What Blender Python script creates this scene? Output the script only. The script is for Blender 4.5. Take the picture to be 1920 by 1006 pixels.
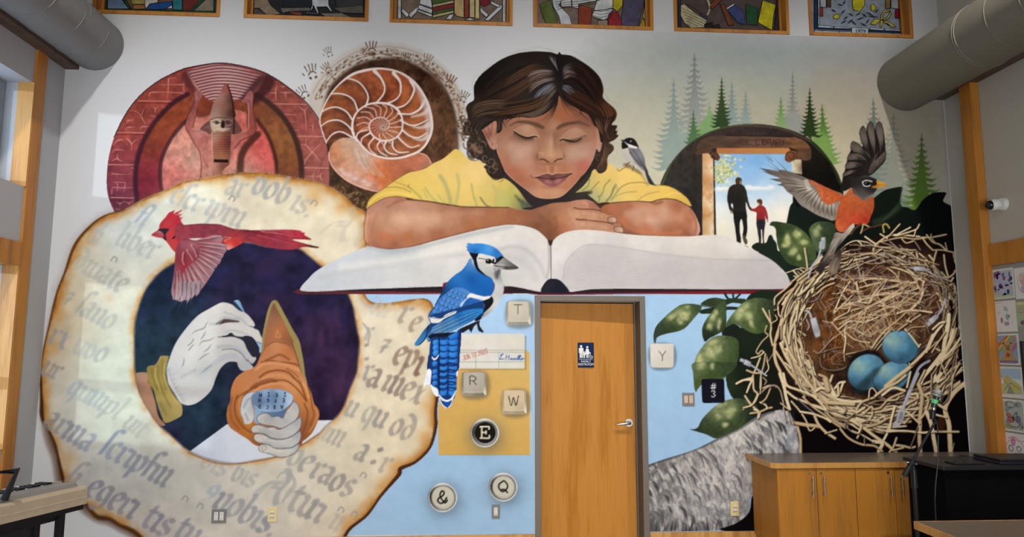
# Community room with a hand-painted end wall. Metres; the eye point is above x=0, y=0, the painted wall is at y=6.1, the floor at z=0.
import bpy, bmesh, math, random
import numpy as np
from mathutils import Vector, Matrix

for o in list(bpy.data.objects):
    bpy.data.objects.remove(o)
SC_ = bpy.context.scene
COL = SC_.collection
PI = math.pi
# ---------------------------------------------------------------- camera
EYE = np.array([0.0, 0.0, 1.685])
F_PX = 1280.0
YAW, PITCH, ROLL = math.radians(3.498), math.radians(6.7125), math.radians(.125)
Fv = np.array([math.sin(YAW) * math.cos(PITCH), math.cos(YAW) * math.cos(PITCH), math.sin(PITCH)])
R_ = np.array([math.cos(YAW), -math.sin(YAW), 0.0]); U_ = np.cross(R_, Fv)
Rv = R_ * math.cos(ROLL) + U_ * math.sin(ROLL); Uv = -R_ * math.sin(ROLL) + U_ * math.cos(ROLL)
cd = bpy.data.cameras.new('camera'); cam = bpy.data.objects.new('camera', cd); COL.objects.link(cam)
cd.sensor_width = 36.0; cd.lens = 36.0 * F_PX / 1920; cd.clip_start = .05
m4 = Matrix(((Rv[0], Uv[0], -Fv[0], 0), (Rv[1], Uv[1], -Fv[1], 0), (Rv[2], Uv[2], -Fv[2], EYE[2]), (0, 0, 0, 1)))
cam.matrix_world = m4
SC_.camera = cam
# ---------------------------------------------------------------- sky, lamps, exposure
wd = bpy.data.worlds.new('sky'); SC_.world = wd; wd.use_nodes = True
bg = wd.node_tree.nodes['Background']
bg.inputs[0].default_value = (.62, .78, 1.0, 1); bg.inputs[1].default_value = 3.2


def area(name, loc, aim, sx, sy, e, col, spread=0):
    l = bpy.data.lights.new(name, 'AREA'); l.shape = 'RECTANGLE'; l.size = sx; l.size_y = sy; l.energy = e; l.color = col
    o = bpy.data.objects.new(name, l); COL.objects.link(o); o.location = loc
    o.rotation_euler = (Vector(aim) - Vector(loc)).to_track_quat('-Z', 'Y').to_euler()
    if spread: l.spread = math.radians(spread)
    return o


area('rear_fill_light', (.2, -2.9, 1.3), (.2, 6.1, .5), 7.6, 2.2, 225, (.97, .985, 1.0), 112)  # added fill light behind the camera, brightening the lower wall
area('overhead_fill_light', (.4, -.4, 5.85), (.4, 2.2, 0), 3.0, 1.4, 45, (1.0, .96, .9))  # added soft fill for the top and sides of the wall
for sx_, se in ((-2.3, 560), (.75, 480), (3.5, 600)):  # middle spot throws the door-head shadow; outer pair added as fill
    pl_ = bpy.data.lights.new('key_and_fill_spot', 'SPOT'); pl_.energy = se; pl_.spot_size = math.radians(96); pl_.spot_blend = 1.0; pl_.shadow_soft_size = .05; pl_.color = (1.0, .97, .93)
    po = bpy.data.objects.new('key_and_fill_spot', pl_); COL.objects.link(po); po.location = (sx_, 2.8, 5.7)
    po.rotation_euler = (Vector((sx_ * 1.05, 6.1, .7)) - Vector(po.location)).to_track_quat('-Z', 'Y').to_euler()
sl = bpy.data.lights.new('window_patch_sun', 'SUN'); sl.energy = 1.5; sl.angle = .03; sl.color = (.93, 1.0, .93)  # added sun; stands in for window light reflected onto the wall
so = bpy.data.objects.new('window_patch_sun', sl); COL.objects.link(so); so.rotation_euler = Vector((.57, .81, -.045)).to_track_quat('-Z', 'Y').to_euler()
SC_.view_settings.view_transform = 'Standard'; SC_.view_settings.look = 'None'
SC_.view_settings.gamma = 1.0; SC_.view_settings.use_curve_mapping = False
SC_.view_settings.exposure = -.16
SC_.cycles.max_bounces = 8; SC_.cycles.diffuse_bounces = 4


def photo_pt(u, v, y=6.1):
    """where a point measured on the 1920x1006 photograph lies on the upright plane at depth y"""
    d = Fv + Rv * (u - 960) / F_PX - Uv * (v - 503) / F_PX
    return d[0] / d[1] * y, EYE[2] + d[2] / d[1] * y


def photo_uv(x, z, y=6.1):
    """the reverse: measured position of wall point x, z"""
    px, py, pz = x - EYE[0], y - EYE[1], z - EYE[2]
    k = px * Fv[0] + py * Fv[1] + pz * Fv[2]
    return 960 + F_PX * (px * Rv[0] + py * Rv[1] + pz * Rv[2]) / k, 503 - F_PX * (px * Uv[0] + py * Uv[1] + pz * Uv[2]) / k


# ---------------------------------------------------------------- helpers
def lin(c):
    c = np.array([int(c[i:i + 2], 16) / 255 for i in (0, 2, 4)]) if isinstance(c, str) else np.array(c, float)
    return np.where(c <= .04045, c / 12.92, ((c + .055) / 1.055) ** 2.4)


MATS = {}


def mat(name, col, rough=.6, metal=0.0, bump=0.0, bscale=60.0, var=.06, spec=.35, kind=None, col2=None):
    if name in MATS:
        return MATS[name]
    m = bpy.data.materials.new(name); m.use_nodes = True
    t = m.node_tree; N = t.nodes; L = t.links; b = N['Principled BSDF']
    b.inputs['Roughness'].default_value = rough; b.inputs['Metallic'].default_value = metal
    b.inputs['Specular IOR Level'].default_value = spec
    tc = N.new('ShaderNodeTexCoord')
    c1 = tuple(lin(col)) + (1,)
    if kind == 'wood':          # plain-sliced veneer: long vertical grain with cathedral arches
        mp = N.new('ShaderNodeMapping'); mp.inputs['Scale'].default_value = (1, 1, .09); L.new(tc.outputs['Object'], mp.inputs[0])
        n1 = N.new('ShaderNodeTexNoise'); n1.inputs['Scale'].default_value = 5.5; n1.inputs['Detail'].default_value = 2; L.new(mp.outputs[0], n1.inputs[0])
        ml = N.new('ShaderNodeMath'); ml.operation = 'MULTIPLY'; ml.inputs[1].default_value = 16; L.new(n1.outputs[0], ml.inputs[0])
        sn = N.new('ShaderNodeMath'); sn.operation = 'SINE'; L.new(ml.outputs[0], sn.inputs[0])
        mp2 = N.new('ShaderNodeMapping'); mp2.inputs['Scale'].default_value = (1, 1, .03); L.new(tc.outputs['Object'], mp2.inputs[0])
        n2 = N.new('ShaderNodeTexNoise'); n2.inputs['Scale'].default_value = 120; n2.inputs['Detail'].default_value = 3; L.new(mp2.outputs[0], n2.inputs[0])
        ad = N.new('ShaderNodeMath'); ad.operation = 'MULTIPLY_ADD'; ad.inputs[1].default_value = .16; L.new(sn.outputs[0], ad.inputs[0]); L.new(n2.outputs[0], ad.inputs[2])
        f = ad.outputs[0]
        lo = tuple(lin(col2) if col2 else lin(col) * .62) + (1,)
    else:
        n1 = N.new('ShaderNodeTexNoise'); n1.inputs['Scale'].default_value = bscale * .25; n1.inputs['Detail'].default_value = 4; L.new(tc.outputs['Object'], n1.inputs[0])
        f = n1.outputs[0]
        lo = tuple(lin(col2) if col2 else lin(col) * (1 - var * 2)) + (1,)
    r = N.new('ShaderNodeValToRGB'); r.color_ramp.elements[0].color = lo; r.color_ramp.elements[1].color = c1
    r.color_ramp.elements[0].position = .3; r.color_ramp.elements[1].position = .62
    L.new(f, r.inputs[0]); L.new(r.outputs[0], b.inputs['Base Color'])
    if bump:
        n3 = N.new('ShaderNodeTexNoise'); n3.inputs['Scale'].default_value = bscale; L.new(tc.outputs['Object'], n3.inputs[0])
        bp = N.new('ShaderNodeBump'); bp.inputs['Strength'].default_value = bump; bp.inputs['Distance'].default_value = .004; L.new(n3.outputs[0], bp.inputs['Height']); L.new(bp.outputs[0], b.inputs['Normal'])
    MATS[name] = m
    return m


def link(name, me, parent=None, m=None):
    o = bpy.data.objects.new(name, me); COL.objects.link(o)
    if parent is not None:
        o.parent = parent
        o.matrix_parent_inverse = Matrix() if parent.parent else Matrix.Translation(-Vector(parent.location))
    if m is not None:
        me.materials.append(m)
    return o


def thing(name, label, cat, loc=(0, 0, 0), group=None):
    o = bpy.data.objects.new(name, None); COL.objects.link(o); o.location = loc; o.empty_display_size = .1
    o['label'] = label; o['category'] = cat
    if group: o['group'] = group
    return o


class G:
    """collects shapes given in world metres; .make links them as one mesh object"""
    def __init__(s): s.b = bmesh.new()

    def box(s, x0, x1, y0, y1, z0, z1, bev=0.0, rot=None):
        r = bmesh.ops.create_cube(s.b, size=1.0)
        vs = r['verts']
        bmesh.ops.scale(s.b, vec=(abs(x1 - x0), abs(y1 - y0), abs(z1 - z0)), verts=vs)
        if bev:
            es = list({e for v in vs for e in v.link_edges})
            q = bmesh.ops.bevel(s.b, geom=es, offset=bev, segments=2, affect='EDGES', profile=.6)
            vs = list({v for f in q['faces'] for v in f.verts} | {v for v in vs if v.is_valid})
        if rot is not None:
            bmesh.ops.rotate(s.b, cent=(0, 0, 0), matrix=rot, verts=vs)
        bmesh.ops.translate(s.b, vec=((x0 + x1) / 2, (y0 + y1) / 2, (z0 + z1) / 2), verts=vs)
        return s

    def rod(s, p, q, r, r2=None, n=16, caps=True):
        p, q = Vector(p), Vector(q); d = q - p
        k = bmesh.ops.create_cone(s.b, cap_ends=caps, segments=n, radius1=r, radius2=r if r2 is None else r2, depth=d.length)
        M = Matrix.Translation((p + q) / 2) @ d.to_track_quat('Z', 'Y').to_matrix().to_4x4()
        bmesh.ops.transform(s.b, matrix=M, verts=k['verts'])
        return s

    def ball(s, c, r, sc=(1, 1, 1), n=20):
        k = bmesh.ops.create_uvsphere(s.b, u_segments=n, v_segments=n // 2, radius=r)
        bmesh.ops.scale(s.b, vec=sc, verts=k['verts']); bmesh.ops.translate(s.b, vec=c, verts=k['verts'])
        return s

    def tube(s, pts, r, n=8):
        P = [Vector(p) for p in pts]; prev = None
        t0 = (P[1] - P[0]).normalized(); up = Vector((0, 0, 1)) if abs(t0.z) < .9 else Vector((1, 0, 0))
        for i, p in enumerate(P):
            t = ((P[min(i + 1, len(P) - 1)] - P[max(i - 1, 0)])).normalized()
            a = t.cross(up).normalized(); b = a.cross(t)
            rr = r[i] if isinstance(r, (list, tuple)) else r
            ring = [s.b.verts.new(p + a * math.cos(2 * PI * k / n) * rr + b * math.sin(2 * PI * k / n) * rr) for k in range(n)]
            if prev:
                for k in range(n):
                    s.b.faces.new((prev[k], prev[(k + 1) % n], ring[(k + 1) % n], ring[k]))
            else:
                s.b.faces.new(ring[::-1])
            prev = ring
        s.b.faces.new(prev)
        return s

    def prism(s, pts, v):
        """polygon pts (3-D, coplanar) pushed along v"""
        a = [s.b.verts.new(p) for p in pts]; v = Vector(v)
        c = [s.b.verts.new(Vector(p) + v) for p in pts]
        s.b.faces.new(a); s.b.faces.new(c[::-1])
        for i in range(len(a)):
            s.b.faces.new((a[i], c[i], c[(i + 1) % len(a)], a[(i + 1) % len(a)]))
        return s

    def make(s, name, m, parent=None, smooth=False, kind=None):
        bmesh.ops.recalc_face_normals(s.b, faces=s.b.faces)
        me = bpy.data.meshes.new(name); s.b.to_mesh(me); s.b.free()
        o = link(name, me, parent, m)
        if smooth:
            for p in me.polygons: p.use_smooth = True
            me.set_sharp_from_angle(angle=math.radians(35))
        if kind: o['kind'] = kind
        return o


def structure(name):
    o = bpy.data.objects.new(name, None); COL.objects.link(o); o['kind'] = 'structure'
    return o

# ---------------------------------------------------------------- the room
YW, XL, XR, ZT = 6.1,-3.64,4.555,6.0
WALLC = (.765,.762,.768)
wallp = mat('painted_plaster', WALLC, .6, bump=.05, bscale=220, var=.005, spec=.02)
wallg = mat('grey_plaster','a9a9ad',.6, bump=.05, bscale=220, var=.01, spec=.3)
oak = mat('honey_oak','b5772f',.42, kind='wood', col2='96602a', bump=.02)
oakp = mat('pale_oak','c08c4a',.45, kind='wood', col2='a06c34', bump=.02)
doorw = mat('door_veneer','b57a34',.4, kind='wood', col2='a4661f', spec=.12)
taupe = mat('taupe_metal','665d52',.45, spec=.4, var=.02)
dkbeam = mat('dark_beam','5d4a3f',.6, kind='wood', col2='4a3a32')
G().box(XL - .3, XR + .3,-3.3, YW + .2,-.12,0).make('floor', mat('grey_carpet','a39e96',.95, bump=.4, bscale=400, var=.12), kind='structure')
G().box(XL - .3, XR + .3,-3.3, YW + .4, ZT, ZT + .1).make('ceiling', mat('white_ceiling','d0cec8',.8, bump=.1), kind='structure')
G().box(XL - .3, XR + .3,-3.3,-3.2,0, ZT).make('wall_front', wallg, kind='structure')
# painted end wall: one slab with the door and window openings left out
WIN = [(-3.445,-2.317),(-2.101,-.969),(-.773,.373),(.567,1.717),(1.917,3.048),(3.247,4.288)]
ZW0, ZW1 = 4.697,5.62
DX0, DX1, DZ = .628,1.531,2.115
w = G()
w.box(XL - .3, DX0, YW, YW + .2,0, ZW0).box(DX1, XR + .3, YW, YW + .2,0, ZW0).box(DX0, DX1, YW, YW + .2, DZ, ZW0)
xs = [XL - .3] + [v for p in WIN for v in p] + [XR + .3]
for i in range(0, len(xs),2):
 w.box(xs[i], xs[i + 1], YW, YW + .2, ZW0, ZW1)
w.box(XL - .3, XR + .3, YW, YW + .2, ZW1, ZT)
w.make('wall_back', wallp, kind='structure')
# left wall: two window openings nearer than the post, a wall strip behind it
YP0, YP1 = 5.69,5.82
w = G()
w.box(XL - .3, XL, YP0, YW, 0, ZT)
for z0, z1 in ((0,.9),(2.35,2.99),(3.87, ZT)):
 w.box(XL - .3, XL, 3.6, YP0, z0, z1)
w.box(XL - .3, XL, -3.2,3.6,0, ZT)
w.make('wall_left', wallg, kind='structure')
G().box(XL - .005, XL + .018, YP0, YP1,0,4.6,.003).make('trim_1', oak, kind='structure')
G().box(XL - .11, XL + .016, YP0 - .015, YP0,.9,2.35).box(XL - .11, XL + .016, YP0 - .015, YP0,2.99,3.87).make('trim_2', oakp, kind='structure')
G().box(XL - .1, XL + .03,3.6, YP0 - .016,2.34,2.53,.004).make('trim_3', oak, kind='structure')
for n, (z0, z1) in enumerate(((2.99,3.87),(.9,2.35))):
 W_ = structure('window_%d' % (7 + n))
 f = G()
 f.box(XL - .27, XL - .21,3.6,3.66, z0, z1).box(XL - .27, XL - .21, YP0 - .08, YP0 - .016, z0, z1).box(XL - .27, XL - .21,3.66, YP0 - .08, z0, z0 + .06).box(XL - .27, XL - .21,3.66, YP0 - .08, z1 - .06, z1)
 if n: f.box(XL - .27, XL - .21,3.66, YP0 - .08,1.38,1.47)
 f.make('window_frame', mat('grey_window_frame','8d9aa4',.4), W_)
 gm = bpy.data.materials.new('clear_glass'); gm.use_nodes = True; t = gm.node_tree
 ts = t.nodes.new('ShaderNodeBsdfTransparent'); gl = t.nodes.new('ShaderNodeBsdfGlossy'); gl.inputs[1].default_value = .02; mx = t.nodes.new('ShaderNodeMixShader'); mx.inputs[0].default_value = .06
 ts.inputs[0].default_value = (.93,.97,1,1)
 t.links.new(ts.outputs[0], mx.inputs[1]); t.links.new(gl.outputs[0], mx.inputs[2]); t.links.new(mx.outputs[0], t.nodes['Material Output'].inputs[0])
 G().box(XL - .245, XL - .239,3.66, YP0 - .08, z0 + .06, z1 - .06).make('pane', gm, W_)
# right wall with its post, header rail and pin-up panel
G().box(XR, XR + .3,-3.2, YW, 0, ZT).make('wall_right', mat('warm_grey_plaster','b3ada0',.6, bump=.05, bscale=220, var=.01), kind='structure')
G().box(XR - .08, XR - .002,5.655,5.795,0,4.7,.004).make('trim_4', oak, kind='structure')
G().box(XR - .03, XR - .002,3.4,5.652,2.41,2.6,.004).make('trim_5', oak, kind='structure')
G().box(XR - .006, XR - .001,3.4,5.652,.74,2.409).make('trim_6', mat('sage_pinboard','93938a',.9, bump=.2, bscale=300), kind='structure')
# timber wall plates that run along both side walls under the ducts
G().box(XL + .001, XL + .12,-3.2, YW - .002,4.16,4.34,.004).make('trim_7', dkbeam, kind='structure')
G().box(XR - .12, XR - .001,-3.2, YW - .002,4.08,4.27,.004).make('trim_8', dkbeam, kind='structure')
# oak skirting either side of the door
G().box(XL, .577, YW - .018, YW - .001,0,.1,.003).make('baseboard_left', oakp, kind='structure')
G().box(1.582, XR, YW - .018, YW - .001,0,.1,.003).make('baseboard_right', oakp, kind='structure')
# ---- door
D_ = structure('door_1')
f = G()
f.box(DX0 - .05, DX0, YW - .012, YW + .22,0, DZ + .047,.002).box(DX1, DX1 + .05, YW - .012, YW + .22,0, DZ + .047,.002).box(DX0, DX1, YW - .012, YW + .22, DZ, DZ + .047,.002)
f.box(DX0, DX0 + .012, YW + .1, YW + .22,0, DZ).box(DX1 - .014, DX1, YW + .17, YW + .22,0, DZ)
f.make('door_frame', taupe, D_)
YL = YW + .125
leaf_ang = math.radians(3.0)
dl = structure('door_leaf'); del dl['kind']
dl.parent = D_
dl.location = (DX0 + .014, YL, 0)
lf = G().box(0,.872,0,.044,.012, DZ - .012,.002).make('door_panel', doorw)
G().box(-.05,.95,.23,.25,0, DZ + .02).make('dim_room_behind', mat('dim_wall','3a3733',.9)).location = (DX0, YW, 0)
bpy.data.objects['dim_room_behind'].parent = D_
lf.name = 'door_panel'; lf.parent = dl
h = G().rod((.81,0,1.02),(.81,-.012,1.02),.036, n=28).rod((.81,-.012,1.02),(.81,-.055,1.02),.016, n=20)
h.tube([(.812,-.05,1.02),(.79,-.058,1.02),(.76,-.06,1.018),(.715,-.056,1.012),(.69,-.048,1.008)],[.014,.014,.0125,.0105,.008],12)
steel = mat('satin_steel','b8b6b2',.28,1.0, var=.02)
h.make('lever_handle', steel, dl, True)
h2 = bpy.data.objects['lever_handle']; h2.matrix_parent_inverse = Matrix()
lf.matrix_parent_inverse = Matrix()
dl.rotation_euler = (0,0, leaf_ang)
dl.matrix_parent_inverse = Matrix()


def textmesh(txt, size, align='CENTER', depth=.0012):
 c = bpy.data.curves.new('lettering','FONT'); c.body = txt; c.size = size; c.align_x = align; c.align_y = 'CENTER'; c.extrude = depth; c.resolution_u = 3
 o = bpy.data.objects.new('lettering_tmp', c); COL.objects.link(o)
 dg = bpy.context.evaluated_depsgraph_get()
 me = bpy.data.meshes.new_from_object(o.evaluated_get(dg)); bpy.data.objects.remove(o)
 return me


# restroom sign stuck to the door
sg = thing('restroom_sign','navy blue family restroom sign with white figures on the wooden door','sign',(1.06, YL + .012,1.52))
navy = mat('navy_plastic','0c2145',.5, var=.02, spec=.1); whp = mat('white_plastic','d8d8d4',.4, var=.02)
sy = YL + math.tan(leaf_ang) * .41
sgp = G().box(.985,1.134, sy - .009, sy - .003,1.518,1.744,.004).make('sign_plate', navy, sg)
def disc(g, x, z, r, y, t=.002, n=20): g.rod((x, y, z),(x, y - t, z), r, n=n)
def figs(cx, z0, s, skirt):
 g = G(); y = sy - .009
 disc(g, cx, z0 + .122 * s, .0125 * s, y)
 sh = .026 * s
 if skirt: pts = [(-.5,.104),(.5,.104),(1.05,.055),(.75,.05),(.55,.08),(.9,.04),(.45,.04),(.45,0),(.08,0),(.08,.038),(-.08,.038),(-.08,0),(-.45,0),(-.45,.04),(-.9,.04),(-.55,.08),(-.75,.05),(-1.05,.055)]
 else: pts = [(-.75,.106),(.75,.106),(.95,.095),(.95,.052),(.7,.052),(.7,.085),(.6,.085),(.6,0),(.08,0),(.08,.05),(-.08,.05),(-.08,0),(-.6,0),(-.6,.085),(-.7,.085),(-.7,.052),(-.95,.052),(-.95,.095)]
 g.prism([(cx + a * sh, y, z0 + b * s) for a, b in pts],(0,-.002,0))
 g.make('pictogram', whp, sg)


figs(1.016,1.605,.86, False); figs(1.073,1.605,.80, True); figs(1.044,1.605,.44, False)
g = G(); y = sy - .009
g.tube([(1.104 + .014 * math.cos(a), y - .001,1.619 + .014 * math.sin(a)) for a in np.linspace(PI * .75, PI * 2.15,14)],.0025,6)
g.tube([(1.1, y - .001,1.645),(1.101, y - .001,1.622),(1.114, y - .001,1.622),(1.121, y - .001,1.608),(1.127, y - .001,1.61)],.003,6); disc(g, 1.099,1.651,.005, y)
g.make('pictogram', whp, sg)
G().box(.996,1.122, sy - .011, sy - .009,1.592,1.595).make('rule', whp, sg)
for tx, z, s in (('FAMILY',1.572,.028),('RESTROOM',1.546,.028)):
 me = textmesh(tx, s, depth=.0008)
 o = link('lettering', me, sg, whp); o.matrix_parent_inverse = Matrix()
 o.location = (1.0595 - 1.06, sy - .0105 - (YL + .012), z - 1.52); o.rotation_euler = (PI / 2,0,0)
# ---- six stained-glass windows high in the painted wall
lead = mat('lead_came','15171a',.5,.4)
GLM = {}


def glass(c):
 if c in GLM: return GLM[c]
 m = bpy.data.materials.new('stained_glass'); m.use_nodes = True; t = m.node_tree; N = t.nodes; L = t.links
 b = N['Principled BSDF']; b.inputs['Roughness'].default_value = .12
 tc = N.new('ShaderNodeTexCoord'); n = N.new('ShaderNodeTexNoise'); n.inputs['Scale'].default_value = 14; n.inputs['Detail'].default_value = 3; L.new(tc.outputs['Object'], n.inputs[0])
 r = N.new('ShaderNodeValToRGB'); cc = lin(c); r.color_ramp.elements[0].color = tuple(cc * .7) + (1,); r.color_ramp.elements[1].color = tuple(np.minimum(1, cc * 1.15)) + (1,); r.color_ramp.elements[0].position = .3; r.color_ramp.elements[1].position = .7
 L.new(n.outputs[0], r.inputs[0]); L.new(r.outputs[0], b.inputs['Base Color'])
 tr = N.new('ShaderNodeBsdfTranslucent'); L.new(r.outputs[0], tr.inputs[0]); mx = N.new('ShaderNodeMixShader'); mx.inputs[0].default_value = .12
 L.new(b.outputs[0], mx.inputs[1]); L.new(tr.outputs[0], mx.inputs[2]); L.new(mx.outputs[0], N['Material Output'].inputs[0])
 GLM[c] = m
 return m


YG = YW + .105
CRO = [(0,0),(480,0),(480,0),(960,0),(960,0),(1440,0)]
BGC = ['7a5a40','23262c','7d6a5c','7d6a5c','574a46','9aa3b0']
PN = [
 [('6f86a8',[(805,-60),(890,-30),(965,66),(805,66)]),('8d8272',[(1560,-20),(1600,-40),(1600,82),(1450,82)]),('a89a58',[(965,-60),(1085,-60),(1085,32),(990,32)]),('a06c3c',[(995,36),(1085,36),(1095,68),(1000,68)]),('c9c4b8',[(1090,-60),(1200,-60),(1180,20),(1120,30),(1095,66),(1082,50)]),('1f4f94',[(1105,60),(1130,30),(1290,10),(1285,40),(1240,70),(1110,70)]),('d0ccc4',[(1240,64),(1290,40),(1290,64)]),('2f7c84',[(1294,-60),(1365,-60),(1365,76),(1294,72)]),('70302a',[(1368,-60),(1500,-60),(1470,40),(1430,84),(1368,78)]),
  ('1e4a34',[(785,66),(1600,84),(1620,102),(785,78)]),('1e4a34',[(785,-60),(806,-60),(806,66),(785,66)]),('1e4a34',[(1602,-60),(1622,-60),(1622,100),(1602,84)]),('1e4a34',[(880,-60),(905,-60),(985,64),(965,66)]),('1e4a34',[(1545,-40),(1575,-40),(1445,82),(1420,82)])],
 [('8a7c68',[(-90,-60),(60,-60),(110,40),(190,110),(90,120),(20,60),(-90,60)]),('4f4a44',[(-90,62),(20,66),(90,122),(-60,126)]),('1d222c',[(200,-60),(420,-60),(420,50),(200,55)]),('6b675f',[(180,60),(400,55),(420,80),(250,84),(200,100)]),('8a3a34',[(240,84),(350,92),(330,122),(270,104)]),('c9ced4',[(418,-60),(540,-60),(545,40),(570,84),(560,86),(530,50),(455,52),(470,98),(460,100),(430,40),(418,80),(412,80)]),('5a564e',[(575,60),(700,50),(800,40),(805,100),(640,95)]),('34333a',[(590,-60),(805,-60),(805,38),(600,56)]),('4b4658',[(375,86),(470,100),(470,110),(375,104)]),('7d766a',[(480,100),(640,98),(720,132),(520,126)]),('282420',[(-60,128),(200,104),(500,128),(-60,124)])],
 [('c8ccd0',[(1062,140),(1340,148),(1340,158),(1062,152)]),('c8ccd0',[(1345,148),(1600,158),(1600,168),(1345,158)]),('c8ccd0',[(1604,158),(1868,168),(1868,178),(1604,168)]),('c8ccd0',[(1062,-60),(1086,-60),(1086,138),(1062,138)]),('c8ccd0',[(1846,-60),(1868,-60),(1868,165),(1846,164)]),('d4d6d8',[(1095,60),(1150,110),(1130,130),(1090,90)]),('d4d6d8',[(1140,110),(1210,50),(1222,70),(1160,135)]),('cfd2d4',[(1205,70),(1320,110),(1315,128),(1205,84)]),('cfd2d4',[(1220,36),(1320,72),(1318,104),(1212,66)]),('cfd2d4',[(1240,-60),(1300,-60),(1320,60),(1224,30)]),('4a5c30',[(1322,-60),(1480,-60),(1480,0),(1322,34)]),('c8b878',[(1322,36),(1480,4),(1480,20),(1322,54)]),('7c2424',[(1322,56),(1480,24),(1480,56),(1322,88)]),('4a5c30',[(1322,90),(1480,60),(1480,76),(1322,112)]),('c8b878',[(1322,114),(1480,80),(1480,96),(1322,134)]),
  ('c4a872',[(1484,-60),(1556,-60),(1556,132),(1500,120),(1484,100)]),('8a4030',[(1560,-60),(1594,-60),(1594,130),(1560,134)]),('c8b680',[(1598,-60),(1636,-60),(1636,132),(1598,130)]),('c8b680',[(1640,-60),(1672,-60),(1672,142),(1640,138)]),('7a1c28',[(1676,-60),(1750,-60),(1750,30),(1710,48),(1676,36)]),('d2d4d6',[(1676,52),(1740,110),(1725,130),(1680,90)]),('d2d4d6',[(1712,150),(1836,30),(1842,60),(1740,156)]),('d2d4d6',[(1760,10),(1830,44),(1820,60),(1755,26)]),('d2d4d6',[(1420,146),(1450,110),(1482,106),(1460,146)]),('d2d4d6',[(1560,150),(1600,134),(1640,154)])],
 [('5a6a30',[(206,34),(280,0),(300,40),(340,150),(330,188),(260,188),(230,120)]),('c9ced2',[(290,-60),(420,-60),(350,40),(370,60),(430,120),(452,198),(368,196),(350,120),(310,50)]),('d2d4d4',[(360,-10),(440,-60),(445,50),(370,52)]),('d2d4d4',[(449,-60),(640,-60),(630,8),(500,30),(500,66),(449,52)]),('d2d4d4',[(634,10),(755,-40),(755,60),(700,70),(612,80)]),('d2d4d4',[(610,84),(755,64),(735,120),(690,152),(598,120)]),('8a3a26',[(498,34),(600,62),(588,200),(495,198)]),('c0b020',[(758,-60),(830,-60),(828,40),(790,86),(756,60)]),('94222c',[(722,110),(750,84),(790,90),(812,140),(832,206),(722,204)]),('4e4a64',[(836,0),(860,-60),(990,-60),(985,40),(940,210),(820,205),(816,150)]),('b89a5c',[(988,60),(1000,0),(998,150),(978,130)]),('a8902c',[(945,210),(975,140),(1000,160),(1000,214)]),('9a8474',[(640,154),(716,150),(716,204),(640,202)])],
 [('2a2e48',[(1246,-60),(1266,-60),(1262,40),(1268,204),(1246,206)]),('c9bf96',[(1262,40),(1290,30),(1360,90),(1460,150),(1440,206),(1340,208),(1290,170),(1258,110)]),('4f3a34',[(1290,30),(1330,40),(1400,80),(1450,130),(1460,148),(1360,88)]),('2a4470',[(1410,100),(1462,130),(1455,150),(1420,130)]),('7a4026',[(1470,40),(1540,-20),(1590,-20),(1500,70)]),('7a4026',[(1556,30),(1590,30),(1660,186),(1620,192)]),('d0d2d4',[(1600,62),(1660,26),(1668,36),(1612,72)]),('3f4a80',[(1612,74),(1670,38),(1730,80),(1748,186),(1690,170)]),('1f5434',[(1748,44),(1750,30),(1840,60),(1836,190),(1760,182)]),('d0c41c',[(1842,160),(1876,4),(1975,36),(1960,100),(1945,226),(1846,170)]),('34303a',[(1980,-60),(2002,-60),(2002,226),(1960,226),(1975,110)]),('2c2830',[(1246,206),(1900,228),(1900,238),(1246,216)]),('221a1a',[(1440,180),(1500,165),(1500,200),(1440,206)]),('3a1c1c',[(1504,190),(1550,180),(1560,208),(1504,210)])],
 [('1c3858',[(345,-60),(370,-60),(372,200),(358,222),(345,218)]),('1c3858',[(1000,-60),(1018,-60),(1018,236),(1000,232)]),('1c3858',[(372,206),(620,216),(620,228),(372,218)]),('1c3858',[(756,222),(1000,234),(1000,246),(756,236)]),('d8e6f2',[(374,190),(490,198),(490,212),(374,204)]),('d8e6f2',[(494,198),(612,206),(612,218),(494,212)]),('c4d0da',[(626,206),(752,212),(752,262),(626,254)]),('d8e6f2',[(764,208),(868,216),(868,228),(764,220)]),('d8e6f2',[(874,216),(990,222),(990,234),(874,230)]),('d0dce6',[(374,-60),(386,-60),(386,186),(374,188)]),('d0dce6',[(984,-60),(998,-60),(998,218),(984,218)]),('c0cbd6',[(345,228),(530,236),(530,250),(345,244)]),('c0cbd6',[(534,236),(622,240),(622,254),(534,250)]),('c0cbd6',[(756,244),(930,250),(930,262),(756,258)]),('c0cbd6',[(934,250),(1040,254),(1040,264),(934,262)]),
  ('a03430',[(380,58),(410,58),(410,122),(380,120)]),('98182c',[(952,72),(984,74),(984,138),(952,136)]),('5a4434',[(438,-60),(470,-60),(470,54),(438,52)]),('96783c',[(878,-60),(914,-60),(914,66),(878,64)]),('d0c62c',[(632,-40),(720,-40),(722,40),(690,84),(640,76),(630,30)]),('d0c62c',[(768,40),(790,30),(806,64),(790,84),(770,76)]),('d0c62c',[(486,120),(520,104),(540,120),(520,144),(492,138)]),('c9bc4a',[(840,150),(848,104),(872,76),(910,78),(908,90),(876,92),(860,112),(856,148)]),('c9bc4a',[(858,150),(890,128),(908,100),(914,78),(922,100),(906,136),(872,152)]),('c9bc4a',[(764,178),(800,140),(850,150),(800,188)]),('c9bc4a',[(858,154),(900,160),(960,200),(930,204),(880,176)]),('c9bc4a',[(840,150),(862,154),(850,204),(838,200)]),('b8bec6',[(390,-60),(434,-60),(434,56),(414,56),(390,50)]),('b4bac2',[(920,-60),(980,-60),(980,68),(920,60)])]]
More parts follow.
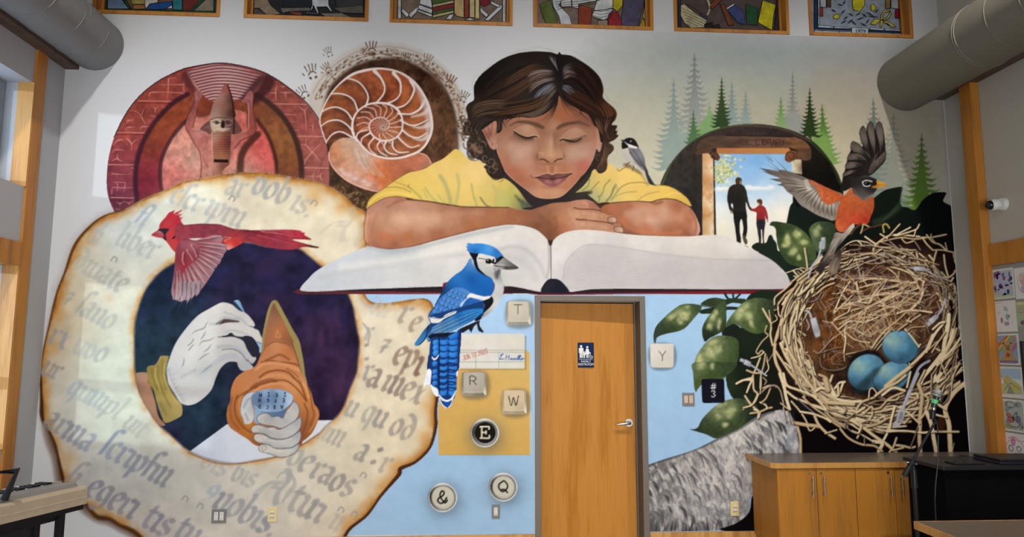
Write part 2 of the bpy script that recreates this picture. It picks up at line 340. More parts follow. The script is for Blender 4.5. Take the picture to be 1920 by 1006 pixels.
LEAF6 = [((560,40),(580,0)),((470,70),(510,90)),((540,110),(580,70)),((540,180),(590,150)),((590,180),(640,140)),((620,150),(660,190)),((650,120),(700,90)),((660,150),(720,130)),((690,170),(740,200)),((730,90),(790,120)),((730,180),(760,140)),((740,120),(830,130)),((790,100),(830,70)),((880,170),(920,200)),((600,100),(640,120)),((520,30),(560,44)),((560,150),(600,120)),((700,100),(740,130))]
pn_count = 0
for n in range(6):
 x0, x1 = WIN[n]
 W_ = structure('window_%d' % (n + 1))
 fr = G()
 fr.box(x0, x0 + .03, YW - .012, YW + .15, ZW0, ZW1,.002).box(x1 - .03, x1, YW - .012, YW + .15, ZW0, ZW1,.002).box(x0 + .03, x1 - .03, YW - .012, YW + .15, ZW0, ZW0 + .033,.002).box(x0 + .03, x1 - .03, YW - .012, YW + .15, ZW1 - .033, ZW1,.002)
 fr.box(x0 + .03, x0 + .05, YW + .085, YW + .13, ZW0 + .033, ZW1 - .033).box(x1 - .05, x1 - .03, YW + .085, YW + .13, ZW0 + .033, ZW1 - .033)
 fr.make('window_frame', oak, W_)
 G().box(x0 + .05, x1 - .05, YG + .008, YG + .014, ZW0 + .034, ZW1 - .034).make('backing_pane', glass(BGC[n]), W_)
 cx, cy = CRO[n]
 for c, q in PN[n]:
  pts = []
  for a, b in q:
   px, pz = photo_pt(cx + a * 480 / 1916, cy + b * 480 / 1916, YG)
   pts.append((min(max(px, x0 + .052), x1 - .052), YG, max(pz, ZW0 + .035)))
  P2 = np.array([(p[0], p[2]) for p in pts])
  if abs(np.sum(P2[:, 0] * np.roll(P2[:, 1],-1) - P2[:, 1] * np.roll(P2[:, 0],-1))) < 2e-4: continue
  pn_count += 1
  yo = -.0004 * (pn_count % 9)
  G().prism([(p[0], p[1] + yo, p[2]) for p in pts],(0,.007,0)).make('pane', glass(c), W_)
  l = G()
  for i in range(len(pts)):
   a, b = Vector(pts[i]), Vector(pts[(i + 1) % len(pts)])
   if (a - b).length > .004: l.rod(a + Vector((0, yo, 0)), b + Vector((0, yo, 0)),.0028, n=5)
  PN[n][0] = PN[n][0]
  l.make('came', lead, W_)
 l = G()
 if n == 5:
  for (a, b),(c, d) in LEAF6:
   p, q = photo_pt(cx + a / 3.99, b / 3.99, YG), photo_pt(cx + c / 3.99, d / 3.99, YG)
   P, Q = Vector((p[0], YG - .004, p[1])), Vector((q[0], YG - .004, q[1])); M = (P + Q) / 2; k = (Q - P).cross(Vector((0,1,0))).normalized() * .009
   l.prism([P, M + k, Q, M - k],(0,.003,0))
  me = textmesh('1979',.055, depth=.001)
  bm2 = bmesh.new(); bm2.from_mesh(me); bmesh.ops.transform(bm2, matrix=Matrix.Translation((*[photo_pt(1440 + 690 / 3.99,236 / 3.99, YG)[0]], YG - .004, photo_pt(1440 + 690 / 3.99,236 / 3.99, YG)[1])) @ Matrix.Rotation(PI / 2,4,'X'), verts=bm2.verts)
  tmp = bpy.data.meshes.new('t'); bm2.to_mesh(tmp); l.b.from_mesh(tmp); bm2.free()
  l.make('leaf_shapes', mat('dark_green_glass','2c3a44',.2), W_)
 if n == 4:
  for r in range(6):
   for k in range(8):
    a, b = 1270 + k * 22 + r * 9,62 + r * 24 + k * 10
    if b > 196 or a > 1445: continue
    p, q = photo_pt(cx + a / 3.99, b / 3.99, YG), photo_pt(cx + (a + 20) / 3.99,(b + 9) / 3.99, YG)
    l.rod((p[0], YG - .004, p[1]),(q[0], YG - .004, q[1]),.0022, n=5)
  hp = [photo_pt(cx + (1368 + 108 * math.cos(t)) / 3.99,(20 - 110 * math.sin(t) + 40 * math.cos(t)) / 3.99, YG) for t in np.linspace(-.6, PI * .9,16)]
  l.make('came', lead, W_)
  G().tube([(p[0], YG - .006, p[1]) for p in hp],.011,8).make('basket_handle', glass('c9bf96'), W_, True)
 elif n == 3:
  for k in range(4):
   l.tube([(*[photo_pt(cx + x / 3.99,(y + k * 22) / 3.99, YG)[0]], YG - .004, photo_pt(cx + x / 3.99,(y + k * 22) / 3.99, YG)[1]) for x, y in ((600,70),(660,88),(720,78),(755,40))],.002,5)
   l.tube([(*[photo_pt(cx + x / 3.99,(y + k * 18) / 3.99, YG)[0]], YG - .004, photo_pt(cx + x / 3.99,(y + k * 18) / 3.99, YG)[1]) for x, y in ((330,20),(400,0),(500,-6),(640,-30))],.002,5)
  l.make('came', lead, W_)

# ---------------------------------------------------------------- mural paint box (numpy)
CW, CH = 1920,1060
CV = np.full((CH, CW, 3),1.0) * np.array(WALLC)          # the colours of the mural, one value per square of the painted wall
PID = np.zeros((CH, CW), np.int16)       # which motif covers each square (0 = bare wall)
PARTS = [None]                           # id -> (part, sub_part)
TR = [0.0,0.0,1.0]


def K(x, y, w=320):
 TR[:] = [x, y, w / 1916.0]


def K1():
 TR[:] = [0.0,0.0,1.0]


def pid(part, sub=None):
 k = (part, sub)
 if k not in PARTS:
  PARTS.append(k)
 return PARTS.index(k)


def P_(pts):
 a = np.array(pts, float).reshape(-1,2)
 return a * TR[2] + np.array(TR[:2])


def rgb(c):
 if isinstance(c, str):
  return np.array([int(c[i:i + 2],16) / 255 for i in (0,2,4)])
 return np.array(c, float)


def spl(a, closed=True, step=3.0):
 """Catmull-Rom through a; a point given twice is a corner."""
 n = len(a)
 if n < 3:
  return a
 out = []
 idx = lambda i: a[i % n] if closed else a[min(max(i, 0), n - 1)]
 for i in range(n if closed else n - 1):
  p0, p1, p2, p3 = idx(i - 1), idx(i), idx(i + 1), idx(i + 2)
  d = np.hypot(*(p2 - p1))
  if d < 1e-6:
   continue
  m1, m2 = (p2 - p0) * .5,(p3 - p1) * .5
  if np.allclose(p0, p1): m1 = p2 - p1
  if np.allclose(p2, p3): m2 = p2 - p1
  l1, l2 = np.hypot(*m1), np.hypot(*m2)
  if l1 > 1.2 * d: m1 = m1 * 1.2 * d / l1
  if l2 > 1.2 * d: m2 = m2 * 1.2 * d / l2
  k = max(2, int(d / step) + 1)
  t = np.linspace(0,1, k, endpoint=False)[:, None]
  out.append((2 * t**3 - 3 * t**2 + 1) * p1 + (t**3 - 2 * t**2 + t) * m1 + (3 * t**2 - 2 * t**3) * p2 + (t**3 - t**2) * m2)
 if not closed:
  out.append(a[-1:])
 return np.concatenate(out)


def pmask(a, pad=0, sub=3):
 x0, y0 = int(max(0, math.floor(a[:, 0].min()) - pad)), int(max(0, math.floor(a[:, 1].min()) - pad))
 x1, y1 = int(min(CW, math.ceil(a[:, 0].max()) + 1 + pad)), int(min(CH, math.ceil(a[:, 1].max()) + 1 + pad))
 if x1 <= x0 or y1 <= y0:
  return 0,0, np.zeros((1,1))
 w, h = x1 - x0, y1 - y0
 m = np.zeros((h, w + 2))
 ax, ay = a[:, 0] - x0, a[:, 1] - y0
 bx, by = np.roll(ax, -1), np.roll(ay, -1)
 for k in range(h * sub):
  y = (k + .5) / sub
  s = (ay <= y) != (by <= y)
  if not s.any():
   continue
  X = np.sort(ax[s] + (y - ay[s]) * (bx[s] - ax[s]) / (by[s] - ay[s]))
  X = np.clip(X, 0, w)
  r = m[k // sub]
  for i in range(0, len(X) - 1,2):
   for xx, sg in ((X[i],1),(X[i + 1],-1)):
    j = int(xx); f = xx - j
    r[j] += sg * (1 - f); r[j + 1] += sg * f
 return x0, y0, np.clip(np.cumsum(m, 1)[:, :w] / sub, 0,1)


def box1(m, r, ax):
 k = 2 * r + 1
 pw = [(0,0),(0,0)]; pw[ax] = (r + 1, r)
 c = np.cumsum(np.pad(m, pw, mode='edge' if False else 'constant'), ax)
 n = m.shape[ax]
 if ax == 0:
  return (c[k:k + n] - c[:n]) / k
 return (c[:, k:k + n] - c[:, :n]) / k


def blur(m, r):
 r = max(1, int(round(r / 1.7)))
 for _ in range(3):
  m = box1(box1(m, r, 0), r, 1)
 return m


def sub_(M, x0, y0, h, w):
 """cut of mask M aligned to a window"""
 o = np.zeros((h, w))
 mx, my, m = M
 ax, ay = max(x0, mx), max(y0, my)
 bx, by = min(x0 + w, mx + m.shape[1]), min(y0 + h, my + m.shape[0])
 if bx > ax and by > ay:
  o[ay - y0:by - y0, ax - x0:bx - x0] = m[ay - my:by - my, ax - mx:bx - mx]
 return o


def seedcol(S, x0, y0, h, w, p=3.0):
 Y, X = np.mgrid[y0:y0 + h:2, x0:x0 + w:2] + .5
 n = np.zeros(X.shape + (3,)); d = np.zeros(X.shape)
 for x, y, c in S:
  q = P_([(x, y)])[0]
  k = np.exp(-((X - q[0])**2 + (Y - q[1])**2) / (2 * p * p)) + 1e-9 if p < 0 else 1.0 / (((X - q[0])**2 + (Y - q[1])**2) + 4.0)**(p / 2)
  n += k[..., None] * rgb(c); d += k
 v = n / d[..., None]
 if p > 0 and len(S) > 2:                      # soften the spots round each seed
  r = max(1, int(.2 * math.sqrt(h * w / len(S)) / 2))
  for c in range(3):
   q = np.pad(v[..., c], r * 3, mode='edge')
   for _ in range(2):
    q = box1(box1(q, r, 0), r, 1)
   v[..., c] = q[r * 3:-r * 3, r * 3:-r * 3]
 return np.repeat(np.repeat(v, 2,0),2,1)[:h, :w]


def put(M, col, id=None, op=1.0, clip=None, p=3.0):
 x0, y0, m = M
 h, w = m.shape
 if clip is not None:
  m = m * sub_(clip, x0, y0, h, w)
 if callable(col):
  Y, X = np.mgrid[y0:y0 + h, x0:x0 + w] + .5
  c = col(X, Y)
 elif isinstance(col, list):
  c = seedcol(col, x0, y0, h, w, p)
 else:
  c = rgb(col)
 v = CV[y0:y0 + h, x0:x0 + w]
 k = (m * op)[..., None]
 v[:] = v * (1 - k) + c * k
 if id is not None:
  PID[y0:y0 + h, x0:x0 + w][m > .5] = id
 return (x0, y0, m)


def fill(pts, col, id=None, op=1.0, soft=0, clip=None, s=1, p=3.0):
 a = P_(pts)
 if s:
  a = spl(a)
 if soft:
  r = soft * TR[2]
  x0, y0, m = pmask(a, int(r * 2.5) + 2)
  return put((x0, y0, blur(m, r)), col, id, op, clip, p)
 return put(pmask(a), col, id, op, clip, p)


def circ(x, y, rx, ry=None, ang=0, n=28):
 ry = ry or rx; t = np.linspace(0,2 * math.pi, n, endpoint=False); ca, sa = math.cos(math.radians(ang)), math.sin(math.radians(ang))
 return [(x + rx * math.cos(k) * ca - ry * math.sin(k) * sa, y + rx * math.cos(k) * sa + ry * math.sin(k) * ca) for k in t]


def stroke(pts, w, col, id=None, op=1.0, soft=1.0, clip=None, s=1, taper=0, step=3.0):
 """a brush line; w one width or a list along it; taper 1 = thin at the end, 2 = thin at both ends"""
 a = P_(pts)
 if s and len(a) > 2:
  a = spl(a, False, step)
 n = len(a)
 t = np.linspace(0,1, n)
 if isinstance(w, (list, tuple)):
  r = np.interp(t, np.linspace(0,1, len(w)), w) * TR[2] / 2
 else:
  r = np.full(n, w * TR[2] / 2)
  if taper == 1: r = r * (1 - t * .92)
  if taper == 2: r = r * np.clip(np.sin(np.pi * (t * .96 + .02)),.08,1)
 so = max(1.0, soft * TR[2] if soft != 1.0 else 1.0)
 R = r.max() + so + 1
 x0, y0 = max(0, int(a[:, 0].min() - R)), max(0, int(a[:, 1].min() - R))
 x1, y1 = min(CW, int(a[:, 0].max() + R) + 2), min(CH, int(a[:, 1].max() + R) + 2)
 if x1 <= x0 or y1 <= y0:
  return None
 m = np.zeros((y1 - y0, x1 - x0))
 for i in range(n - 1):
  p, q = a[i], a[i + 1]
  rr = max(r[i], r[i + 1]) + so + 1
  ax, ay = max(x0, int(min(p[0], q[0]) - rr)), max(y0, int(min(p[1], q[1]) - rr))
  bx, by = min(x1, int(max(p[0], q[0]) + rr) + 2), min(y1, int(max(p[1], q[1]) + rr) + 2)
  if bx <= ax or by <= ay:
   continue
  X = np.arange(ax, bx)[None, :] + .5 - p[0]; Y = np.arange(ay, by)[:, None] + .5 - p[1]
  d = q - p; L = d @ d + 1e-9
  u = np.clip((X * d[0] + Y * d[1]) / L, 0,1)
  D = np.sqrt((X - u * d[0])**2 + (Y - u * d[1])**2)
  rad = r[i] + (r[i + 1] - r[i]) * u
  k = np.clip((rad - D) / so + .5,0,1) * np.clip(2 * rad / 1.0,0,1)
  v = m[ay - y0:by - y0, ax - x0:bx - x0]
  np.maximum(v, k, out=v)
 return put((x0, y0, m), col, id, op, clip)


def blob(x, y, rx, ry, col, op=1.0, ang=0, clip=None):
 q = P_([(x, y)])[0]; rx, ry = rx * TR[2], ry * TR[2]
 R = max(rx, ry) * 2.2
 x0, y0, x1, y1 = max(0, int(q[0] - R)), max(0, int(q[1] - R)), min(CW, int(q[0] + R) + 1), min(CH, int(q[1] + R) + 1)
 if x1 <= x0 or y1 <= y0:
  return
 Y, X = np.mgrid[y0:y1, x0:x1] + .5
 ca, sa = math.cos(math.radians(ang)), math.sin(math.radians(ang))
 u = ((X - q[0]) * ca + (Y - q[1]) * sa) / rx; v = (-(X - q[0]) * sa + (Y - q[1]) * ca) / ry
 put((x0, y0, np.exp(-(u * u + v * v))), col, None, op, clip)


def noise(h, w, sc, seed=0, oc=3, ax=1.0):
 r = np.random.RandomState(seed); o = np.zeros((h, w)); amp = 1.0; tot = 0
 for k in range(oc):
  gx, gy = max(2, int(w / (sc * ax)) + 2), max(2, int(h / sc) + 2)
  g = r.rand(gy, gx) - .5
  yy, xx = np.linspace(0, gy - 1.001, h), np.linspace(0, gx - 1.001, w)
  iy, ix = yy.astype(int), xx.astype(int); fy, fx = (yy - iy)[:, None],(xx - ix)[None, :]
  fy, fx = fy * fy * (3 - 2 * fy), fx * fx * (3 - 2 * fx)
  A, B = g[iy][:, ix], g[iy][:, ix + 1]; Cc, D = g[iy + 1][:, ix], g[iy + 1][:, ix + 1]
  o += amp * ((A * (1 - fx) + B * fx) * (1 - fy) + (Cc * (1 - fx) + D * fx) * fy)
  tot += amp * .5; amp *= .55; sc = max(1.5, sc / 2)
 return o / tot


def mottle(M, amp, sc, seed=0, col=None, ax=1.0, oc=3):
 """brush mottling inside a mask: lighter / darker, or a second colour showing through"""
 x0, y0, m = M
 h, w = m.shape
 n = noise(h, w, sc, seed, oc, ax)
 v = CV[y0:y0 + h, x0:x0 + w]
 if col is None:
  v[:] = np.clip(v * (1 + amp * n * m)[..., None],0,1)
 else:
  k = (np.clip(n * 1.6 + .1,0,1) * amp * m)[..., None]
  v[:] = v * (1 - k) + rgb(col) * k

# ---------------------------------------------------------------- sky,spruces,library arch
rnd=random.Random(7)
K1()
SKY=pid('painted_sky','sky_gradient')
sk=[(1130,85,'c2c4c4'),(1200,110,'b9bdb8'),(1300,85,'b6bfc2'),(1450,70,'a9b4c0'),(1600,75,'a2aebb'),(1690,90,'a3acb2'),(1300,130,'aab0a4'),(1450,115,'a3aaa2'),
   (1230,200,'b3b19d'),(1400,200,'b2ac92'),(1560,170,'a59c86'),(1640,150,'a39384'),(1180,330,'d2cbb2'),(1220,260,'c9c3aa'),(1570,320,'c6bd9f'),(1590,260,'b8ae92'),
   (1700,220,'a19a88'),(1750,260,'a09a8a'),(1770,380,'aaa598'),(1720,400,'a7ab96'),(1160,240,'c4bfab'),(1240,400,'d2cbb2')]  # sky tones, with the dimmer room light at upper right painted in
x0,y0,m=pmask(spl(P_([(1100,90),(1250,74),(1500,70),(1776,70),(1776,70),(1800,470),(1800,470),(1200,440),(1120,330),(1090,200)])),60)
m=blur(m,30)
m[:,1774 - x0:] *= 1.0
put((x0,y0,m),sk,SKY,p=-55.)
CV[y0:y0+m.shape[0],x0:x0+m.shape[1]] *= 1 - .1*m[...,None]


def spruce(part,x,y,yb,hw,ct,cb,lean=0,sag=.5,n=None,solid=.45,seed=0):
 r=random.Random(seed+int(x*7+y))
 i=pid('painted_forest',part)
 h=yb - y
 n=n or max(8,int(h / 7.5))
 col=lambda X,Y: rgb(ct)+(rgb(cb) - rgb(ct))*np.clip((Y - y) / h,0,1)[...,None]
 g=h / n
 for sd in (-1,1):
  pts=[(x,y)]
  for k in range(n):
   f=(k+1.0) / n
   w=hw*f ** .95*min(1,solid*(.35+f*.9))*r.uniform(.85,1.15)
   pts += [(x+lean*f+sd*w*.72,y+h*f - g*.5),(x+lean*f+sd*w,y+h*f - g*.15)]
  fill(pts+[(x+lean,yb)],col,i,s=0)
  for k in range(n):
   f=(k+.9) / n
   yy=y+h*f - g*.5
   w=hw*f ** .95*r.uniform(.78,1.15)
   t=max(1.0,g*.3*min(1,.35+f))
   xx=x+lean*f
   stroke([(xx,yy - 1),(xx+sd*w*.45,yy+g*.35),(xx+sd*w*.8,yy+g*.45),(xx+sd*w,yy+g*.15)],[t*1.3,t*1.5,t*1.2,.9],col,i)
   if w > 10:
    stroke([(xx+sd*w*.3,yy+g*.3),(xx+sd*w*.62,yy+g*.75),(xx+sd*w*.8,yy+g*.62)],[t*1.2,t,.8],col,i)
 stroke([(x,y - 4),(x+lean*.5,y+h*.5),(x+lean,yb)],[1.2,2.2+hw*.06,3+hw*.14],col,i)


spruce('grey_spruce',1302,104,262,46,'77797a','8f938a',solid=.42,n=15)
spruce('grey_green_spruce',1263,152,318,46,'7d8882','86938a',solid=.5,n=16)
fill([(1240,285),(1252,255),(1300,250),(1330,280),(1300,330),(1262,320)],'86938a',pid('painted_forest','grey_green_spruce'),soft=5)
spruce('pale_green_spruce',1330,196,262,30,'7d9466','71915a',solid=.7)
fill([(1312,235),(1330,215),(1352,230),(1356,262),(1300,262)],'74925f',pid('painted_forest','pale_green_spruce'),soft=3)
spruce('blue_grey_spruce',1372,158,246,22,'717f7c','80908a',solid=.55)
spruce('small_grey_spruce',1398,175,246,20,'75827f','84928c',solid=.5)
spruce('small_dark_spruce',1300,210,268,18,'4a5f41','4b6a45',solid=.55)
spruce('dark_spruce',1353,150,238,21,'33462c','2c3d20',solid=.6,n=13)
spruce('tall_grey_spruce',1486,140,262,20,'6f6f6b','8a8a83',solid=.5)
fill([(1474,215),(1498,212),(1508,240),(1500,265),(1468,245)],'858680',pid('painted_forest','tall_grey_spruce'),soft=4)
spruce('green_spruce',1464,186,246,20,'56743c','7f976a',solid=.5)
spruce('leaf_green_spruce',1541,200,306,34,'3c5c24','6f8c4b',solid=.6,lean=6,n=13)
fill([(1520,250),(1550,255),(1562,300),(1545,300)],'6b8a48',pid('painted_forest','leaf_green_spruce'),soft=3)
spruce('darkest_spruce',1518,170,256,22,'232f18','25331a',solid=.55,n=12)
stroke([(1519,250),(1521,268)],3,'2a3a1e')
spruce('moss_grey_spruce',1637,188,372,56,'59625a','717f73',solid=.55,lean=6,n=20)
fill([(1635,310),(1655,290),(1690,330),(1705,420),(1610,420)],'6d7a70',pid('painted_forest','moss_grey_spruce'),soft=4)
spruce('faded_grey_spruce',1675,215,372,48,'78766d','83867a',solid=.42,n=16)
spruce('bright_green_spruce',1728,254,402,44,'465c2c','53702c',solid=.5,n=14)

ARCH=pid('painted_library','dark_arch')
arch=fill([(1232,400),(1238,345),(1262,300),(1300,263),(1350,240),(1410,232),(1470,240),(1520,262),(1556,300),(1578,345),(1585,420),(1585,480),(1585,480),(1450,490),(1300,450),(1240,440)],
   [(1260,340,'2e2b28'),(1300,280,'332c26'),(1400,243,'342b27'),(1480,262,'2a2422'),(1530,300,'16140f'),(1560,350,'0f0d0c'),(1290,400,'272423'),(1500,350,'0d0c0a'),(1260,420,'25221f')],ARCH)
mottle(arch,.25,9,3)
stroke([(1236,360),(1262,300),(1300,263),(1350,240),(1410,232)],4,'3d4a30',soft=2,clip=arch)
stroke([(1365,236),(1410,235),(1470,243),(1520,265)],3,'5a4638',op=.7,soft=3,clip=arch)
stroke([(1520,266),(1556,302),(1576,345)],4,'2d3a22',op=.8,soft=3,clip=arch)
K(1220,230)
LB='painted_library'
# lintel and its lettering
li=fill([(500,330),(560,200),(700,145),(700,145),(1620,160),(1620,160),(1730,210),(1800,300),(1790,400),(1740,420),(1680,330),(1570,280),(1570,280),(700,285),(700,285),(640,330),(520,360)],
    [(600,250,'4c3a30'),(800,200,'4f3c32'),(1100,220,'573f34'),(1400,220,'5b4134'),(1650,220,'6d4a30'),(1730,320,'5a3d2c'),(700,270,'51392d')],pid(LB,'lintel'))
mottle(li,.3,8,5,ax=3)
stroke([(840,145),(1200,150),(1600,162)],6,'140f0e',soft=8)
fill([(740,283),(1550,283),(1590,350),(740,350)],[(740,300,'a2683d'),(1200,310,'a9703f'),(1550,320,'ab7444')],pid(LB,'lintel_underside'),s=0)
fill([(715,350),(1590,350),(1590,420),(1600,1400),(1500,1500),(740,1500),(740,1500)],
  [(900,400,'7aa3cc'),(1200,420,'73a0cd'),(1500,450,'7fa7cb'),(1100,600,'86abcf'),(1400,620,'98b7d2'),(850,800,'a9c2d6'),(1200,800,'aec4d6'),(1500,800,'c3ccd2'),(800,950,'d3d4cf'),(1200,1000,'dcd6c9'),(1500,1000,'dfd6c6'),(1200,1300,'d8d0be'),(800,1200,'d4cdb9')],pid(LB,'sky_view'),s=0)
for x,y,w in ((1130,735,90),(1200,730,50),(1100,715,40),(1310,735,70),(1350,715,40),(850,740,70),(800,735,60),(760,745,40)):
 blob(x,y,w,16,'e6e2d8',.85)
 blob(x,y+14,w,12,'c9cdd0',.6)
# blossoming tree beyond the left column
i=pid(LB,'blossom_tree')
for k in range(260):
 a,b=rnd.gauss(0,1),rnd.gauss(0,1)
 x,y=780+a*95+abs(b)*25,520+b*85
 if x < 722 or y < 352 or x+(y - 500)*.3 > 1030: continue
 fill(circ(x,y,rnd.uniform(10,22),rnd.uniform(8,16),rnd.uniform(0,180),7),rnd.choice(['cfc79a','b9b98a','9aa56c','d9d1ac','8b9a5c','c5c08e']),i,op=.75)
for q in ([(722,640),(780,560),(880,480)],[(722,600),(800,540),(960,470)],[(740,690),(800,640),(900,620)],[(722,520),(760,460),(830,400)]):
 stroke(q,7,'7d7f4c',i,op=.7,taper=1)
# columns
c1=fill([(580,335),(700,335),(712,1300),(730,1300),(745,1320),(745,1335),(575,1335),(580,1300)],[(590,400,'b58a62'),(640,400,'c99f75'),(700,500,'d6c3a4'),(600,650,'b07f52'),(640,800,'caa57c'),(700,900,'dac8ab'),(600,1000,'b98a5c'),(690,1200,'d5c6a8'),(620,1200,'b08a60')],pid(LB,'left_column'),s=0)
mottle(c1,.55,10,2,'a06a3c')
fill([(560,1300),(725,1300),(745,1320),(740,1338),(560,1338)],'7d5230',pid(LB,'left_column'))
stroke([(560,1318),(740,1318)],6,'c09568')
c2=fill([(1570,400),(1690,400),(1700,580),(1590,560)],[(1580,450,'c6bda6'),(1640,450,'b5a78c'),(1690,500,'6f5f4b'),(1600,550,'cfc7b4')],pid(LB,'right_column'),s=0)
mottle(c2,.5,7,4,'8c7a60')
v=pid(LB,'column_scroll')
fill([(500,330),(560,310),(650,315),(730,330),(780,380),(760,425),(710,415),(680,390),(650,345),(540,350)],[(560,330,'4a3428'),(700,340,'5d3f2e'),(760,400,'6a4a36'),(690,380,'37261e')],v)
stroke([(660,350),(690,325),(740,345),(755,390),(720,405),(700,375)],9,'2c1d16')
fill([(1505,400),(1520,340),(1570,310),(1640,320),(1780,330),(1800,400),(1740,425),(1650,410),(1600,425),(1560,445),(1515,430)],[(1540,380,'74462c'),(1600,400,'5f3b27'),(1700,380,'5b4030'),(1780,380,'4a3528')],v)
stroke([(1530,420),(1515,370),(1560,330),(1610,350),(1600,400),(1560,405),(1550,375)],9,'3f2618')
stroke([(1640,330),(1640,395),(1700,400)],7,'33221a')
# man and boy walking away hand in hand
m_=pid(LB,'walking_man'); b_=pid(LB,'walking_boy')
fill([(950,650),(960,620),(990,612),(1020,630),(1022,665),(1015,690),(960,690)],'3a2f28',m_)
fill([(1000,650),(1020,655),(1018,690),(1000,695)],'8c6a52',m_)
fill([(945,690),(1015,690),(1050,715),(1075,770),(1090,850),(1115,940),(1140,965),(1130,990),(1100,960),(1070,890),(1068,960),(1068,1030),(930,1030),(925,930),(910,900),(900,930),(918,960),(915,1000),(890,990),(870,920),(858,850),(870,760),(895,715)],[(960,720,'29241f'),(1000,850,'1d1a18'),(900,850,'211d1b'),(1070,850,'2a2723')],m_)
fill([(935,1010),(1068,1010),(1080,1100),(1085,1200),(1070,1290),(1085,1330),(1070,1365),(1045,1330),(1030,1270),(1040,1180),(1020,1080),(1000,1120),(1000,1220),(1012,1300),(1010,1360),(985,1400),(955,1390),(965,1330),(950,1200)],'1b1917',m_)
fill([(1030,1270),(1050,1260),(1085,1330),(1075,1365),(1050,1350)],'4b4233',m_)
stroke([(895,985),(905,1000),(905,1010)],16,'8c6a52',m_)
fill([(1190,880),(1200,862),(1230,855),(1252,875),(1248,920),(1215,915)],'4b2f22',b_)
fill([(1200,895),(1225,905),(1222,930),(1205,920)],'b08468',b_)
fill([(1215,925),(1255,928),(1290,960),(1310,1020),(1318,1080),(1300,1090),(1280,1040),(1282,1100),(1190,1100),(1188,1010),(1150,995),(1120,985),(1125,965),(1170,960)],[(1220,960,'8a2b2c'),(1240,1050,'7c2526'),(1300,1040,'8f2f30')],b_)
stroke([(1305,1085),(1312,1110)],12,'9c7458',b_)
fill([(1190,1095),(1282,1095),(1275,1200),(1270,1300),(1282,1360),(1300,1395),(1270,1400),(1258,1330),(1248,1200),(1238,1200),(1240,1300),(1232,1390),(1205,1390),(1215,1330),(1200,1220)],'26222a',b_)
fill([(960,1395),(1010,1370),(1090,1390),(1130,1450),(1200,1480),(1230,1400),(1300,1400),(1400,1440),(1400,1560),(1200,1560),(1050,1470)],'1d1d1a',pid(LB,'ground_shadow'))
K1()

# ---------------------------------------------------------------- tablet disc,cave wall,nautilus
K1()
TB='painted_tablet'
CVW=pid('painted_cave_wall',None)
# cave wall disc behind the nautilus,its pale chalk ring and handprints
ring=fill(circ(722,226,152,146),[(722,90,'b0a295'),(620,130,'b4a698'),(580,200,'a99783'),(850,150,'a8927e'),(868,230,'9c8069'),(800,100,'afa195')],CVW,op=.55,soft=5)
PID[int(60):int(100)]=np.where(PID[60:100] == CVW,CVW,PID[60:100])
cave=fill([(607,200),(618,165),(640,140),(668,122),(700,112),(735,108),(765,114),(795,130),(820,150),(838,175),(850,205),(856,250),(855,300),(850,360),(760,420),(690,420),(640,380),(600,340),(598,260)],
   [(722,112,'39251c'),(640,145,'3e281b'),(800,140,'2c1811'),(835,200,'45301f'),(845,270,'4d3223'),(800,200,'5a3c28'),(620,250,'4a3022'),(690,380,'41301f'),(840,330,'50382b'),(640,350,'3d2c22')],CVW,soft=3)
mottle(cave,.45,14,8)
mottle(cave,.5,7,9,'6b4a30')
stroke([(790,118),(830,160),(853,220),(858,290)],5,'251510',op=.55,soft=5)
for k in range(46):
 t=-2.75+k*.062
 if t > .15: break
 for q in range(3):
  rr=rnd.uniform(1.0,1.14)
  tt=t+rnd.uniform(-.05,.05)
  x,y=724+130*rr*math.cos(tt),236+128*rr*math.sin(tt)
  fill(circ(x,y,rnd.uniform(1.5,4.5),rnd.uniform(1,2.5),math.degrees(tt)+90,7),rnd.choice(['4a2e1c','6d4a30','7c5a40','593a26']),CVW,op=rnd.uniform(.35,.9))
for rr,w,o in ((1.05,1.6,.6),(1.09,1.2,.5),(1.15,1.2,.45)):
 stroke([(724+132*rr*math.cos(t),238+131*rr*math.sin(t)) for t in np.linspace(-2.7,-.15,14)],w,'6b5644',CVW,op=o)


def handprint(x,y,s,ang,col,op=1.0):
 ca,sa=math.cos(math.radians(ang)),math.sin(math.radians(ang))
 T=lambda q: [(x+s*(a*ca - b*sa),y+s*(a*sa+b*ca)) for a,b in q]
 stroke(T([(-.45,-.1),(-.2,-.38),(.25,-.38),(.45,-.15)]),s*.16,col,CVW,op=op)
 fill(T([(-.5,.25),(-.3,.1),(-.1,.3),(-.25,.5)]),col,CVW,op=op)
 fill(T([(.15,.3),(.4,.1),(.55,.3),(.3,.48)]),col,CVW,op=op)
 for a,l in ((-.5,.8),(-.16,1.0),(.15,1.0),(.45,.82)):
  stroke(T([(a,-.55),(a*1.25,-.6 - l*.38)]),s*.13,col,CVW,op=op)
  stroke(T([(a*1.3,-.66 - l*.4),(a*1.42,-.72 - l*.6)]),s*.15,col,CVW,op=op)
 stroke(T([(-.95,-.15),(-1.1,-.4)]),s*.14,col,CVW,op=op)


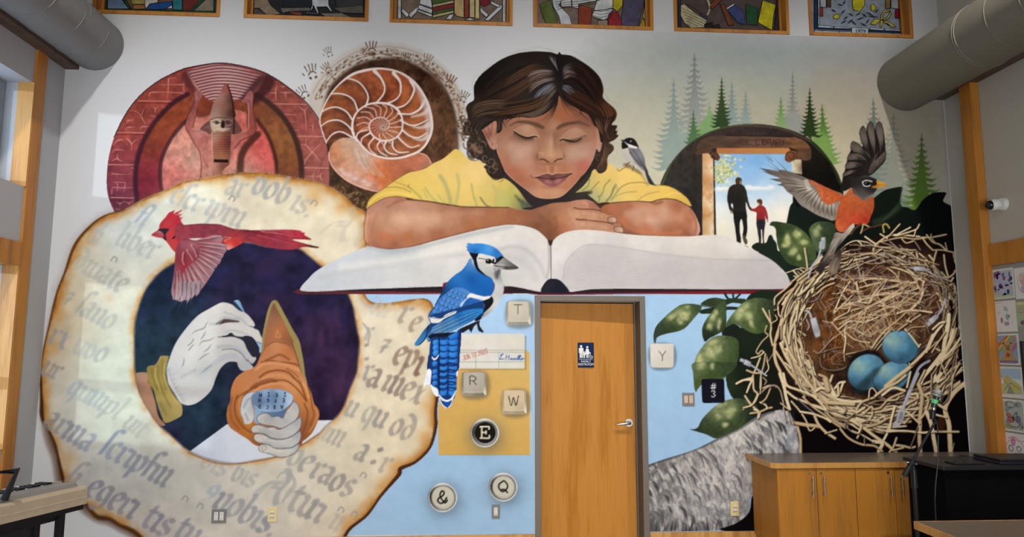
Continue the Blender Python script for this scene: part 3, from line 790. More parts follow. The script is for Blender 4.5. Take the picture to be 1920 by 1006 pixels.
for h_ in ((586,141,16,-12,'4e3a2a'),(572,178,14,-30,'54402e'),(697,97,15,-2,'5a3a28'),(618,102,11,-20,'5f5145'),(738,104,10,10,'7a6454'),(762,112,10,8,'4a2c1e'),(800,118,13,18,'6d5848'),(842,158,14,22,'54321f'),(868,186,12,26,'4a382a'),
     (820,148,11,25,'6b4a38'),(616,132,12,-35,'5c452f'),(816,185,16,15,'3c2013'),(814,208,12,10,'6a4634'),(826,240,12,0,'5c3f2f'),(684,100,8,-10,'6b503c')):
 handprint(*h_[:4],h_[4],.85)
for k in range(70):
 x,y=rnd.uniform(612,690),rnd.uniform(340,400)
 if y < 300+(690 - x)*.3+30: continue
 stroke([(x,y),(x+rnd.uniform(-8,8),y+rnd.uniform(-4,6)),(x+rnd.uniform(-8,10),y+rnd.uniform(2,8))],rnd.uniform(1.5,3),rnd.choice(['7a6344','8a7350','5c4830','2c2018']),CVW,op=.7)
for k in range(60):
 x,y=rnd.uniform(806,850),rnd.uniform(235,340)
 stroke([(x,y),(x+rnd.uniform(-3,3),y+rnd.uniform(3,9))],rnd.uniform(1,2.5),rnd.choice(['6d4a36','77553f','35211a']),op=.5)

# tablet disc
disc=fill([(200,345),(203,300),(215,255),(235,215),(262,180),(300,150),(345,128),(400,119),(440,122),(480,130),(520,150),(560,180),(590,215),(608,250),(617,300),(617,350),(617,350),(617,420),(560,440),(230,440),(217,402),(205,375)],
   [(240,240,'813a33'),(300,180,'853c33'),(220,330,'6f3038'),(215,380,'5c2a3c'),(560,220,'86443e'),(600,300,'8c4f48'),(540,180,'7a3d35'),(600,360,'894b46'),(400,400,'743830'),(250,290,'7a3336')],pid(TB,'cuneiform_rim'))
mottle(disc,.22,10,11)
K(180,100)
S=lambda q,w=9,c='c07f72',op=.85: stroke(q,w,c,None,op,clip=disc)
D=lambda q,w=9: stroke(q,w,'571714',None,.5,clip=disc,soft=6)
for q in ([(480,545),(920,552)],[(230,898),(560,902)],[(390,645),(470,665),(520,720),(560,800)],[(520,690),(530,640),(560,600)]):
 D([(x+6,y+10) for x,y in q],12)
S([(480,532),(920,542)],10); S([(230,888),(550,892)],9)
S([(815,285),(810,420),(800,500)],[16,9,5]); S([(700,352),(830,350),(970,352),(990,340)],[4,7,8,14]); S([(995,280),(985,400),(990,490)],[6,10,5]); S([(600,490),(605,445),(700,435),(850,438),(960,445),(990,470)],[6,16,7,7,8,14]); S([(830,285),(900,270)],6)
S([(385,640),(470,665),(515,720),(560,800)],[4,8,10,6]); S([(520,690),(530,640),(565,600)],[10,6,3]); S([(640,600),(665,625),(665,670)],[5,10,4]); S([(705,600),(668,620)],[4,9]); S([(740,590),(765,610),(790,600)],[4,10,4])
S([(600,695),(650,705),(680,730)],[4,9,5]); S([(350,735),(360,760),(345,780)],[5,10,4]); S([(360,752),(430,748)],[10,3]); S([(335,860),(350,832),(440,825)],[4,11,4]); S([(495,860),(510,825),(600,820)],[4,11,5])
S([(230,1000),(245,970),(320,972)],[4,9,3]); S([(345,930),(370,970),(400,1005)],[3,8,6])
K(180,260)
S([(205,75),(225,35),(290,10)],[4,10,4]); S([(340,0),(395,50),(400,130)],[6,10,5]); S([(400,60),(440,20),(480,0)],[10,6,3]); S([(180,160),(210,125),(320,128)],[4,10,3]); S([(245,165),(243,220),(300,258)],[4,11,5]); S([(243,220),(175,250)],[11,4])
S([(140,290),(440,292)],10); S([(180,385),(200,395),(340,400),(400,385)],[9,6,5,4]); S([(400,325),(440,335)],6)
S([(225,485),(245,520),(240,590)],[5,8,5]); S([(325,485),(325,540),(315,590)],[5,9,4]); S([(185,545),(250,550),(420,550)],[9,7,4]); S([(180,560),(178,620)],7); S([(200,485),(335,490)],5); S([(170,660),(500,664)],9)
S([(225,705),(270,725),(320,700)],[4,11,4]); S([(270,725),(275,760)],[10,3]); S([(320,700),(370,722),(415,700)],[4,11,4]); S([(370,722),(378,745)],[9,3]); S([(225,790),(275,792)],6)
K(420,100)
S([(475,365),(470,530)],6); S([(410,440),(475,420)],[3,8]); S([(595,350),(580,450),(590,540)],[4,14,4]); S([(500,445),(580,445)],[3,12]); S([(540,410),(590,390)],4); S([(625,365),(665,372),(740,362)],[3,11,4]); S([(662,372),(662,400)],[9,4]); S([(625,435),(690,440),(790,438)],[4,13,4]); S([(692,440),(695,530)],[12,4])
S([(500,565),(930,572)],11); S([(830,590),(905,640),(935,600)],[4,13,4]); S([(905,640),(920,760),(922,880)],[14,9,4]); S([(650,685),(820,688)],6); S([(700,762),(830,768)],5); S([(945,810),(1000,815)],[3,9]); S([(1005,760),(998,820),(1000,880)],[4,10,4]); S([(780,862),(850,868)],6)
K(420,240)
S([(800,92),(1115,95)],11); S([(850,185),(915,190),(1000,280),(1080,375)],[4,14,9,5]); S([(925,120),(915,185)],[4,12]); S([(1080,180),(1000,260),(915,360),(905,410)],[4,9,13,5]); S([(890,350),(915,360)],[4,10]); S([(890,442),(1170,450)],11)
S([(915,545),(1000,540)],[3,12]); S([(1015,490),(1000,545),(1015,600)],[4,14,4]); S([(1010,545),(1080,540)],[3,10]); S([(1110,490),(1080,540),(1110,610)],[4,14,4])
# inner channels of the disc
i=pid(TB,'inner_ring')
K1()
band=fill([(257,390),(253,330),(262,280),(285,235),(320,195),(362,172),(400,160),(450,165),(490,185),(525,215),(550,255),(562,300),(563,345),(563,440),(260,440)],
   [(270,260,'6a2e22'),(300,220,'7c3a24'),(350,185,'85402a'),(268,350,'631e2c'),(290,340,'742832'),(540,300,'6d4228'),(530,260,'805230'),(500,200,'6f3d28'),(552,360,'6a2e26'),(400,180,'6a3020')],i)
mottle(band,.2,9,12)
stroke([(258,390),(254,330),(263,280),(286,235),(320,197),(352,176)],9,'2f1620',op=.85,soft=4)
stroke([(480,178),(500,190),(530,218),(553,258),(564,300),(566,345)],10,'33201c',op=.9,soft=4)
hole=fill([(305,380),(300,340),(302,300),(320,260),(345,230),(380,210),(440,205),(480,225),(503,260),(516,300),(518,345),(518,400),(320,400)],
   [(320,280,'b5786a'),(340,260,'b27766'),(330,330,'b25f57'),(360,300,'a9806f'),(340,350,'b36f68'),(480,270,'b54e48'),(470,310,'b27064'),(500,300,'b3504b'),(460,325,'b58878'),(320,360,'ad625e'),(400,260,'9a5548')],pid(TB,'inner_panel'))
mottle(hole,.22,8,13)
stroke([(307,375),(301,340),(303,300),(321,260),(346,230),(362,220)],7,'371a20',op=.85,soft=3)
stroke([(482,225),(504,258),(517,300),(519,345)],7,'3a1c18',op=.85,soft=4)
# fan-shaped basket carried on the head
b=fill([(352,133),(400,121),(440,124),(497,141),(497,141),(488,160),(470,178),(448,188),(400,190),(375,172),(358,152)],[(400,125,'ac827e'),(430,150,'ba9690'),(480,140,'94635f'),(370,150,'a5746f'),(440,180,'b28d86')],pid(TB,'woven_basket'))
for k in range(12):
 f=k / 11.0
 y=127+f*60; xl=353+f*36; xr=496 - f*42
 stroke([(xl,y+6 - f*3),((xl+xr) / 2 - 20,y - 4+f*4),((xl+xr) / 2+15,y - 3+f*3),(xr,y+8 - f*5)],2.6,'5d2c32',op=.9,clip=b)
 stroke([(xl,y+3 - f*3),((xl+xr) / 2 - 20,y - 6.5+f*4),((xl+xr) / 2+15,y - 5.6+f*3),(xr,y+5 - f*5)],1.3,'c29a9c',op=.6,clip=b)
fill([(483,145),(497,142),(480,172),(458,190),(440,194),(452,182)],'3a1a1e',op=.8,soft=3,clip=b)
stroke([(345,129),(400,119),(440,121),(500,138),(560,179),(592,215),(610,252),(619,305)],2.2,'2b1416')
stroke([(345,129),(300,150),(262,180),(235,215),(214,257)],2,'2b1416',op=.9)
# the bearded figure
stroke([(483,252),(462,274),(452,296),(450,330)],13,'3a2018',op=.85,soft=5,clip=hole)
fill([(497,140),(516,152),(500,178),(478,196),(462,196),(484,168)],'33161a',op=.8,soft=3,clip=disc)
fill([(352,133),(340,140),(350,165),(368,176),(360,152)],'4a2224',op=.75,soft=3,clip=disc)
K(180,100)
F=pid(TB,'relief_figure')
body=fill([(1100,450),(1130,415),(1170,425),(1195,460),(1180,500),(1150,560),(1130,640),(1110,740),(1085,830),(1150,830),(1240,880),(1290,905),(1510,905),(1620,870),(1700,850),(1695,760),(1710,640),(1690,560),(1640,540),(1680,480),(1700,440),(1740,420),(1765,470),(1760,560),(1770,700),(1800,850),(1770,910),(1640,970),(1560,1060),(1500,1200),(1500,1240),(1420,1330),(1480,1420),(1200,1430),(1170,1420),(1180,1280),(1165,1120),(1100,1000),(1030,890),(1005,830),(1025,720),(1075,600),(1090,520)],
   [(1120,470,'99605e'),(1130,560,'7d4240'),(1060,700,'8d4f48'),(1030,820,'8a4840'),(1150,880,'a06a62'),(1230,960,'8e5048'),(1720,480,'8e5454'),(1740,650,'86463f'),(1780,830,'7c3c34'),(1600,950,'9a5a50'),(1300,1000,'a3645a'),(1250,1200,'a4675c'),(1300,1320,'aa7466'),(1400,1360,'7d4c3c'),(1460,1300,'5c3428')],F)
mottle(body,.18,7,14)
for q in ([(1100,450),(1105,520),(1085,600),(1025,720),(1006,830),(1100,1000),(1168,1120),(1182,1280),(1172,1420)],[(1135,640),(1112,740),(1087,830)],[(1700,640),(1696,760),(1700,850)],[(1800,850),(1770,912),(1640,972),(1560,1060)],[(1762,560),(1772,700),(1802,850)]):
 stroke(q,9,'3a1a18',op=.75,soft=7)
for q in ([(1120,430),(1115,480)],[(1145,430),(1138,480)],[(1170,440),(1155,490)],[(1720,430),(1725,480)],[(1700,450),(1705,490)]):
 stroke(q,6,'6d3634',op=.8)
stroke([(1710,560),(1715,680),(1705,850),(1640,880)],10,'c08a7c',op=.7,soft=6)
stroke([(1090,850),(1180,850),(1250,900)],12,'b88676',op=.6,soft=8)
stroke([(1200,1140),(1230,1230),(1260,1280)],14,'7a4236',op=.6,soft=9)
fill([(1150,620),(1280,540),(1290,680),(1140,720)],'5a241c',op=.8,soft=10,clip=hole)
sh=fill([(1170,845),(1280,760),(1290,905),(1230,880)],'5c3a38',F)
sh2=fill([(1530,740),(1570,750),(1640,870),(1520,900)],'5f3c36',F)
for k in range(9):
 stroke([(1190+k*11,860 - k*9),(1285,800+k*12)],3,'8d6560',op=.6,clip=sh)
 stroke([(1530,760+k*14),(1570+k*8,770+k*12)],3,'3a2220',op=.6,clip=sh2)
hat=fill([(1465,345),(1490,380),(1520,470),(1545,600),(1555,720),(1290,730),(1280,760),(1295,640),(1320,560),(1390,450),(1430,360)],
     [(1460,380,'8a4a42'),(1400,500,'9c7066'),(1350,620,'8f6a5c'),(1320,700,'9a7c72'),(1450,600,'7c5242'),(1530,650,'3c2420'),(1520,520,'4a2c28')],F)
for k in range(9):
 stroke([(1300+max(0,5 - k)*16,480+k*28),(1400,492+k*28),(1530,470+k*30)],5,'4d2e26',op=.55,clip=hat,soft=4)
stroke([(1480,360),(1530,520),(1550,720),(1545,900)],16,'24110f',op=.9,soft=8)
face=fill([(1285,750),(1330,725),(1430,715),(1530,720),(1540,800),(1520,880),(1420,900),(1320,880),(1290,830)],[(1330,770,'a08f78'),(1480,780,'6a4a44'),(1400,860,'a58d7a'),(1520,800,'4f3430')],F)
for e in (1355,1480):
 stroke(circ(e,778,50,34,0,14)+circ(e,778,50,34,0,14)[:1],9,'b5a389' if e < 1400 else '7c6457',op=.9)
 stroke([(e - 45,775),(e,758),(e+42,785)],7,'2c1b18')
 fill(circ(e,780,22,14),'3c2a26')
stroke([(1290,745),(1350,722),(1430,720),(1530,726)],8,'4a302a')
fill([(1410,760),(1440,760),(1445,830),(1405,835)],'2a1614')
stroke([(1340,850),(1400,838),(1440,850),(1500,845)],10,'b09a86',op=.8)
stroke([(1350,880),(1420,885),(1500,880)],12,'5a2e2a')
stroke([(1370,895),(1420,888),(1470,898)],8,'b0705f')
beard=fill([(1300,880),(1520,880),(1505,1180),(1490,1230),(1330,1225),(1310,1150)],[(1330,950,'8d6a58'),(1400,1000,'7a3a30'),(1480,1000,'4a2420'),(1380,1180,'8a5a40')],F,s=0)
for k in range(22):
 stroke([(1305,905+k*14),(1400,910+k*14),(1515,903+k*14)],3.5,'b08a6c' if k % 2 else '4a241c',op=.65,clip=beard)
for k in range(9):
 stroke([(1325+k*22,1090),(1330+k*20,1200)],3,'3c1e18',op=.5,clip=beard)
fill([(1320,1188),(1490,1192),(1485,1228),(1325,1222)],'1d1010',F,s=0)
stroke([(1300,890),(1312,1150),(1318,1200)],9,'b79182',op=.7)

# nautilus
K1()
N='painted_nautilus'
body=fill([(618,300),(617,285),(625,268),(645,258),(670,262),(700,290),(740,297),(776,285),(776,285),(800,292),(812,315),(800,345),(740,365),(722,358),(700,356),(680,352),(650,338),(628,318)],
   [(630,280,'b0714f'),(650,275,'b59884'),(680,300,'b3a093'),(640,310,'b0795c'),(700,320,'b5623a'),(740,320,'ad6244'),(660,335,'b88a78'),(690,345,'ba8b7c'),(720,335,'b36236'),(780,310,'a9634a'),(760,330,'7d4a36'),(800,320,'a5715c')],pid(N,'living_chamber'))
mottle(body,.16,9,20)
for x,y in ((640,318),(655,328),(665,335),(682,340),(645,325),(690,346)):
 blob(x,y,6,4,'c8b4ae',.7)
for k in range(14):
 stroke([(648+k*3.6,268+k*2.3),(654+k*4,295+k*1.6),(668+k*4,318+k)],3.5,rnd.choice(['bfaca0','b08a74','b57a58']),op=.4,soft=3,clip=body)
stroke([(776,285),(800,292),(812,316)],2,'c79a88')
stroke([(617,285),(618,300),(628,318),(650,338),(680,352),(705,358),(725,357)],2.2,'d0a294')
shell=fill([(600,222),(612,190),(632,162),(660,140),(690,131),(720,129),(752,137),(780,158),(800,190),(809,225),(808,250),(795,275),(776,288),(740,297),(700,290),(670,262),(640,258),(622,262),(612,268),(604,245)],
    [(630,200,'7c4427'),(660,170,'82462a'),(700,150,'8d4a2e'),(740,165,'96482a'),(770,190,'94502f'),(780,230,'8f4f30'),(640,240,'6f3e2a'),(690,200,'6b3a26'),(720,180,'7a3c22'),(700,240,'8b4a34'),(760,270,'9c6040'),(730,280,'a06746')],pid(N,'shell'))
mottle(shell,.25,7,21)
CR='d2c3be'
SP=pid(N,'spiral_walls')
cx,cy=717,238.5
# the dark side of every chamber,then its pale septum
K(180,60,720)
sept=[P_(q) for q in ([(1150,545),(1180,510),(1225,498),(1295,535)],[(1125,468),(1160,445),(1210,440),(1255,465),(1288,505)],[(1105,415),(1150,385),(1200,375),(1250,398),(1280,440)],
  [(1130,325),(1180,308),(1240,312),(1285,340),(1306,392)],[(1190,250),(1250,232),(1310,250),(1345,290),(1358,330),(1345,372)],[(1390,195),(1422,230),(1440,270),(1434,310),(1400,352)],
  [(1485,205),(1518,250),(1520,300),(1498,335),(1455,356)],[(1570,240),(1588,285),(1572,330),(1540,365),(1496,380)],[(1640,345),(1615,385),(1575,408),(1510,408)],[(1658,435),(1615,458),(1570,465),(1518,440)],
  [(1655,500),(1612,525),(1570,520),(1526,488)],[(1612,565),(1570,575),(1532,550),(1506,522)],[(1560,598),(1510,600),(1482,575),(1480,545)],[(1503,612),(1460,602),(1438,572),(1448,545)],
  [(1452,618),(1420,600),(1403,570),(1418,542)],[(1398,612),(1370,590),(1362,560),(1385,530)],[(1345,590),(1325,560),(1328,530),(1365,505)],[(1310,560),(1300,525),(1312,500),(1352,488)])]
K1()
sept=[[tuple(v) for v in q] for q in sept]
for q in sept:
 stroke([(x+(4 if x < 740 else -2),y+6) for x,y in q],[3,12,9,5],'2f1a15',op=.5,soft=7,clip=shell)
for q in sept[1:13]:
 xm,ym=q[2][0] - 2,q[2][1]+9
 blob(xm+(xm - cx)*.18,ym+(ym - cy)*.15 - 3,16,11,'b06a3c',.5,math.degrees(math.atan2(ym - cy,xm - cx)),clip=shell)
for q in sept:
 stroke(q,[1.8,2.6,2.6,3.2],CR,SP,clip=shell)
for q in (sept[5],sept[6],sept[7],sept[8]):
 stroke(q[:3],[7,4,3],CR,SP,clip=shell)
# main whorl lines
stroke([(612,268),(604,245),(600,222),(612,190),(632,162),(660,140),(690,131),(720,129),(752,137),(780,158),(800,190),(809,225),(808,250),(795,275),(776,288),(740,297),(705,292),(685,280),(670,262)],[2,2,2.4,2.6,3,5,5,3.6,3.6,5,5,6,5,4.5,4,4,3.5,3,3],CR,SP)
fill([(775,155),(798,185),(808,225),(806,250),(798,245),(797,215),(788,185)],'b9a8a4',op=.8,soft=4,clip=shell)
for q in ([(808,200),(794,213),(772,219)],[(808,232),(790,239),(775,238)],[(803,255),(790,262),(775,259)]):
 stroke(q,[10,6,3],'c8b8b2',op=.8,soft=4,clip=shell)
stroke([(670,264),(662,250),(661,230),(668,212),(685,198),(705,193),(728,195),(745,205),(754,222),(754,242),(745,256),(730,263),(714,263),(700,255),(693,243),(693,232),(700,224),(712,220),(724,223),(730,232),(728,240),(720,243),(714,240),(715,236),(719,236)],[4,4.5,4,3.5,3,3,3.5,4,4,4,3.5,3,3,3,3.2,3.2,3,2.6,2.4,2.2,2,1.6,1.4,1.2],CR,SP)
for k in range(15):
 t=-math.pi*1.15+k*.36
 R0,R1=27 - k*.1,44 - max(0,k - 8)*1.0
 if k > 11: R1=38
 q=[(cx - 4+R1*math.cos(t),cy - 9+9*min(1,k / 11)+R1*.88*math.sin(t)),(cx - 2+(R0+7)*math.cos(t+.2),cy - 6+(R0+5)*.95*math.sin(t+.2)),(cx - 4+R0*.72*math.cos(t+.26),cy - 4+R0*.66*math.sin(t+.26))]
 stroke(q,1.7,'c4aca2',SP)
for k in range(16):
 t=k*.393
 stroke([(cx - 4+17*math.cos(t),cy - 4+16*math.sin(t)),(cx+8*math.cos(t+.5),cy - 1+8*math.sin(t+.5)),(cx+1+2.5*math.cos(t+1),cy+2.5*math.sin(t+1))],1.4,'a8897c',SP)
for x,y in ((684,262),(700,268),(682,240),(690,280),(712,278)):
 blob(x,y,7,6,'b8623c',.5,clip=shell)

# ---------------------------------------------------------------- parchment ring,its hole,the lettering
K1()
PM=pid('painted_parchment',None)
outer=[(75,715),(77,680),(84,640),(92,610),(100,580),(108,545),(122,510),(140,460),(168,425),(195,405),(232,393),(270,372),(310,356),(345,340),(380,334),(420,327),(460,323),(500,324),(550,332),(600,342),(640,362),(665,385),(688,402),
   (690,440),(690,560),(800,560),(818,600),(830,640),(830,700),(821,730),(817,770),(817,800),(806,838),(797,850),(780,865),(765,872),(751,878),(749,888),(738,905),(715,928),(700,945),(688,965),(668,980),(655,992),(648,1010),(640,1040),
   (400,1050),(280,1025),(250,995),(225,984),(205,972),(192,965),(182,968),(170,958),(160,943),(140,935),(120,905),(112,870),(106,855),(104,835),(96,815),(84,800),(79,780),(78,750)]
inner=[(252,640),(253,605),(262,570),(275,540),(300,510),(330,490),(360,470),(400,452),(440,452),(470,455),(500,462),(540,465),(560,466),(580,480),(605,500),(640,520),(650,545),(662,575),(668,610),(674,640),(672,670),(668,700),(655,730),(645,760),(630,782),
   (612,797),(598,812),(575,828),(545,845),(520,855),(480,862),(440,868),(400,862),(370,852),(345,838),(320,815),(300,798),(280,770),(262,735),(254,700),(252,670)]
# scorched shadow on the wall around it
x0,y0,m=pmask(spl(P_(outer)),40)
put((x0,y0,blur(m,13)),'6b5140',None,.55)
for q in ([(86,770),(92,820),(106,860),(112,900),(122,925)],[(148,944),(180,968),(206,976),(228,988),(250,1000),(278,1024)]):
 stroke(q,17,'6a5446',op=.75,soft=9)
 stroke([(x+3,y - 2) for x,y in q],7,'4f3b2c',op=.7,soft=5)
stroke([(700,970),(745,908),(755,890),(800,862),(822,800),(826,740)],9,'4b3733',op=.75,soft=7)
par=fill(outer,[(150,470,'c3b8a0'),(120,560,'bca888'),(100,640,'b39d7e'),(200,560,'c8c5b4'),(240,640,'c6cab8'),(180,700,'c4cbba'),(200,780,'c5cdbc'),(130,760,'b4aea2'),(160,860,'b2ada4'),(260,900,'b4afa6'),(350,930,'b8b2a8'),(300,990,'b5aca2'),(450,960,'bdb5a8'),(560,920,'c2b8a6'),(640,900,'c6b9a2'),(620,980,'c3b59e'),
       (700,830,'cdbfa4'),(760,800,'d0c0a2'),(740,720,'d3c4a8'),(700,640,'d3c6ae'),(760,600,'d1c4ab'),(690,570,'d2c8b2'),(220,430,'c5cbc6'),(300,420,'cbcdc0'),(380,390,'d2ccb8'),(460,360,'d2c6ac'),(540,400,'d3c8ae'),(620,430,'d3c7ad'),(640,480,'d0c4ab'),(120,700,'b8ae9c'),(500,1010,'bbb0a2')],PM,p=2.5)
mottle(par,.07,26,31)
x0,y0,m=par
# browned rim: distance in from the burnt edge
e=m - blur(m,22)*1.0
nz=noise(*m.shape,22,32,3)
k=np.clip(e*(2.5+1.9*nz) - .12,0,1)*m
put((x0,y0,k),'a8702f',None,.9)
k2=np.clip((m - blur(m,6))*(1.5+1.2*noise(*m.shape,12,33,2)) - .15,0,1)*m
put((x0,y0,k2),'5c3312',None,.9)
for x,y,r,o in ((340,372,16,.4),(590,368,22,.55),(640,388,16,.6),(665,400,12,.5),(170,450,14,.5),(140,480,12,.6),(112,590,14,.5),(100,650,14,.5),(86,735,13,.6),(130,860,22,.4),(785,660,10,.2),(800,760,16,.45),(795,820,16,.5),(745,870,18,.6),(720,910,22,.5),(690,950,20,.5),(655,980,18,.6),(180,950,12,.5),(225,975,14,.5),(205,560,10,.2),(420,345,14,.3)):
 blob(x,y,r,r*.8,'b8813f',o,rnd.uniform(0,180),clip=par)
stroke([(75,720),(77,680),(92,610),(108,545),(122,510),(140,460),(168,425),(195,405),(232,393)],[5,3,2.5,4,3,5,5,3,2],'55300f',PM,op=.9,soft=2)
stroke([(76,700),(78,750),(80,785),(96,815),(104,835),(112,870),(120,905)],[5,5,8,4,4,5,6],'3d2210',PM,op=.95,soft=3)
stroke([(160,943),(182,968),(205,972),(225,984),(250,995),(270,1012)],[5,8,7,6,8,7],'4a2a12',PM,op=.9,soft=4)
stroke([(640,1020),(655,992),(688,965),(715,928),(749,888),(751,878),(780,865),(806,838),(817,800),(817,770),(821,735)],[6,6,5,5,6,8,5,5,6,6,5],'3a1f12',PM,op=.95,soft=3)
# the ochre browned edge round the hole
hx0,hy0,hm=pmask(spl(P_(inner)),60)
hb=np.clip(blur(hm,19)*2.0*(1+.9*noise(*hm.shape,18,35,3)) - .25,0,1)*(1 - hm)
put((hx0,hy0,hb),'b87a34',None,.85,clip=par)
hb2=np.clip(blur(hm,5)*1.7*(1+.7*noise(*hm.shape,10,36,2)) - .4,0,1)*(1 - hm)
put((hx0,hy0,hb2),'8a5220',None,.8,clip=par)

# ---- blackletter written with a broad pen: strokes in a box one x-height tall
GL={'i': [[(0,.05),(.16,.16),(.12,.82),(.28,.95)]],'l': [[(.02,-.6),(.16,-.45),(.12,.82),(.3,.95)]],'f': [[(.5,-.5),(.3,-.62),(.16,-.4),(.12,.95)],[(-.05,.12),(.4,.08)]],'S': [[(.5,-.5),(.3,-.62),(.16,-.4),(.1,1.0)]],
   'n': [[(0,.1),(.14,.2),(.1,.8),(.24,.95)],[(.14,.22),(.42,.0),(.54,.18),(.5,.8),(.64,.95)]],'u': [[(0,.05),(.14,.18),(.1,.78),(.34,.98),(.5,.8)],[(.44,.05),(.56,.16),(.52,.82),(.66,.95)]],'o': [[(.12,.2),(.08,.72),(.32,.98),(.52,.75),(.54,.25),(.3,.0),(.1,.2)]],
   'r': [[(0,.1),(.14,.2),(.1,.8),(.26,.95)],[(.16,.22),(.36,.02),(.48,.15)]],'e': [[(.46,.35),(.5,.15),(.28,.0),(.1,.22),(.08,.72),(.3,.98),(.48,.82)],[(.12,.55),(.46,.35)]],'c': [[(.44,.16),(.28,.0),(.1,.22),(.08,.72),(.3,.98),(.46,.82)]],
   't': [[(.14,-.25),(.12,.75),(.3,.98),(.42,.85)],[(-.05,.1),(.4,.06)]],'a': [[(.05,.12),(.3,.0),(.46,.18),(.44,.8),(.58,.95)],[(.42,.45),(.1,.55),(.08,.8),(.26,.97),(.44,.75)]],'b': [[(.04,-.6),(.14,-.45),(.1,.72),(.32,.98),(.52,.75),(.54,.25),(.34,.02),(.14,.25)]],
   'd': [[(-.05,-.5),(.3,-.3),(.52,.2),(.5,.75),(.3,.98),(.08,.72),(.12,.25),(.34,.1),(.5,.25)]],'q': [[(.5,.12),(.28,.0),(.1,.22),(.08,.7),(.3,.95),(.48,.75)],[(.48,.05),(.5,.9),(.46,1.45)]],'p': [[(0,.1),(.14,.2),(.1,1.45)],[(.12,.25),(.36,.02),(.54,.22),(.52,.72),(.3,.97),(.12,.8)]],
   'g': [[(.5,.1),(.28,.0),(.1,.22),(.08,.65),(.3,.85),(.48,.65)],[(.48,.05),(.52,1.0),(.3,1.35),(.02,1.25)]],'s': [[(.46,.14),(.26,.0),(.1,.2),(.16,.42),(.44,.56),(.48,.8),(.28,.98),(.06,.84)]],'m': [[(0,.1),(.14,.2),(.1,.8),(.22,.95)],[(.14,.22),(.38,.0),(.5,.18),(.46,.8),(.58,.95)],[(.5,.22),(.74,.0),(.86,.18),(.82,.8),(.96,.95)]],
   '7': [[(.0,.15),(.4,.1),(.2,.55),(.15,.95)],[(.05,.55),(.42,.5)]],'x': [[(.05,.1),(.2,.05),(.36,.85),(.55,.95)],[(.5,.1),(.05,.95)]],'9': [[(.4,.5),(.1,.45),(.12,.05),(.4,-.05),(.5,.3),(.35,.8),(.0,1.1)]],'A': [[(-.5,.9),(-.2,.3),(.3,.1)],[(-.1,-.4),(.2,-.6),(.5,-.2),(.4,.5),(.6,.98),(.8,.8)],[(.0,.35),(.4,.3)]],'.': [[(.1,.85),(.22,.97)]],
   ':': [[(.1,.15),(.22,.28)],[(.1,.8),(.22,.93)]],"'": [[(.05,-.4),(.25,-.5),(.3,-.3)]],'v': [[(0,.05),(.14,.18),(.1,.7),(.34,.98),(.54,.7),(.5,.25),(.34,.0),(.2,.12)]]}
GW={'i': .36,'l': .38,'f': .42,'S': .34,'m': 1.06,' ': .5,'r': .52,'t': .48,'.': .45,':': .5,"'": .0,'c': .56,'s': .6,'e': .6,'A': 1.1,'9': .7}
LT=pid('painted_parchment','blackletter_writing')


def blackletter(txt,x,y,size,ang,col,op=.6,slant=.0,pen=.27,sx=.95):
 """col one colour or two that the line fades between"""
 ca,sa=math.cos(math.radians(ang)),math.sin(math.radians(ang))
 cx_=0.0; tot=sum(GW.get(c,.72) for c in txt)
 for c in txt:
  for q in GL.get(c,[]):
   a=np.array([(x+size*((cx_+px)*sx*ca - py*(sa+slant*ca)),y+size*((cx_+px)*sx*sa+py*(ca - slant*sa))) for px,py in q])
   a=spl(a,False,2.5)
   nb=size*pen*.5*np.array([math.cos(math.radians(ang - 42)),math.sin(math.radians(ang - 42))])
   x0,y0=int(a[:,0].min() - size*pen - 3),int(a[:,1].min() - size*pen - 3)
   w,h=int(a[:,0].max()+size*pen+4) - x0,int(a[:,1].max()+size*pen+4) - y0
   m=np.zeros((h,w))
   for k in range(len(a) - 1):
    p0,p1=a[k],a[k+1]
    quad=np.array([p0 - nb,p0+nb,p1+nb,p1 - nb])
    X0,Y0,mm=pmask(quad,0,2)
    s_=sub_((X0,Y0,mm),x0,y0,h,w)
    m=np.minimum(1,m+s_)
   m=np.minimum(1,blur(m,1.2)*1.25)
   f=cx_ / max(tot,.1)
   cc=col if isinstance(col,str) else tuple(rgb(col[0])*(1 - f)+rgb(col[1])*f)
   o=op*rnd.uniform(.75,1.1)
   put((x0,y0,m),cc,LT,min(1,o),clip=par)
  cx_ += GW.get(c,.72)


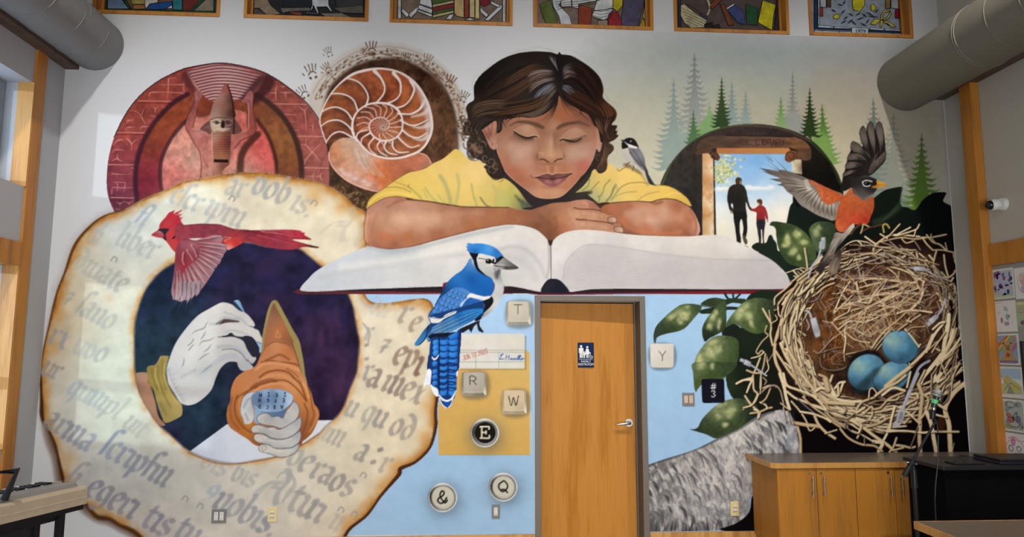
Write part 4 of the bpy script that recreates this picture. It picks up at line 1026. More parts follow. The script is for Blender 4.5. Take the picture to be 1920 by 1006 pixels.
G1,G2,G3='8a8d92','85807e','7d6a5c'
for a in (('ar',432,342,26,16,'a4a39b',.75,.5),('vob',485,338,29,22,('9d9c98','8f8b88'),.8,.45),("is.",560,372,27,28,'aaa59a',.7,.4),('cScr',332,358,26,24,'9fa3a4',.75,.5),("iprn",398,380,28,24,('a3a6a6','9d958e'),.75,.5),('iT',200,420,26,30,'a5aaa8',.7,.5),
    ('fl',268,400,24,30,'9fa6ac',.75,.5),('u',182,434,24,30,'aaa89e',.75,.5),("liber",230,438,27,24,('a9aca6','a2a49e'),.75,.5),("diuate",152,482,26,30,('abaca0','9c9c96'),.8,.45),('7',130,552,24,20,'979791',.85,.4),('Sano',158,566,27,30,('9a9b94','a9aca2'),.85,.45),
    ('rx',104,622,27,24,'908c88',.85,.35),('uv',150,640,26,26,('a9aca4','9da29f'),.8,.4),('o',190,655,26,26,'9a9d9a',.7,.4),('ur',90,682,24,25,'8b8480',.85,.4),('qui',142,718,26,30,('9ba2a6','9ea69f'),.8,.5),('nipl',182,736,27,34,('a4aca6','a3a69c'),.8,.5),('uit',248,784,24,38,'a5a49b',.75,.5),
    ('arma',98,778,30,31,('84807e','8b90a0'),.9,.5),('Scripfm',206,828,31,29,('8b8f9c','85817f'),.95,.45),('9',398,915,28,29,'97a0a6',.85,.5),('nobis.',418,928,32,28,'88868a',.9,.45),("Si",140,886,30,34,('8d8988','8b8b92'),.85,.55),('egeri',178,905,32,29,('84808a','857e82'),.95,.4),("tis",286,962,32,29,'878088',.95,.4),('tu',345,985,31,28,'89858a',.9,.4),
    ('bis',390,855,26,28,'a39f98',.7,.4),('bis',445,880,24,24,'9c9994',.75,.4),('Atu',518,908,36,26,('989692','8a847f'),.85,.35),('ri',590,945,32,28,'8d8782',.85,.35),("ii",632,968,28,28,'a59b8b',.7,.35),("ve",555,846,30,30,('9a9892','8f8883'),.85,.35),("ra",597,872,30,26,'8b8480',.85,.35),("os",632,893,30,26,('877e79','9c958a'),.85,.35),
    ('nm',605,800,26,24,('a9a193','958d84'),.8,.3),('a',678,838,28,24,'8d847d',.85,.3),(':',712,842,34,24,'877b73',.9,.3),('r',724,862,28,24,'9d9486',.8,.3),('u',658,756,26,24,'9d968a',.85,.3),('qu',690,766,28,22,('999288','8b817b'),.85,.3),('od',742,790,28,22,('857a75','9b9183'),.85,.3),
    ('a',700,698,30,18,'80736a',.9,.35),('mex',730,708,30,22,('85776c','94897c'),.9,.3),('ep',748,656,30,16,'7c6557',.9,.45),('i',788,676,32,16,'7e6253',.9,.4),('r',760,580,30,20,'9b8e80',.8,.5),('e',778,598,26,20,'8a7366',.85,.4),('m',706,566,28,18,'b9b9b0',.6,.3),('P',690,570,28,18,'aaa69e',.7,.3),('7',722,640,26,18,'958b81',.8,.4),('.',694,626,26,16,'8a8580',.9,.4),('.',694,652,26,16,'8f8880',.9,.4),('r',690,618,22,12,'9e978e',.8,.5),('r',688,690,26,10,'938b82',.8,.5),('Ai',640,418,34,22,'b3ab9a',.6,.3)):
 blackletter(a[0],a[1],a[2] - a[3]*.28,a[3]*1.2,a[4] - 1,a[5],a[6],a[7]*.1+.1)
for x,y in ((436,372),(590,380),(215,486),(418,852),(348,934),(376,948),(682,890),(640,955),(665,963)):
 stroke([(x - 7,y+2),(x - 1,y - 5),(x+5,y),(x+2,y+5)],3.2,'8f8c86',LT,op=.75)
stroke([(680,605),(692,622),(690,645)],[3,7,3],'9d9690',LT,op=.7)
stroke([(675,560),(690,573),(715,570),(708,556)],[3,6,4,2],'aaa59c',LT,op=.7)
stroke([(520,895),(530,885),(548,893),(552,908),(540,925),(530,940)],[3,5,7,8,8,4],'9a9a92',LT,op=.7)
stroke([(470,945),(505,905),(540,905)],[3,7,5],'9fa09a',LT,op=.6)
# the dark night seen through the hole
NH=pid('painted_night',None)
ho=fill(inner,[(300,560,'1a2438'),(290,640,'1b2935'),(270,700,'1b2c38'),(340,600,'1d2836'),(400,520,'1c2038'),(450,500,'221f36'),(500,520,'1f1c34'),(540,590,'261d35'),(600,560,'1f1d38'),(600,620,'2b1d38'),(640,640,'2d1c36'),(630,700,'301d38'),(650,580,'1d1a30'),(600,760,'1d1428'),(660,640,'20172a'),(350,790,'1b2a37'),(320,810,'1e1c30'),(380,760,'1c2a38'),(430,640,'1e2433'),(520,650,'231d30')],NH,soft=1)
mottle(ho,.35,20,41)
for k in range(40):
 x,y=rnd.uniform(560,660),rnd.uniform(580,760)
 blob(x,y,rnd.uniform(5,9),rnd.uniform(14,30),rnd.choice(['4a2f4c','3c2742','2a2250','523350']),rnd.uniform(.15,.45),rnd.uniform(-15,15),clip=ho)
for k in range(14):
 blob(rnd.uniform(400,560),rnd.uniform(470,580),20,12,rnd.choice(['35284c','2c2a55','422a48']),.35,clip=ho)
fill([(350,850),(425,795),(470,790),(620,787),(640,790),(600,815),(540,860),(440,880)],[(380,840,'b9bcc6'),(450,830,'c4c6cc'),(540,800,'bfc0c4'),(610,795,'c9c8ca')],pid('painted_scribe','paper'),s=0,clip=ho)
stroke([(352,848),(400,866),(440,869),(500,860),(545,846),(598,813)],2.2,'8a5a2c',op=.8)
K1()

# ---------------------------------------------------------------- scribe's hands,cloth and seal cup
SC='painted_scribe'
K(240,540)
sl=fill([(68,960),(215,950),(225,1050),(250,1090),(300,1250),(345,1440),(420,1530),(390,1545),(300,1500),(210,1360),(120,1180),(80,1050)],[(120,980,'96705c'),(200,1050,'a2785f'),(250,1300,'9a6f57'),(350,1480,'8f654e'),(100,1080,'875f4a')],pid(SC,'forearm'),clip=ho)
cu=fill([(215,890),(300,860),(345,800),(365,760),(460,758),(460,758),(430,900),(432,1010),(470,1120),(540,1230),(600,1300),(610,1400),(590,1440),(430,1510),(380,1440),(330,1300),(290,1150),(235,1060)],
    [(260,900,'7d6a36'),(330,880,'8a7440'),(420,800,'8f7c44'),(330,1050,'94803f'),(450,1200,'a08a4c'),(540,1350,'9c8650'),(480,1450,'8a7844'),(400,1350,'7f6f42'),(300,1000,'86703a')],pid(SC,'cuff'),clip=ho)
for q in ([(270,900),(280,1000),(330,1130)],[(340,870),(345,1000),(400,1180),(480,1330)],[(390,800),(385,950),(430,1130)],[(360,1280),(430,1420)]):
 stroke(q,22,'6d5d30',op=.55,soft=14,clip=cu)
for q in ([(310,900),(310,1000),(370,1160)],[(410,850),(400,980),(460,1160),(560,1300)]):
 stroke(q,14,'b09c5c',op=.6,soft=10,clip=cu)
pen=fill([(1185,155),(1215,132),(1250,140),(1310,265),(1400,420),(1530,680),(1510,715),(1475,720),(1470,660),(1330,420)],[(1220,160,'86a6c0'),(1260,200,'6d8fae'),(1500,690,'8aa6bd')],pid(SC,'stylus'))
stroke([(1195,165),(1300,300),(1380,420)],30,'22303e',soft=10,clip=pen)
HC=[(600,600,'b6b2ae'),(1050,200,'c6c0b8'),(900,280,'beb8b2'),(700,440,'bdb8b4'),(520,720,'bcb7b3'),(480,900,'b0adab'),(700,750,'c3bdb7'),(900,600,'c2bcb5'),(1200,430,'c5beb6'),(1100,600,'bcb7b1'),(1200,620,'b4b0ac'),(850,900,'aaa7a4'),(600,1150,'b7b3ae'),(1300,300,'bab4ae'),(1400,400,'c4beb6'),(1450,520,'c2bcb4'),(1350,700,'aeaaa8'),(1000,750,'b9b4ae'),(1300,880,'a2a09f')]
hand=fill([(440,1000),(435,900),(475,760),(545,600),(660,440),(780,310),(920,225),(1040,162),(1090,160),(1170,185),(1240,245),(1330,285),(1390,350),(1422,400),(1415,435),(1370,430),(1345,415),(1410,450),(1465,475),(1500,550),(1545,600),(1510,622),(1450,600),(1380,540),(1290,545),(1330,640),(1370,720),(1425,760),(1440,800),(1400,850),(1370,840),(1405,890),(1340,925),(1270,920),(1235,870),(1220,830),(1120,830),(1040,900),(990,1000),(930,1150),(800,1270),(700,1310),(600,1290),(520,1180),(460,1080)],
   HC,pid(SC,'writing_hand'))
DK='242632'
fill([(985,400),(1085,345),(1180,352),(1245,365),(1250,380),(1120,385),(1030,405)],'4c3a34',clip=hand)
fill([(1010,545),(1100,530),(1160,500),(1200,535),(1290,550),(1290,545),(1370,545),(1440,640),(1470,720),(1450,760),(1400,770),(1340,690),(1290,590),(1180,545),(1080,550)],DK)
fill([(1130,520),(1160,500),(1200,535),(1290,550),(1240,560)],DK,clip=hand)
for q,w in (([(920,400),(985,400),(1020,380),(1085,330),(1180,340),(1240,350)],34),([(1085,270),(1180,300),(1230,330)],22),([(1100,490),(1170,470),(1260,490),(1340,520)],24),([(1010,660),(1110,650),(1220,670),(1290,720),(1350,780)],38),([(830,950),(950,860),(1080,770),(1200,760)],60),([(1250,330),(1310,380),(1340,410)],30),([(1260,830),(1310,880),(1370,900)],34)):
 stroke(q,w,'a2a4a6',op=.7,soft=14,clip=hand)
for q in ([(700,530),(760,480),(850,450),(880,400),(910,340)],[(880,460),(970,470)],[(880,470),(850,530),(815,585)],[(790,660),(830,600),(920,580),(980,540)],[(840,720),(900,680),(940,620)],[(960,715),(1010,660)],[(780,820),(850,760),(930,720)],[(600,890),(625,840),(630,775)],[(590,925),(635,890)],[(680,860),(715,810)],[(745,740),(810,725)],[(930,790),(990,745)],[(810,960),(900,890),(960,850)],[(870,810),(890,800)],[(810,860),(830,840)],[(755,880),(770,870)]):
 stroke(q,17,'807f82',op=.8,soft=5,taper=2,clip=hand)
for q in ([(675,640),(715,610),(735,570)],[(680,695),(735,632)]):
 stroke(q,6,'4c4c50',clip=hand)
for k in range(36):
 a=k / 35
 x,y=445+190*a ** 1.3,900+380*a
 stroke([(x - 8,y),(x+rnd.uniform(30,75),y - rnd.uniform(5,35))],5,'6b6c70',op=.8,taper=1,clip=hand)
for k in range(8):
 stroke([(600+k*22,1010 - k*10),(612+k*22,965 - k*10)],5,'6d6d70',op=.8,clip=hand)
stroke([(440,1000),(435,900),(475,760),(545,600),(660,440),(780,310)],12,'8d92a0',op=.7,soft=8,clip=hand)
stroke([(1340,925),(1400,895)],12,'d2d0ca',clip=hand)
for q in ([(985,402),(1085,345)],[(1010,548),(1120,528),(1160,500),(1205,538),(1330,548)],[(1060,690),(1160,680),(1260,720),(1340,820)],[(1415,435),(1360,425)],[(1440,800),(1395,850),(1340,800)],[(1545,600),(1510,622),(1450,600)]):
 stroke(q,7,'3a3736',op=.85)
# the orange cloth
K(400,540)
cl=pid(SC,'orange_cloth')
hood=fill([(550,540),(580,380),(610,250),(655,150),(690,132),(725,155),(800,290),(880,440),(960,580),(995,720),(1020,880),(1030,970),(1030,1100),(480,1100),(520,800),(545,650)],'8d7d4c',cl)
fill([(575,540),(605,400),(640,260),(680,170),(720,240),(790,370),(850,500),(910,620),(950,780),(990,930),(990,1000),(520,1000),(560,700)],[(680,220,'76503a'),(640,350,'8a5e48'),(720,500,'ad6a40'),(790,560,'8a5638'),(650,500,'9a6242'),(860,600,'7d4f34'),(600,640,'8f5a3c'),(720,660,'b0714e'),(850,720,'a9683f')],cl)
stroke([(720,470),(715,500),(700,540),(760,545),(720,480)],16,'c08055',op=.7,soft=10)
# folds
cl2=fill([(480,860),(540,730),(600,650),(660,615),(720,605),(790,620),(860,670),(910,760),(960,860),(1010,960),(1030,1010),(1060,1090),(1105,1190),(1130,1290),(1180,1360),(1190,1430),(1170,1500),(1110,1620),(1040,1690),(1000,1720),(990,1760),(510,1770),(380,1690),(270,1620),(180,1550),(150,1440),(160,1340),(190,1260),(200,1130),(250,1010),(350,930),(430,900)],
     [(700,640,'b87a54'),(600,700,'ad6e48'),(850,700,'a9683f'),(500,900,'b0714a'),(700,850,'ba7950'),(900,900,'b5744a'),(350,1000,'b47448'),(250,1150,'b4703f'),(230,1300,'a5653a'),(200,1450,'a06032'),(400,1150,'bb7a4e'),(600,1050,'b9774a'),(900,1100,'c08355'),(1050,1200,'b9773f'),(1120,1400,'a8683c'),(1050,1550,'8d5430'),(400,1600,'a86a2c'),(300,1550,'a15f2e'),(500,1700,'8a4f2c'),(700,1250,'a76840'),(420,1500,'a9642c'),(950,1650,'7d4428')],cl)
for q,w,c,o in (([(590,810),(680,770),(740,745),(800,765),(850,800)],26,'854c2c',.8),([(540,830),(640,815),(760,830),(900,845),(960,870)],22,'7a4426',.8),([(480,910),(560,850),(700,840),(850,870),(960,920)],36,'c88a5c',.8),([(520,1000),(600,945),(720,920),(840,945),(900,1000)],24,'7d4528',.85),([(500,1050),(620,985),(760,975),(860,1010),(930,1060)],34,'c4875a',.7),
       ([(430,1120),(520,1060),(640,1030),(700,1040)],40,'6b3d26',.6),([(340,1200),(460,1110),(600,1060),(760,1030),(860,1060),(960,1150),(1040,1260)],18,'74401f',.8),([(250,1250),(330,1180),(430,1130),(500,1110)],16,'7a4424',.8),([(900,1000),(980,1080),(1020,1180),(1050,1270)],20,'6d3b1e',.75),([(960,1010),(1040,1110),(1070,1220)],22,'cb9262',.8),
       ([(1060,1100),(1090,1200),(1110,1330),(1130,1420),(1090,1540)],18,'7d4626',.75),([(1020,1290),(1060,1400),(1040,1520),(1000,1640)],18,'74401f',.75),([(1150,1340),(1170,1420),(1140,1510),(1080,1610)],16,'c48548',.7),([(210,1230),(190,1350),(210,1480),(290,1580)],22,'8a4d28',.7),([(270,1200),(240,1320),(260,1440),(340,1560),(430,1620)],18,'7a4322',.8),
       ([(300,1240),(290,1340),(320,1440),(390,1530)],24,'c58048',.6),([(340,1480),(420,1540),(500,1600)],40,'b5742a',.6),([(420,1180),(560,1100),(700,1070),(840,1080)],26,'c98a5e',.7),([(820,900),(920,960),(990,1060)],16,'8a5230',.7),([(480,870),(530,760),(590,660)],14,'7d4a2e',.6)):
 stroke(q,w,c,op=o,soft=max(8,w*.5),clip=cl2)
stroke([(910,620),(960,780),(1000,930),(1030,1010)],26,'8f7d4a',soft=6)
stroke([(885,620),(940,780),(985,930)],10,'5d3a22',op=.7,soft=6)
stroke([(600,655),(660,612),(720,602),(800,625)],8,'6b3c24',op=.8)
# cup with raised letters
K(380,700)
cup=pid(SC,'lettered_seal')
fill([(548,260),(560,225),(600,200),(800,170),(960,200),(1010,260),(1005,320),(940,400),(920,480),(880,500),(600,560),(585,430),(555,330)],[(600,450,'8aa0b8'),(650,520,'7d95b0'),(800,450,'526681'),(900,430,'4f6480'),(570,300,'60768f')],cup)
tp=fill([(550,270),(580,215),(680,180),(800,172),(920,190),(1000,235),(1012,285),(985,340),(900,400),(780,425),(660,408),(580,360)],[(600,250,'5f7490'),(700,200,'8299b4'),(850,195,'8aa0ba'),(980,260,'9fb4c8'),(780,300,'627894'),(880,330,'778ea9'),(980,330,'a5b8ca'),(700,390,'8ba2bb'),(650,330,'5a6f8b'),(800,240,'5c718c')],cup)
stroke([(580,360),(660,408),(780,425),(900,402),(1000,320)],8,'a2b5c9',op=.8)


def minitext(rows,ch=24,col='14181f',w=7):
 """small mirrored capitals on the seal,drawn as pen strokes"""
 G_={'I': [[(0,-1),(0,1)],[(-.5,-1),(.5,-1)],[(-.5,1),(.5,1)]],'K': [[(-.5,-1),(-.5,1)],[(.5,-1),(-.4,0),(.5,1)]],'M': [[(-.6,1),(-.6,-1),(0,.3),(.6,-1),(.6,1)]],'L': [[(-.4,-1),(-.4,1),(.5,1)]],'H': [[(-.5,-1),(-.5,1)],[(.5,-1),(.5,1)],[(-.5,0),(.5,0)]],'G': [[(.5,-.6),(0,-1),(-.5,0),(0,1),(.5,.5),(.1,.2)]],'F': [[(.5,-1),(-.4,-1),(-.4,1)],[(-.4,0),(.3,0)]],'E': [[(.5,-1),(-.4,-1),(-.4,1),(.5,1)],[(-.4,0),(.3,0)]],
    'D': [[(-.4,-1),(-.4,1),(.2,.8),(.5,0),(.2,-.8),(-.4,-1)]],'C': [[(.5,-.6),(0,-1),(-.5,0),(0,1),(.5,.6)]],'B': [[(-.4,-1),(-.4,1),(.4,.6),(-.3,0),(.4,-.5),(-.4,-1)]],'A': [[(-.6,1),(0,-1),(.6,1)],[(-.3,.3),(.3,.3)]],'O': [[(0,-1),(-.5,0),(0,1),(.5,0),(0,-1)]],'P': [[(-.4,1),(-.4,-1),(.4,-.6),(-.3,0)]]}
 for c,x,y in rows:
  for q in G_[c]:
   stroke([(x - px*ch*.8,y - py*ch*.85) for px,py in q],w,col,s=0)


minitext([('M',650,240),('I',742,235),('K',830,238),('I',925,235),('H',640,298),('G',735,300),('F',815,300),('E',910,298),('D',640,370),('C',728,375),('B',805,375),('A',890,378)])
# the hand that holds it
HD=pid(SC,'holding_hand')
th=fill([(590,205),(600,210),(555,240),(545,320),(575,430),(570,510),(545,555),(500,565),(465,560),(450,500),(425,440),(430,350),(460,260),(520,215)],[(480,300,'aeb0b2'),(460,400,'b9b8b4'),(510,470,'c0bcb6'),(550,420,'a2a5a8'),(490,540,'b8b4ac'),(540,240,'b4b4b4')],HD)
for q in ([(490,320),(460,380)],[(480,450),(500,490),(510,520)],[(500,300),(540,270)]):
 stroke(q,22,'8a9096',op=.7,soft=10,clip=th)
stroke([(590,205),(520,215),(460,260),(430,350),(425,440),(450,500),(465,560)],6,'5c5c5e',op=.8)
fg=[[(1020,310),(1065,340),(1085,420),(1060,500),(1000,560),(930,600),(870,612),(800,590),(700,575),(630,550),(608,510),(625,470),(690,442),(750,455),(780,485),(850,478),(900,500),(930,430),(980,370)],
   [(1095,485),(1110,540),(1090,620),(1020,690),(940,725),(850,735),(760,715),(700,680),(620,665),(560,660),(545,620),(570,585),(640,575),(720,600),(800,600),(860,625),(940,590),(1020,540)],
   [(1095,640),(1105,700),(1080,770),(1000,825),(900,835),(800,830),(700,790),(620,770),(575,730),(585,685),(640,672),(700,690),(780,730),(880,738),(980,715),(1050,670)],
   [(1080,780),(1075,840),(1020,900),(930,935),(850,935),(750,900),(640,865),(632,820),(660,795),(740,800),(820,840),(920,842),(1010,825)]]
for n,q in enumerate(fg):
 X0=min(p[0] for p in q); Y0=min(p[1] for p in q)
 f=fill(q,[(X0+60,Y0+90,'beb4aa'),(X0+200,Y0+60,'c6beb4'),(X0+330,Y0+100,'bdb5ac'),(X0+420,Y0+60,'a8a6a4'),(X0+450,Y0+140,'b4b0aa'),(X0+150,Y0+160,'9c9a98'),(X0+300,Y0+190,'a6a3a0'),(X0+490,Y0+40,'9c9c9c')],HD)
 for k in range(9):
  blob(X0+rnd.uniform(80,420),Y0+rnd.uniform(60,150),30,13,rnd.choice(['8f9194','c9c4ba','989a9c']),.55,rnd.uniform(-30,30),clip=f)
 stroke(q+q[:1],8,'4e4c4c',op=.75,soft=3)
stroke(circ(690,835,28,22)+circ(690,835,28,22)[:1],6,'77716a',op=.8)
stroke([(600,600),(650,640),(640,660)],6,'8a847e',op=.7)
stroke([(640,690),(680,710),(670,745)],6,'8a847e',op=.7)
for q in ([(700,500),(715,550)],[(905,500),(960,560)]):
 stroke(q,8,'8c8a88',op=.5,soft=5)

# ---------------------------------------------------------------- cardinal
CD='painted_cardinal'
K(60,380)
bd=pid(CD,'body')
head=fill([(1340,362),(1400,315),(1425,290),(1440,230),(1500,160),(1540,110),(1608,82),(1608,82),(1585,125),(1585,125),(1650,92),(1695,74),(1695,74),(1640,130),(1640,130),(1695,128),(1695,128),(1655,160),(1700,165),(1700,165),(1672,190),(1690,230),(1720,260),(1760,300),(1740,420),(1690,580),(1640,575),(1580,530),(1530,460),(1500,425),(1470,400),(1400,385)],
   [(1500,220,'b13a3e'),(1560,150,'b52f38'),(1640,120,'a82a36'),(1560,350,'b23a3a'),(1600,450,'b8423f'),(1650,550,'b23438'),(1680,300,'a23038'),(1440,300,'a82c34'),(1660,420,'9c2c34')],bd)
K(340,340)
bod=fill([(-40,480),(25,490),(120,482),(250,475),(420,482),(500,505),(600,535),(760,545),(1000,542),(1200,540),(1345,552),(1345,565),(1395,580),(1375,595),(1450,640),(1462,655),(1300,650),(1250,655),(1400,700),(1545,735),(1530,748),(1400,735),(1330,745),(1250,765),(1100,760),(900,720),(760,680),(680,690),(600,740),(520,765),(500,700),(300,640),(100,640),(0,660),(-80,600)],
     [(50,560,'8d3a44'),(200,540,'7d3340'),(350,560,'7a3440'),(480,580,'853842'),(700,600,'7a2c34'),(900,620,'7e2a33'),(1200,600,'9c3642'),(1380,600,'b52a40'),(1430,645,'6a2128'),(1100,700,'843040'),(1300,720,'9c3842'),(1480,730,'4a2a24'),(560,690,'b5332f'),(640,690,'a93a36'),(800,660,'84303a')],bd)
mottle(bod,.15,8,51)
for q,c in (([(700,545),(900,580),(1150,620),(1440,650)],'4a1820'),([(720,560),(1000,620),(1250,680),(1520,740)],'54202a'),([(800,548),(1100,570),(1370,600)],'5a1c26'),([(820,640),(1050,700),(1300,720)],'5f2230'),([(850,600),(1100,660),(1300,700)],'b5525a'),([(900,560),(1150,590),(1330,625)],'c98a8c'),([(760,620),(950,680),(1150,735)],'a5434c'),([(880,548),(1100,556),(1340,560)],'b0606a')):
 stroke(q,9,c,op=.75,taper=1,clip=bod)
stroke([(-40,480),(25,490),(120,482),(250,475),(420,482),(500,505),(600,535),(760,545)],7,'5f2230',op=.7,soft=4)
fill([(470,650),(560,650),(690,680),(600,735),(520,768),(495,700)],[(520,680,'c03a30'),(600,690,'b53030'),(530,740,'c98a7a')],bd)
stroke([(480,625),(560,630),(520,650),(490,660)],12,'b57a70',op=.8)
K(60,380)
fill([(1425,295),(1540,290),(1515,330),(1500,360),(1510,420),(1480,410),(1470,360),(1440,330)],'2b242c',bd)
bk=fill([(1340,362),(1400,315),(1440,318),(1475,345),(1480,385),(1440,378),(1380,375)],[(1380,345,'a54048'),(1440,340,'b57078'),(1440,370,'9a3038')],pid(CD,'beak'))
stroke([(1345,360),(1400,355),(1465,340)],5,'6d1f28')
fill([(1570,405),(1590,380),(1612,370),(1600,398)],'1c1214',bd)
stroke([(1660,80),(1640,130),(1610,130)],6,'d8cdb8',op=.7); stroke([(1690,130),(1660,150),(1650,140)],6,'d8cdb8',op=.8); stroke([(1690,160),(1660,175)],5,'d8cdb8',op=.8)
for q in ([(1440,260),(1500,200),(1600,110)],[(1520,300),(1600,230),(1660,160)]):
 stroke(q,10,'8a2730',op=.5,soft=6,clip=head)
# wing: coverts,then separate flight feathers
wg=pid(CD,'wing')
K(340,340)
base=fill([(0,660),(60,640),(180,660),(330,600),(440,610),(470,640),(450,680),(500,710),(510,770),(470,830),(430,920),(380,960),(370,1000),(250,1180),(160,1270),(40,1330),(-60,1330),(-110,1250),(-80,1000),(-60,760)],[(50,700,'7d3440'),(150,740,'8a4048'),(300,640,'8d434a'),(400,640,'a07078'),(400,780,'8d5a62'),(300,860,'8a5a60'),(200,950,'9a6a6a'),(100,1050,'a5807c'),(0,900,'7a2a34'),(-40,1000,'84404a'),(-20,1200,'8d7c80'),(60,1200,'96707a')],wg)
FE=[((460,620),(180,665)),((505,730),(180,690)),((508,775),(190,720)),((475,840),(200,760)),((440,905),(190,790)),((400,960),(170,820)),((365,1010),(150,850)),((310,1090),(130,880)),((255,1165),(90,910)),((195,1235),(60,930)),((130,1290),(30,960)),((60,1335),(0,970)),((-10,1350),(-30,1000)),((-75,1330),(-55,1010))]
for n,(a,b) in enumerate(FE):
 a,b=np.array(a,float),np.array(b,float)
 d=a - b; nn=np.array([-d[1],d[0]]) / np.hypot(*d)
 w=26 if n < 8 else 34
 f=fill([b - nn*8,b+d*.5 - nn*w*.9,a - d*.06 - nn*w*.7,a,a - d*.04+nn*w*.6,b+d*.5+nn*w*.7,b+nn*8],[(tuple(b)[0],tuple(b)[1],'7a3a42'),(*(b+d*.5 - nn*20),'b58a88' if n > 3 else 'a5757a'),(*(b+d*.5+nn*20),'6d3a44'),(*a,'8d7a80')],wg)
 stroke([tuple(b),tuple(b+d*.5+nn*6),tuple(a)],5,'4a222c',op=.8)
 stroke([tuple(b - nn*4),tuple(b+d*.5 - nn*w*.6),tuple(a - d*.05 - nn*w*.5)],9,'c9a8a2',op=.6,soft=5)
K(60,380)
fill([(1660,430),(1700,420),(1790,430),(1870,470),(1880,560),(1850,640),(1780,690),(1720,740),(1690,800),(1670,760),(1680,600)],[(1700,460,'8a4a56'),(1800,480,'9a5a62'),(1700,600,'7d2a36'),(1800,620,'8a3c44'),(1700,700,'8d2c38'),(1860,560,'7a3540')],wg)
for q in ([(1790,470),(1820,520),(1850,600)],[(1740,530),(1780,590),(1810,640)],[(1700,560),(1690,640),(1710,690)]):
 stroke(q,20,'c09a96',op=.65,soft=9)
 stroke([(x+14,y+8) for x,y in q],12,'4f1a26',op=.6,soft=6)
K(240,540)
for q,w in (([(590,-60),(590,60),(555,130)],42),([(640,-60),(640,80),(605,150)],40),([(690,-60),(690,90),(665,160)],40),([(745,-60),(735,60),(715,115)],40),([(800,-60),(790,40),(765,85)],40)):
 stroke(q,[w,w,8],'8f8084',wg); stroke([(x+18,y) for x,y in q],[8,8,3],'5a2c38',op=.8)
for q in ([(555,130),(500,220),(415,280)],[(605,150),(560,240),(510,310)],[(665,160),(650,230),(615,300)],[(715,115),(705,160),(690,200)]):
 stroke(q,6,'54566a',op=.7,taper=1)

# ---------------------------------------------------------------- the reading child
CHI='painted_child'
K(620,220)
SHC=[(700,700,'bd9c50'),(1000,620,'c6a75c'),(1420,400,'bfa252'),(1300,560,'c9ab68'),(1600,600,'cdb075'),(1500,800,'ccae64'),(1200,800,'c8aa5c'),(900,860,'c3a650'),(600,850,'bfa050'),(450,950,'a98a40'),(1400,960,'bea45c'),(1800,900,'b5a05a'),(2000,700,'c2a562'),(2200,1100,'8c8250'),(1200,930,'b8a860')]
i=pid(CHI,'shirt')
sl=fill([(400,1010),(420,940),(470,880),(540,830),(600,795),(700,720),(870,620),(960,600),(1060,570),(1140,520),(1250,470),(1340,400),(1390,358),(1430,362),(1480,395),(1560,480),(1680,490),(1850,600),(1950,640),(2100,800),(2250,950),(2330,1000),(2330,1180),(2200,1080),(1900,1010),(1640,1000),(1430,990),(1300,975),(1100,945),(960,920),(830,895),(700,900),(600,930),(500,980),(460,1010),(430,1040)],SHC,i)
for q,w,c,o in (([(1230,660),(1290,760),(1330,880),(1350,980)],46,'8b8a5c',.6),([(1420,640),(1440,750),(1425,880),(1400,980)],34,'90905e',.55),([(1060,790),(1120,880),(1180,940)],24,'93905a',.6),([(900,800),(970,860),(1020,910)],22,'8f8a4e',.7),([(1580,750),(1605,880),(1640,990)],24,'8e8b58',.6),([(1680,900),(1740,980),(1800,1010)],18,'55553c',.7),([(1820,770),(1880,850),(1930,900)],36,'9a9560',.55),
       ([(620,790),(720,780),(820,800),(900,840)],9,'6e5e26',.7),([(700,720),(800,750),(880,780)],9,'7d6a30',.6),([(880,755),(870,780),(900,800)],12,'6b6234',.6),([(430,970),(520,890),(640,850),(780,850),(900,880)],30,'cdb25a',.6),([(1200,860),(1240,920),(1280,950)],20,'95925e',.5),([(1040,810),(1080,900)],14,'8f8c58',.5)):
 stroke(q,w,c,op=o,soft=max(8,w*.6),clip=sl)
stroke([(405,1000),(425,935),(480,872),(600,795),(700,720),(870,620),(960,600),(1060,570),(1140,520)],7,'5b4c28',op=.8,soft=3)
K(960,320)
sr=fill([(-120,100),(0,120),(130,260),(330,360),(330,430),(200,440),(60,430),(-200,400)],[(0,200,'9c9450'),(100,300,'7d7a4c'),(200,400,'4c5040'),(-60,150,'bfa458'),(60,240,'b3a358'),(-100,300,'a8a05e')],i)
for q in ([(80,320),(150,380),(240,420)],[(40,280),(100,360),(130,420)],[(120,340),(190,400)]):
 stroke(q,34,'40463a',op=.5,soft=18,clip=sr)
st=fill([(560,340),(700,240),(830,60),(880,0),(960,-60),(1060,-80),(1140,-60),(1180,-20),(1300,-50),(1400,0),(1470,40),(1530,140),(1600,160),(1720,165),(1800,190),(1870,230),(1960,300),(2010,380),(2010,400),(1940,370),(1860,330),(1750,312),(1650,320),(1560,345),(1400,340),(1200,350),(1050,370),(960,385),(870,340),(800,330),(640,360)],
    [(800,200,'a29860'),(900,100,'b29e5c'),(1050,0,'c7a860'),(1250,80,'cdab64'),(1350,40,'cbae60'),(1450,200,'c7a45a'),(1100,250,'b3a468'),(900,270,'98946a'),(1000,340,'a19a68'),(1700,240,'c5a452'),(1850,280,'bd9c4a'),(700,320,'6c6c50'),(1300,310,'c5a860'),(1000,150,'c3a55c'),(1950,360,'b59446')],i)
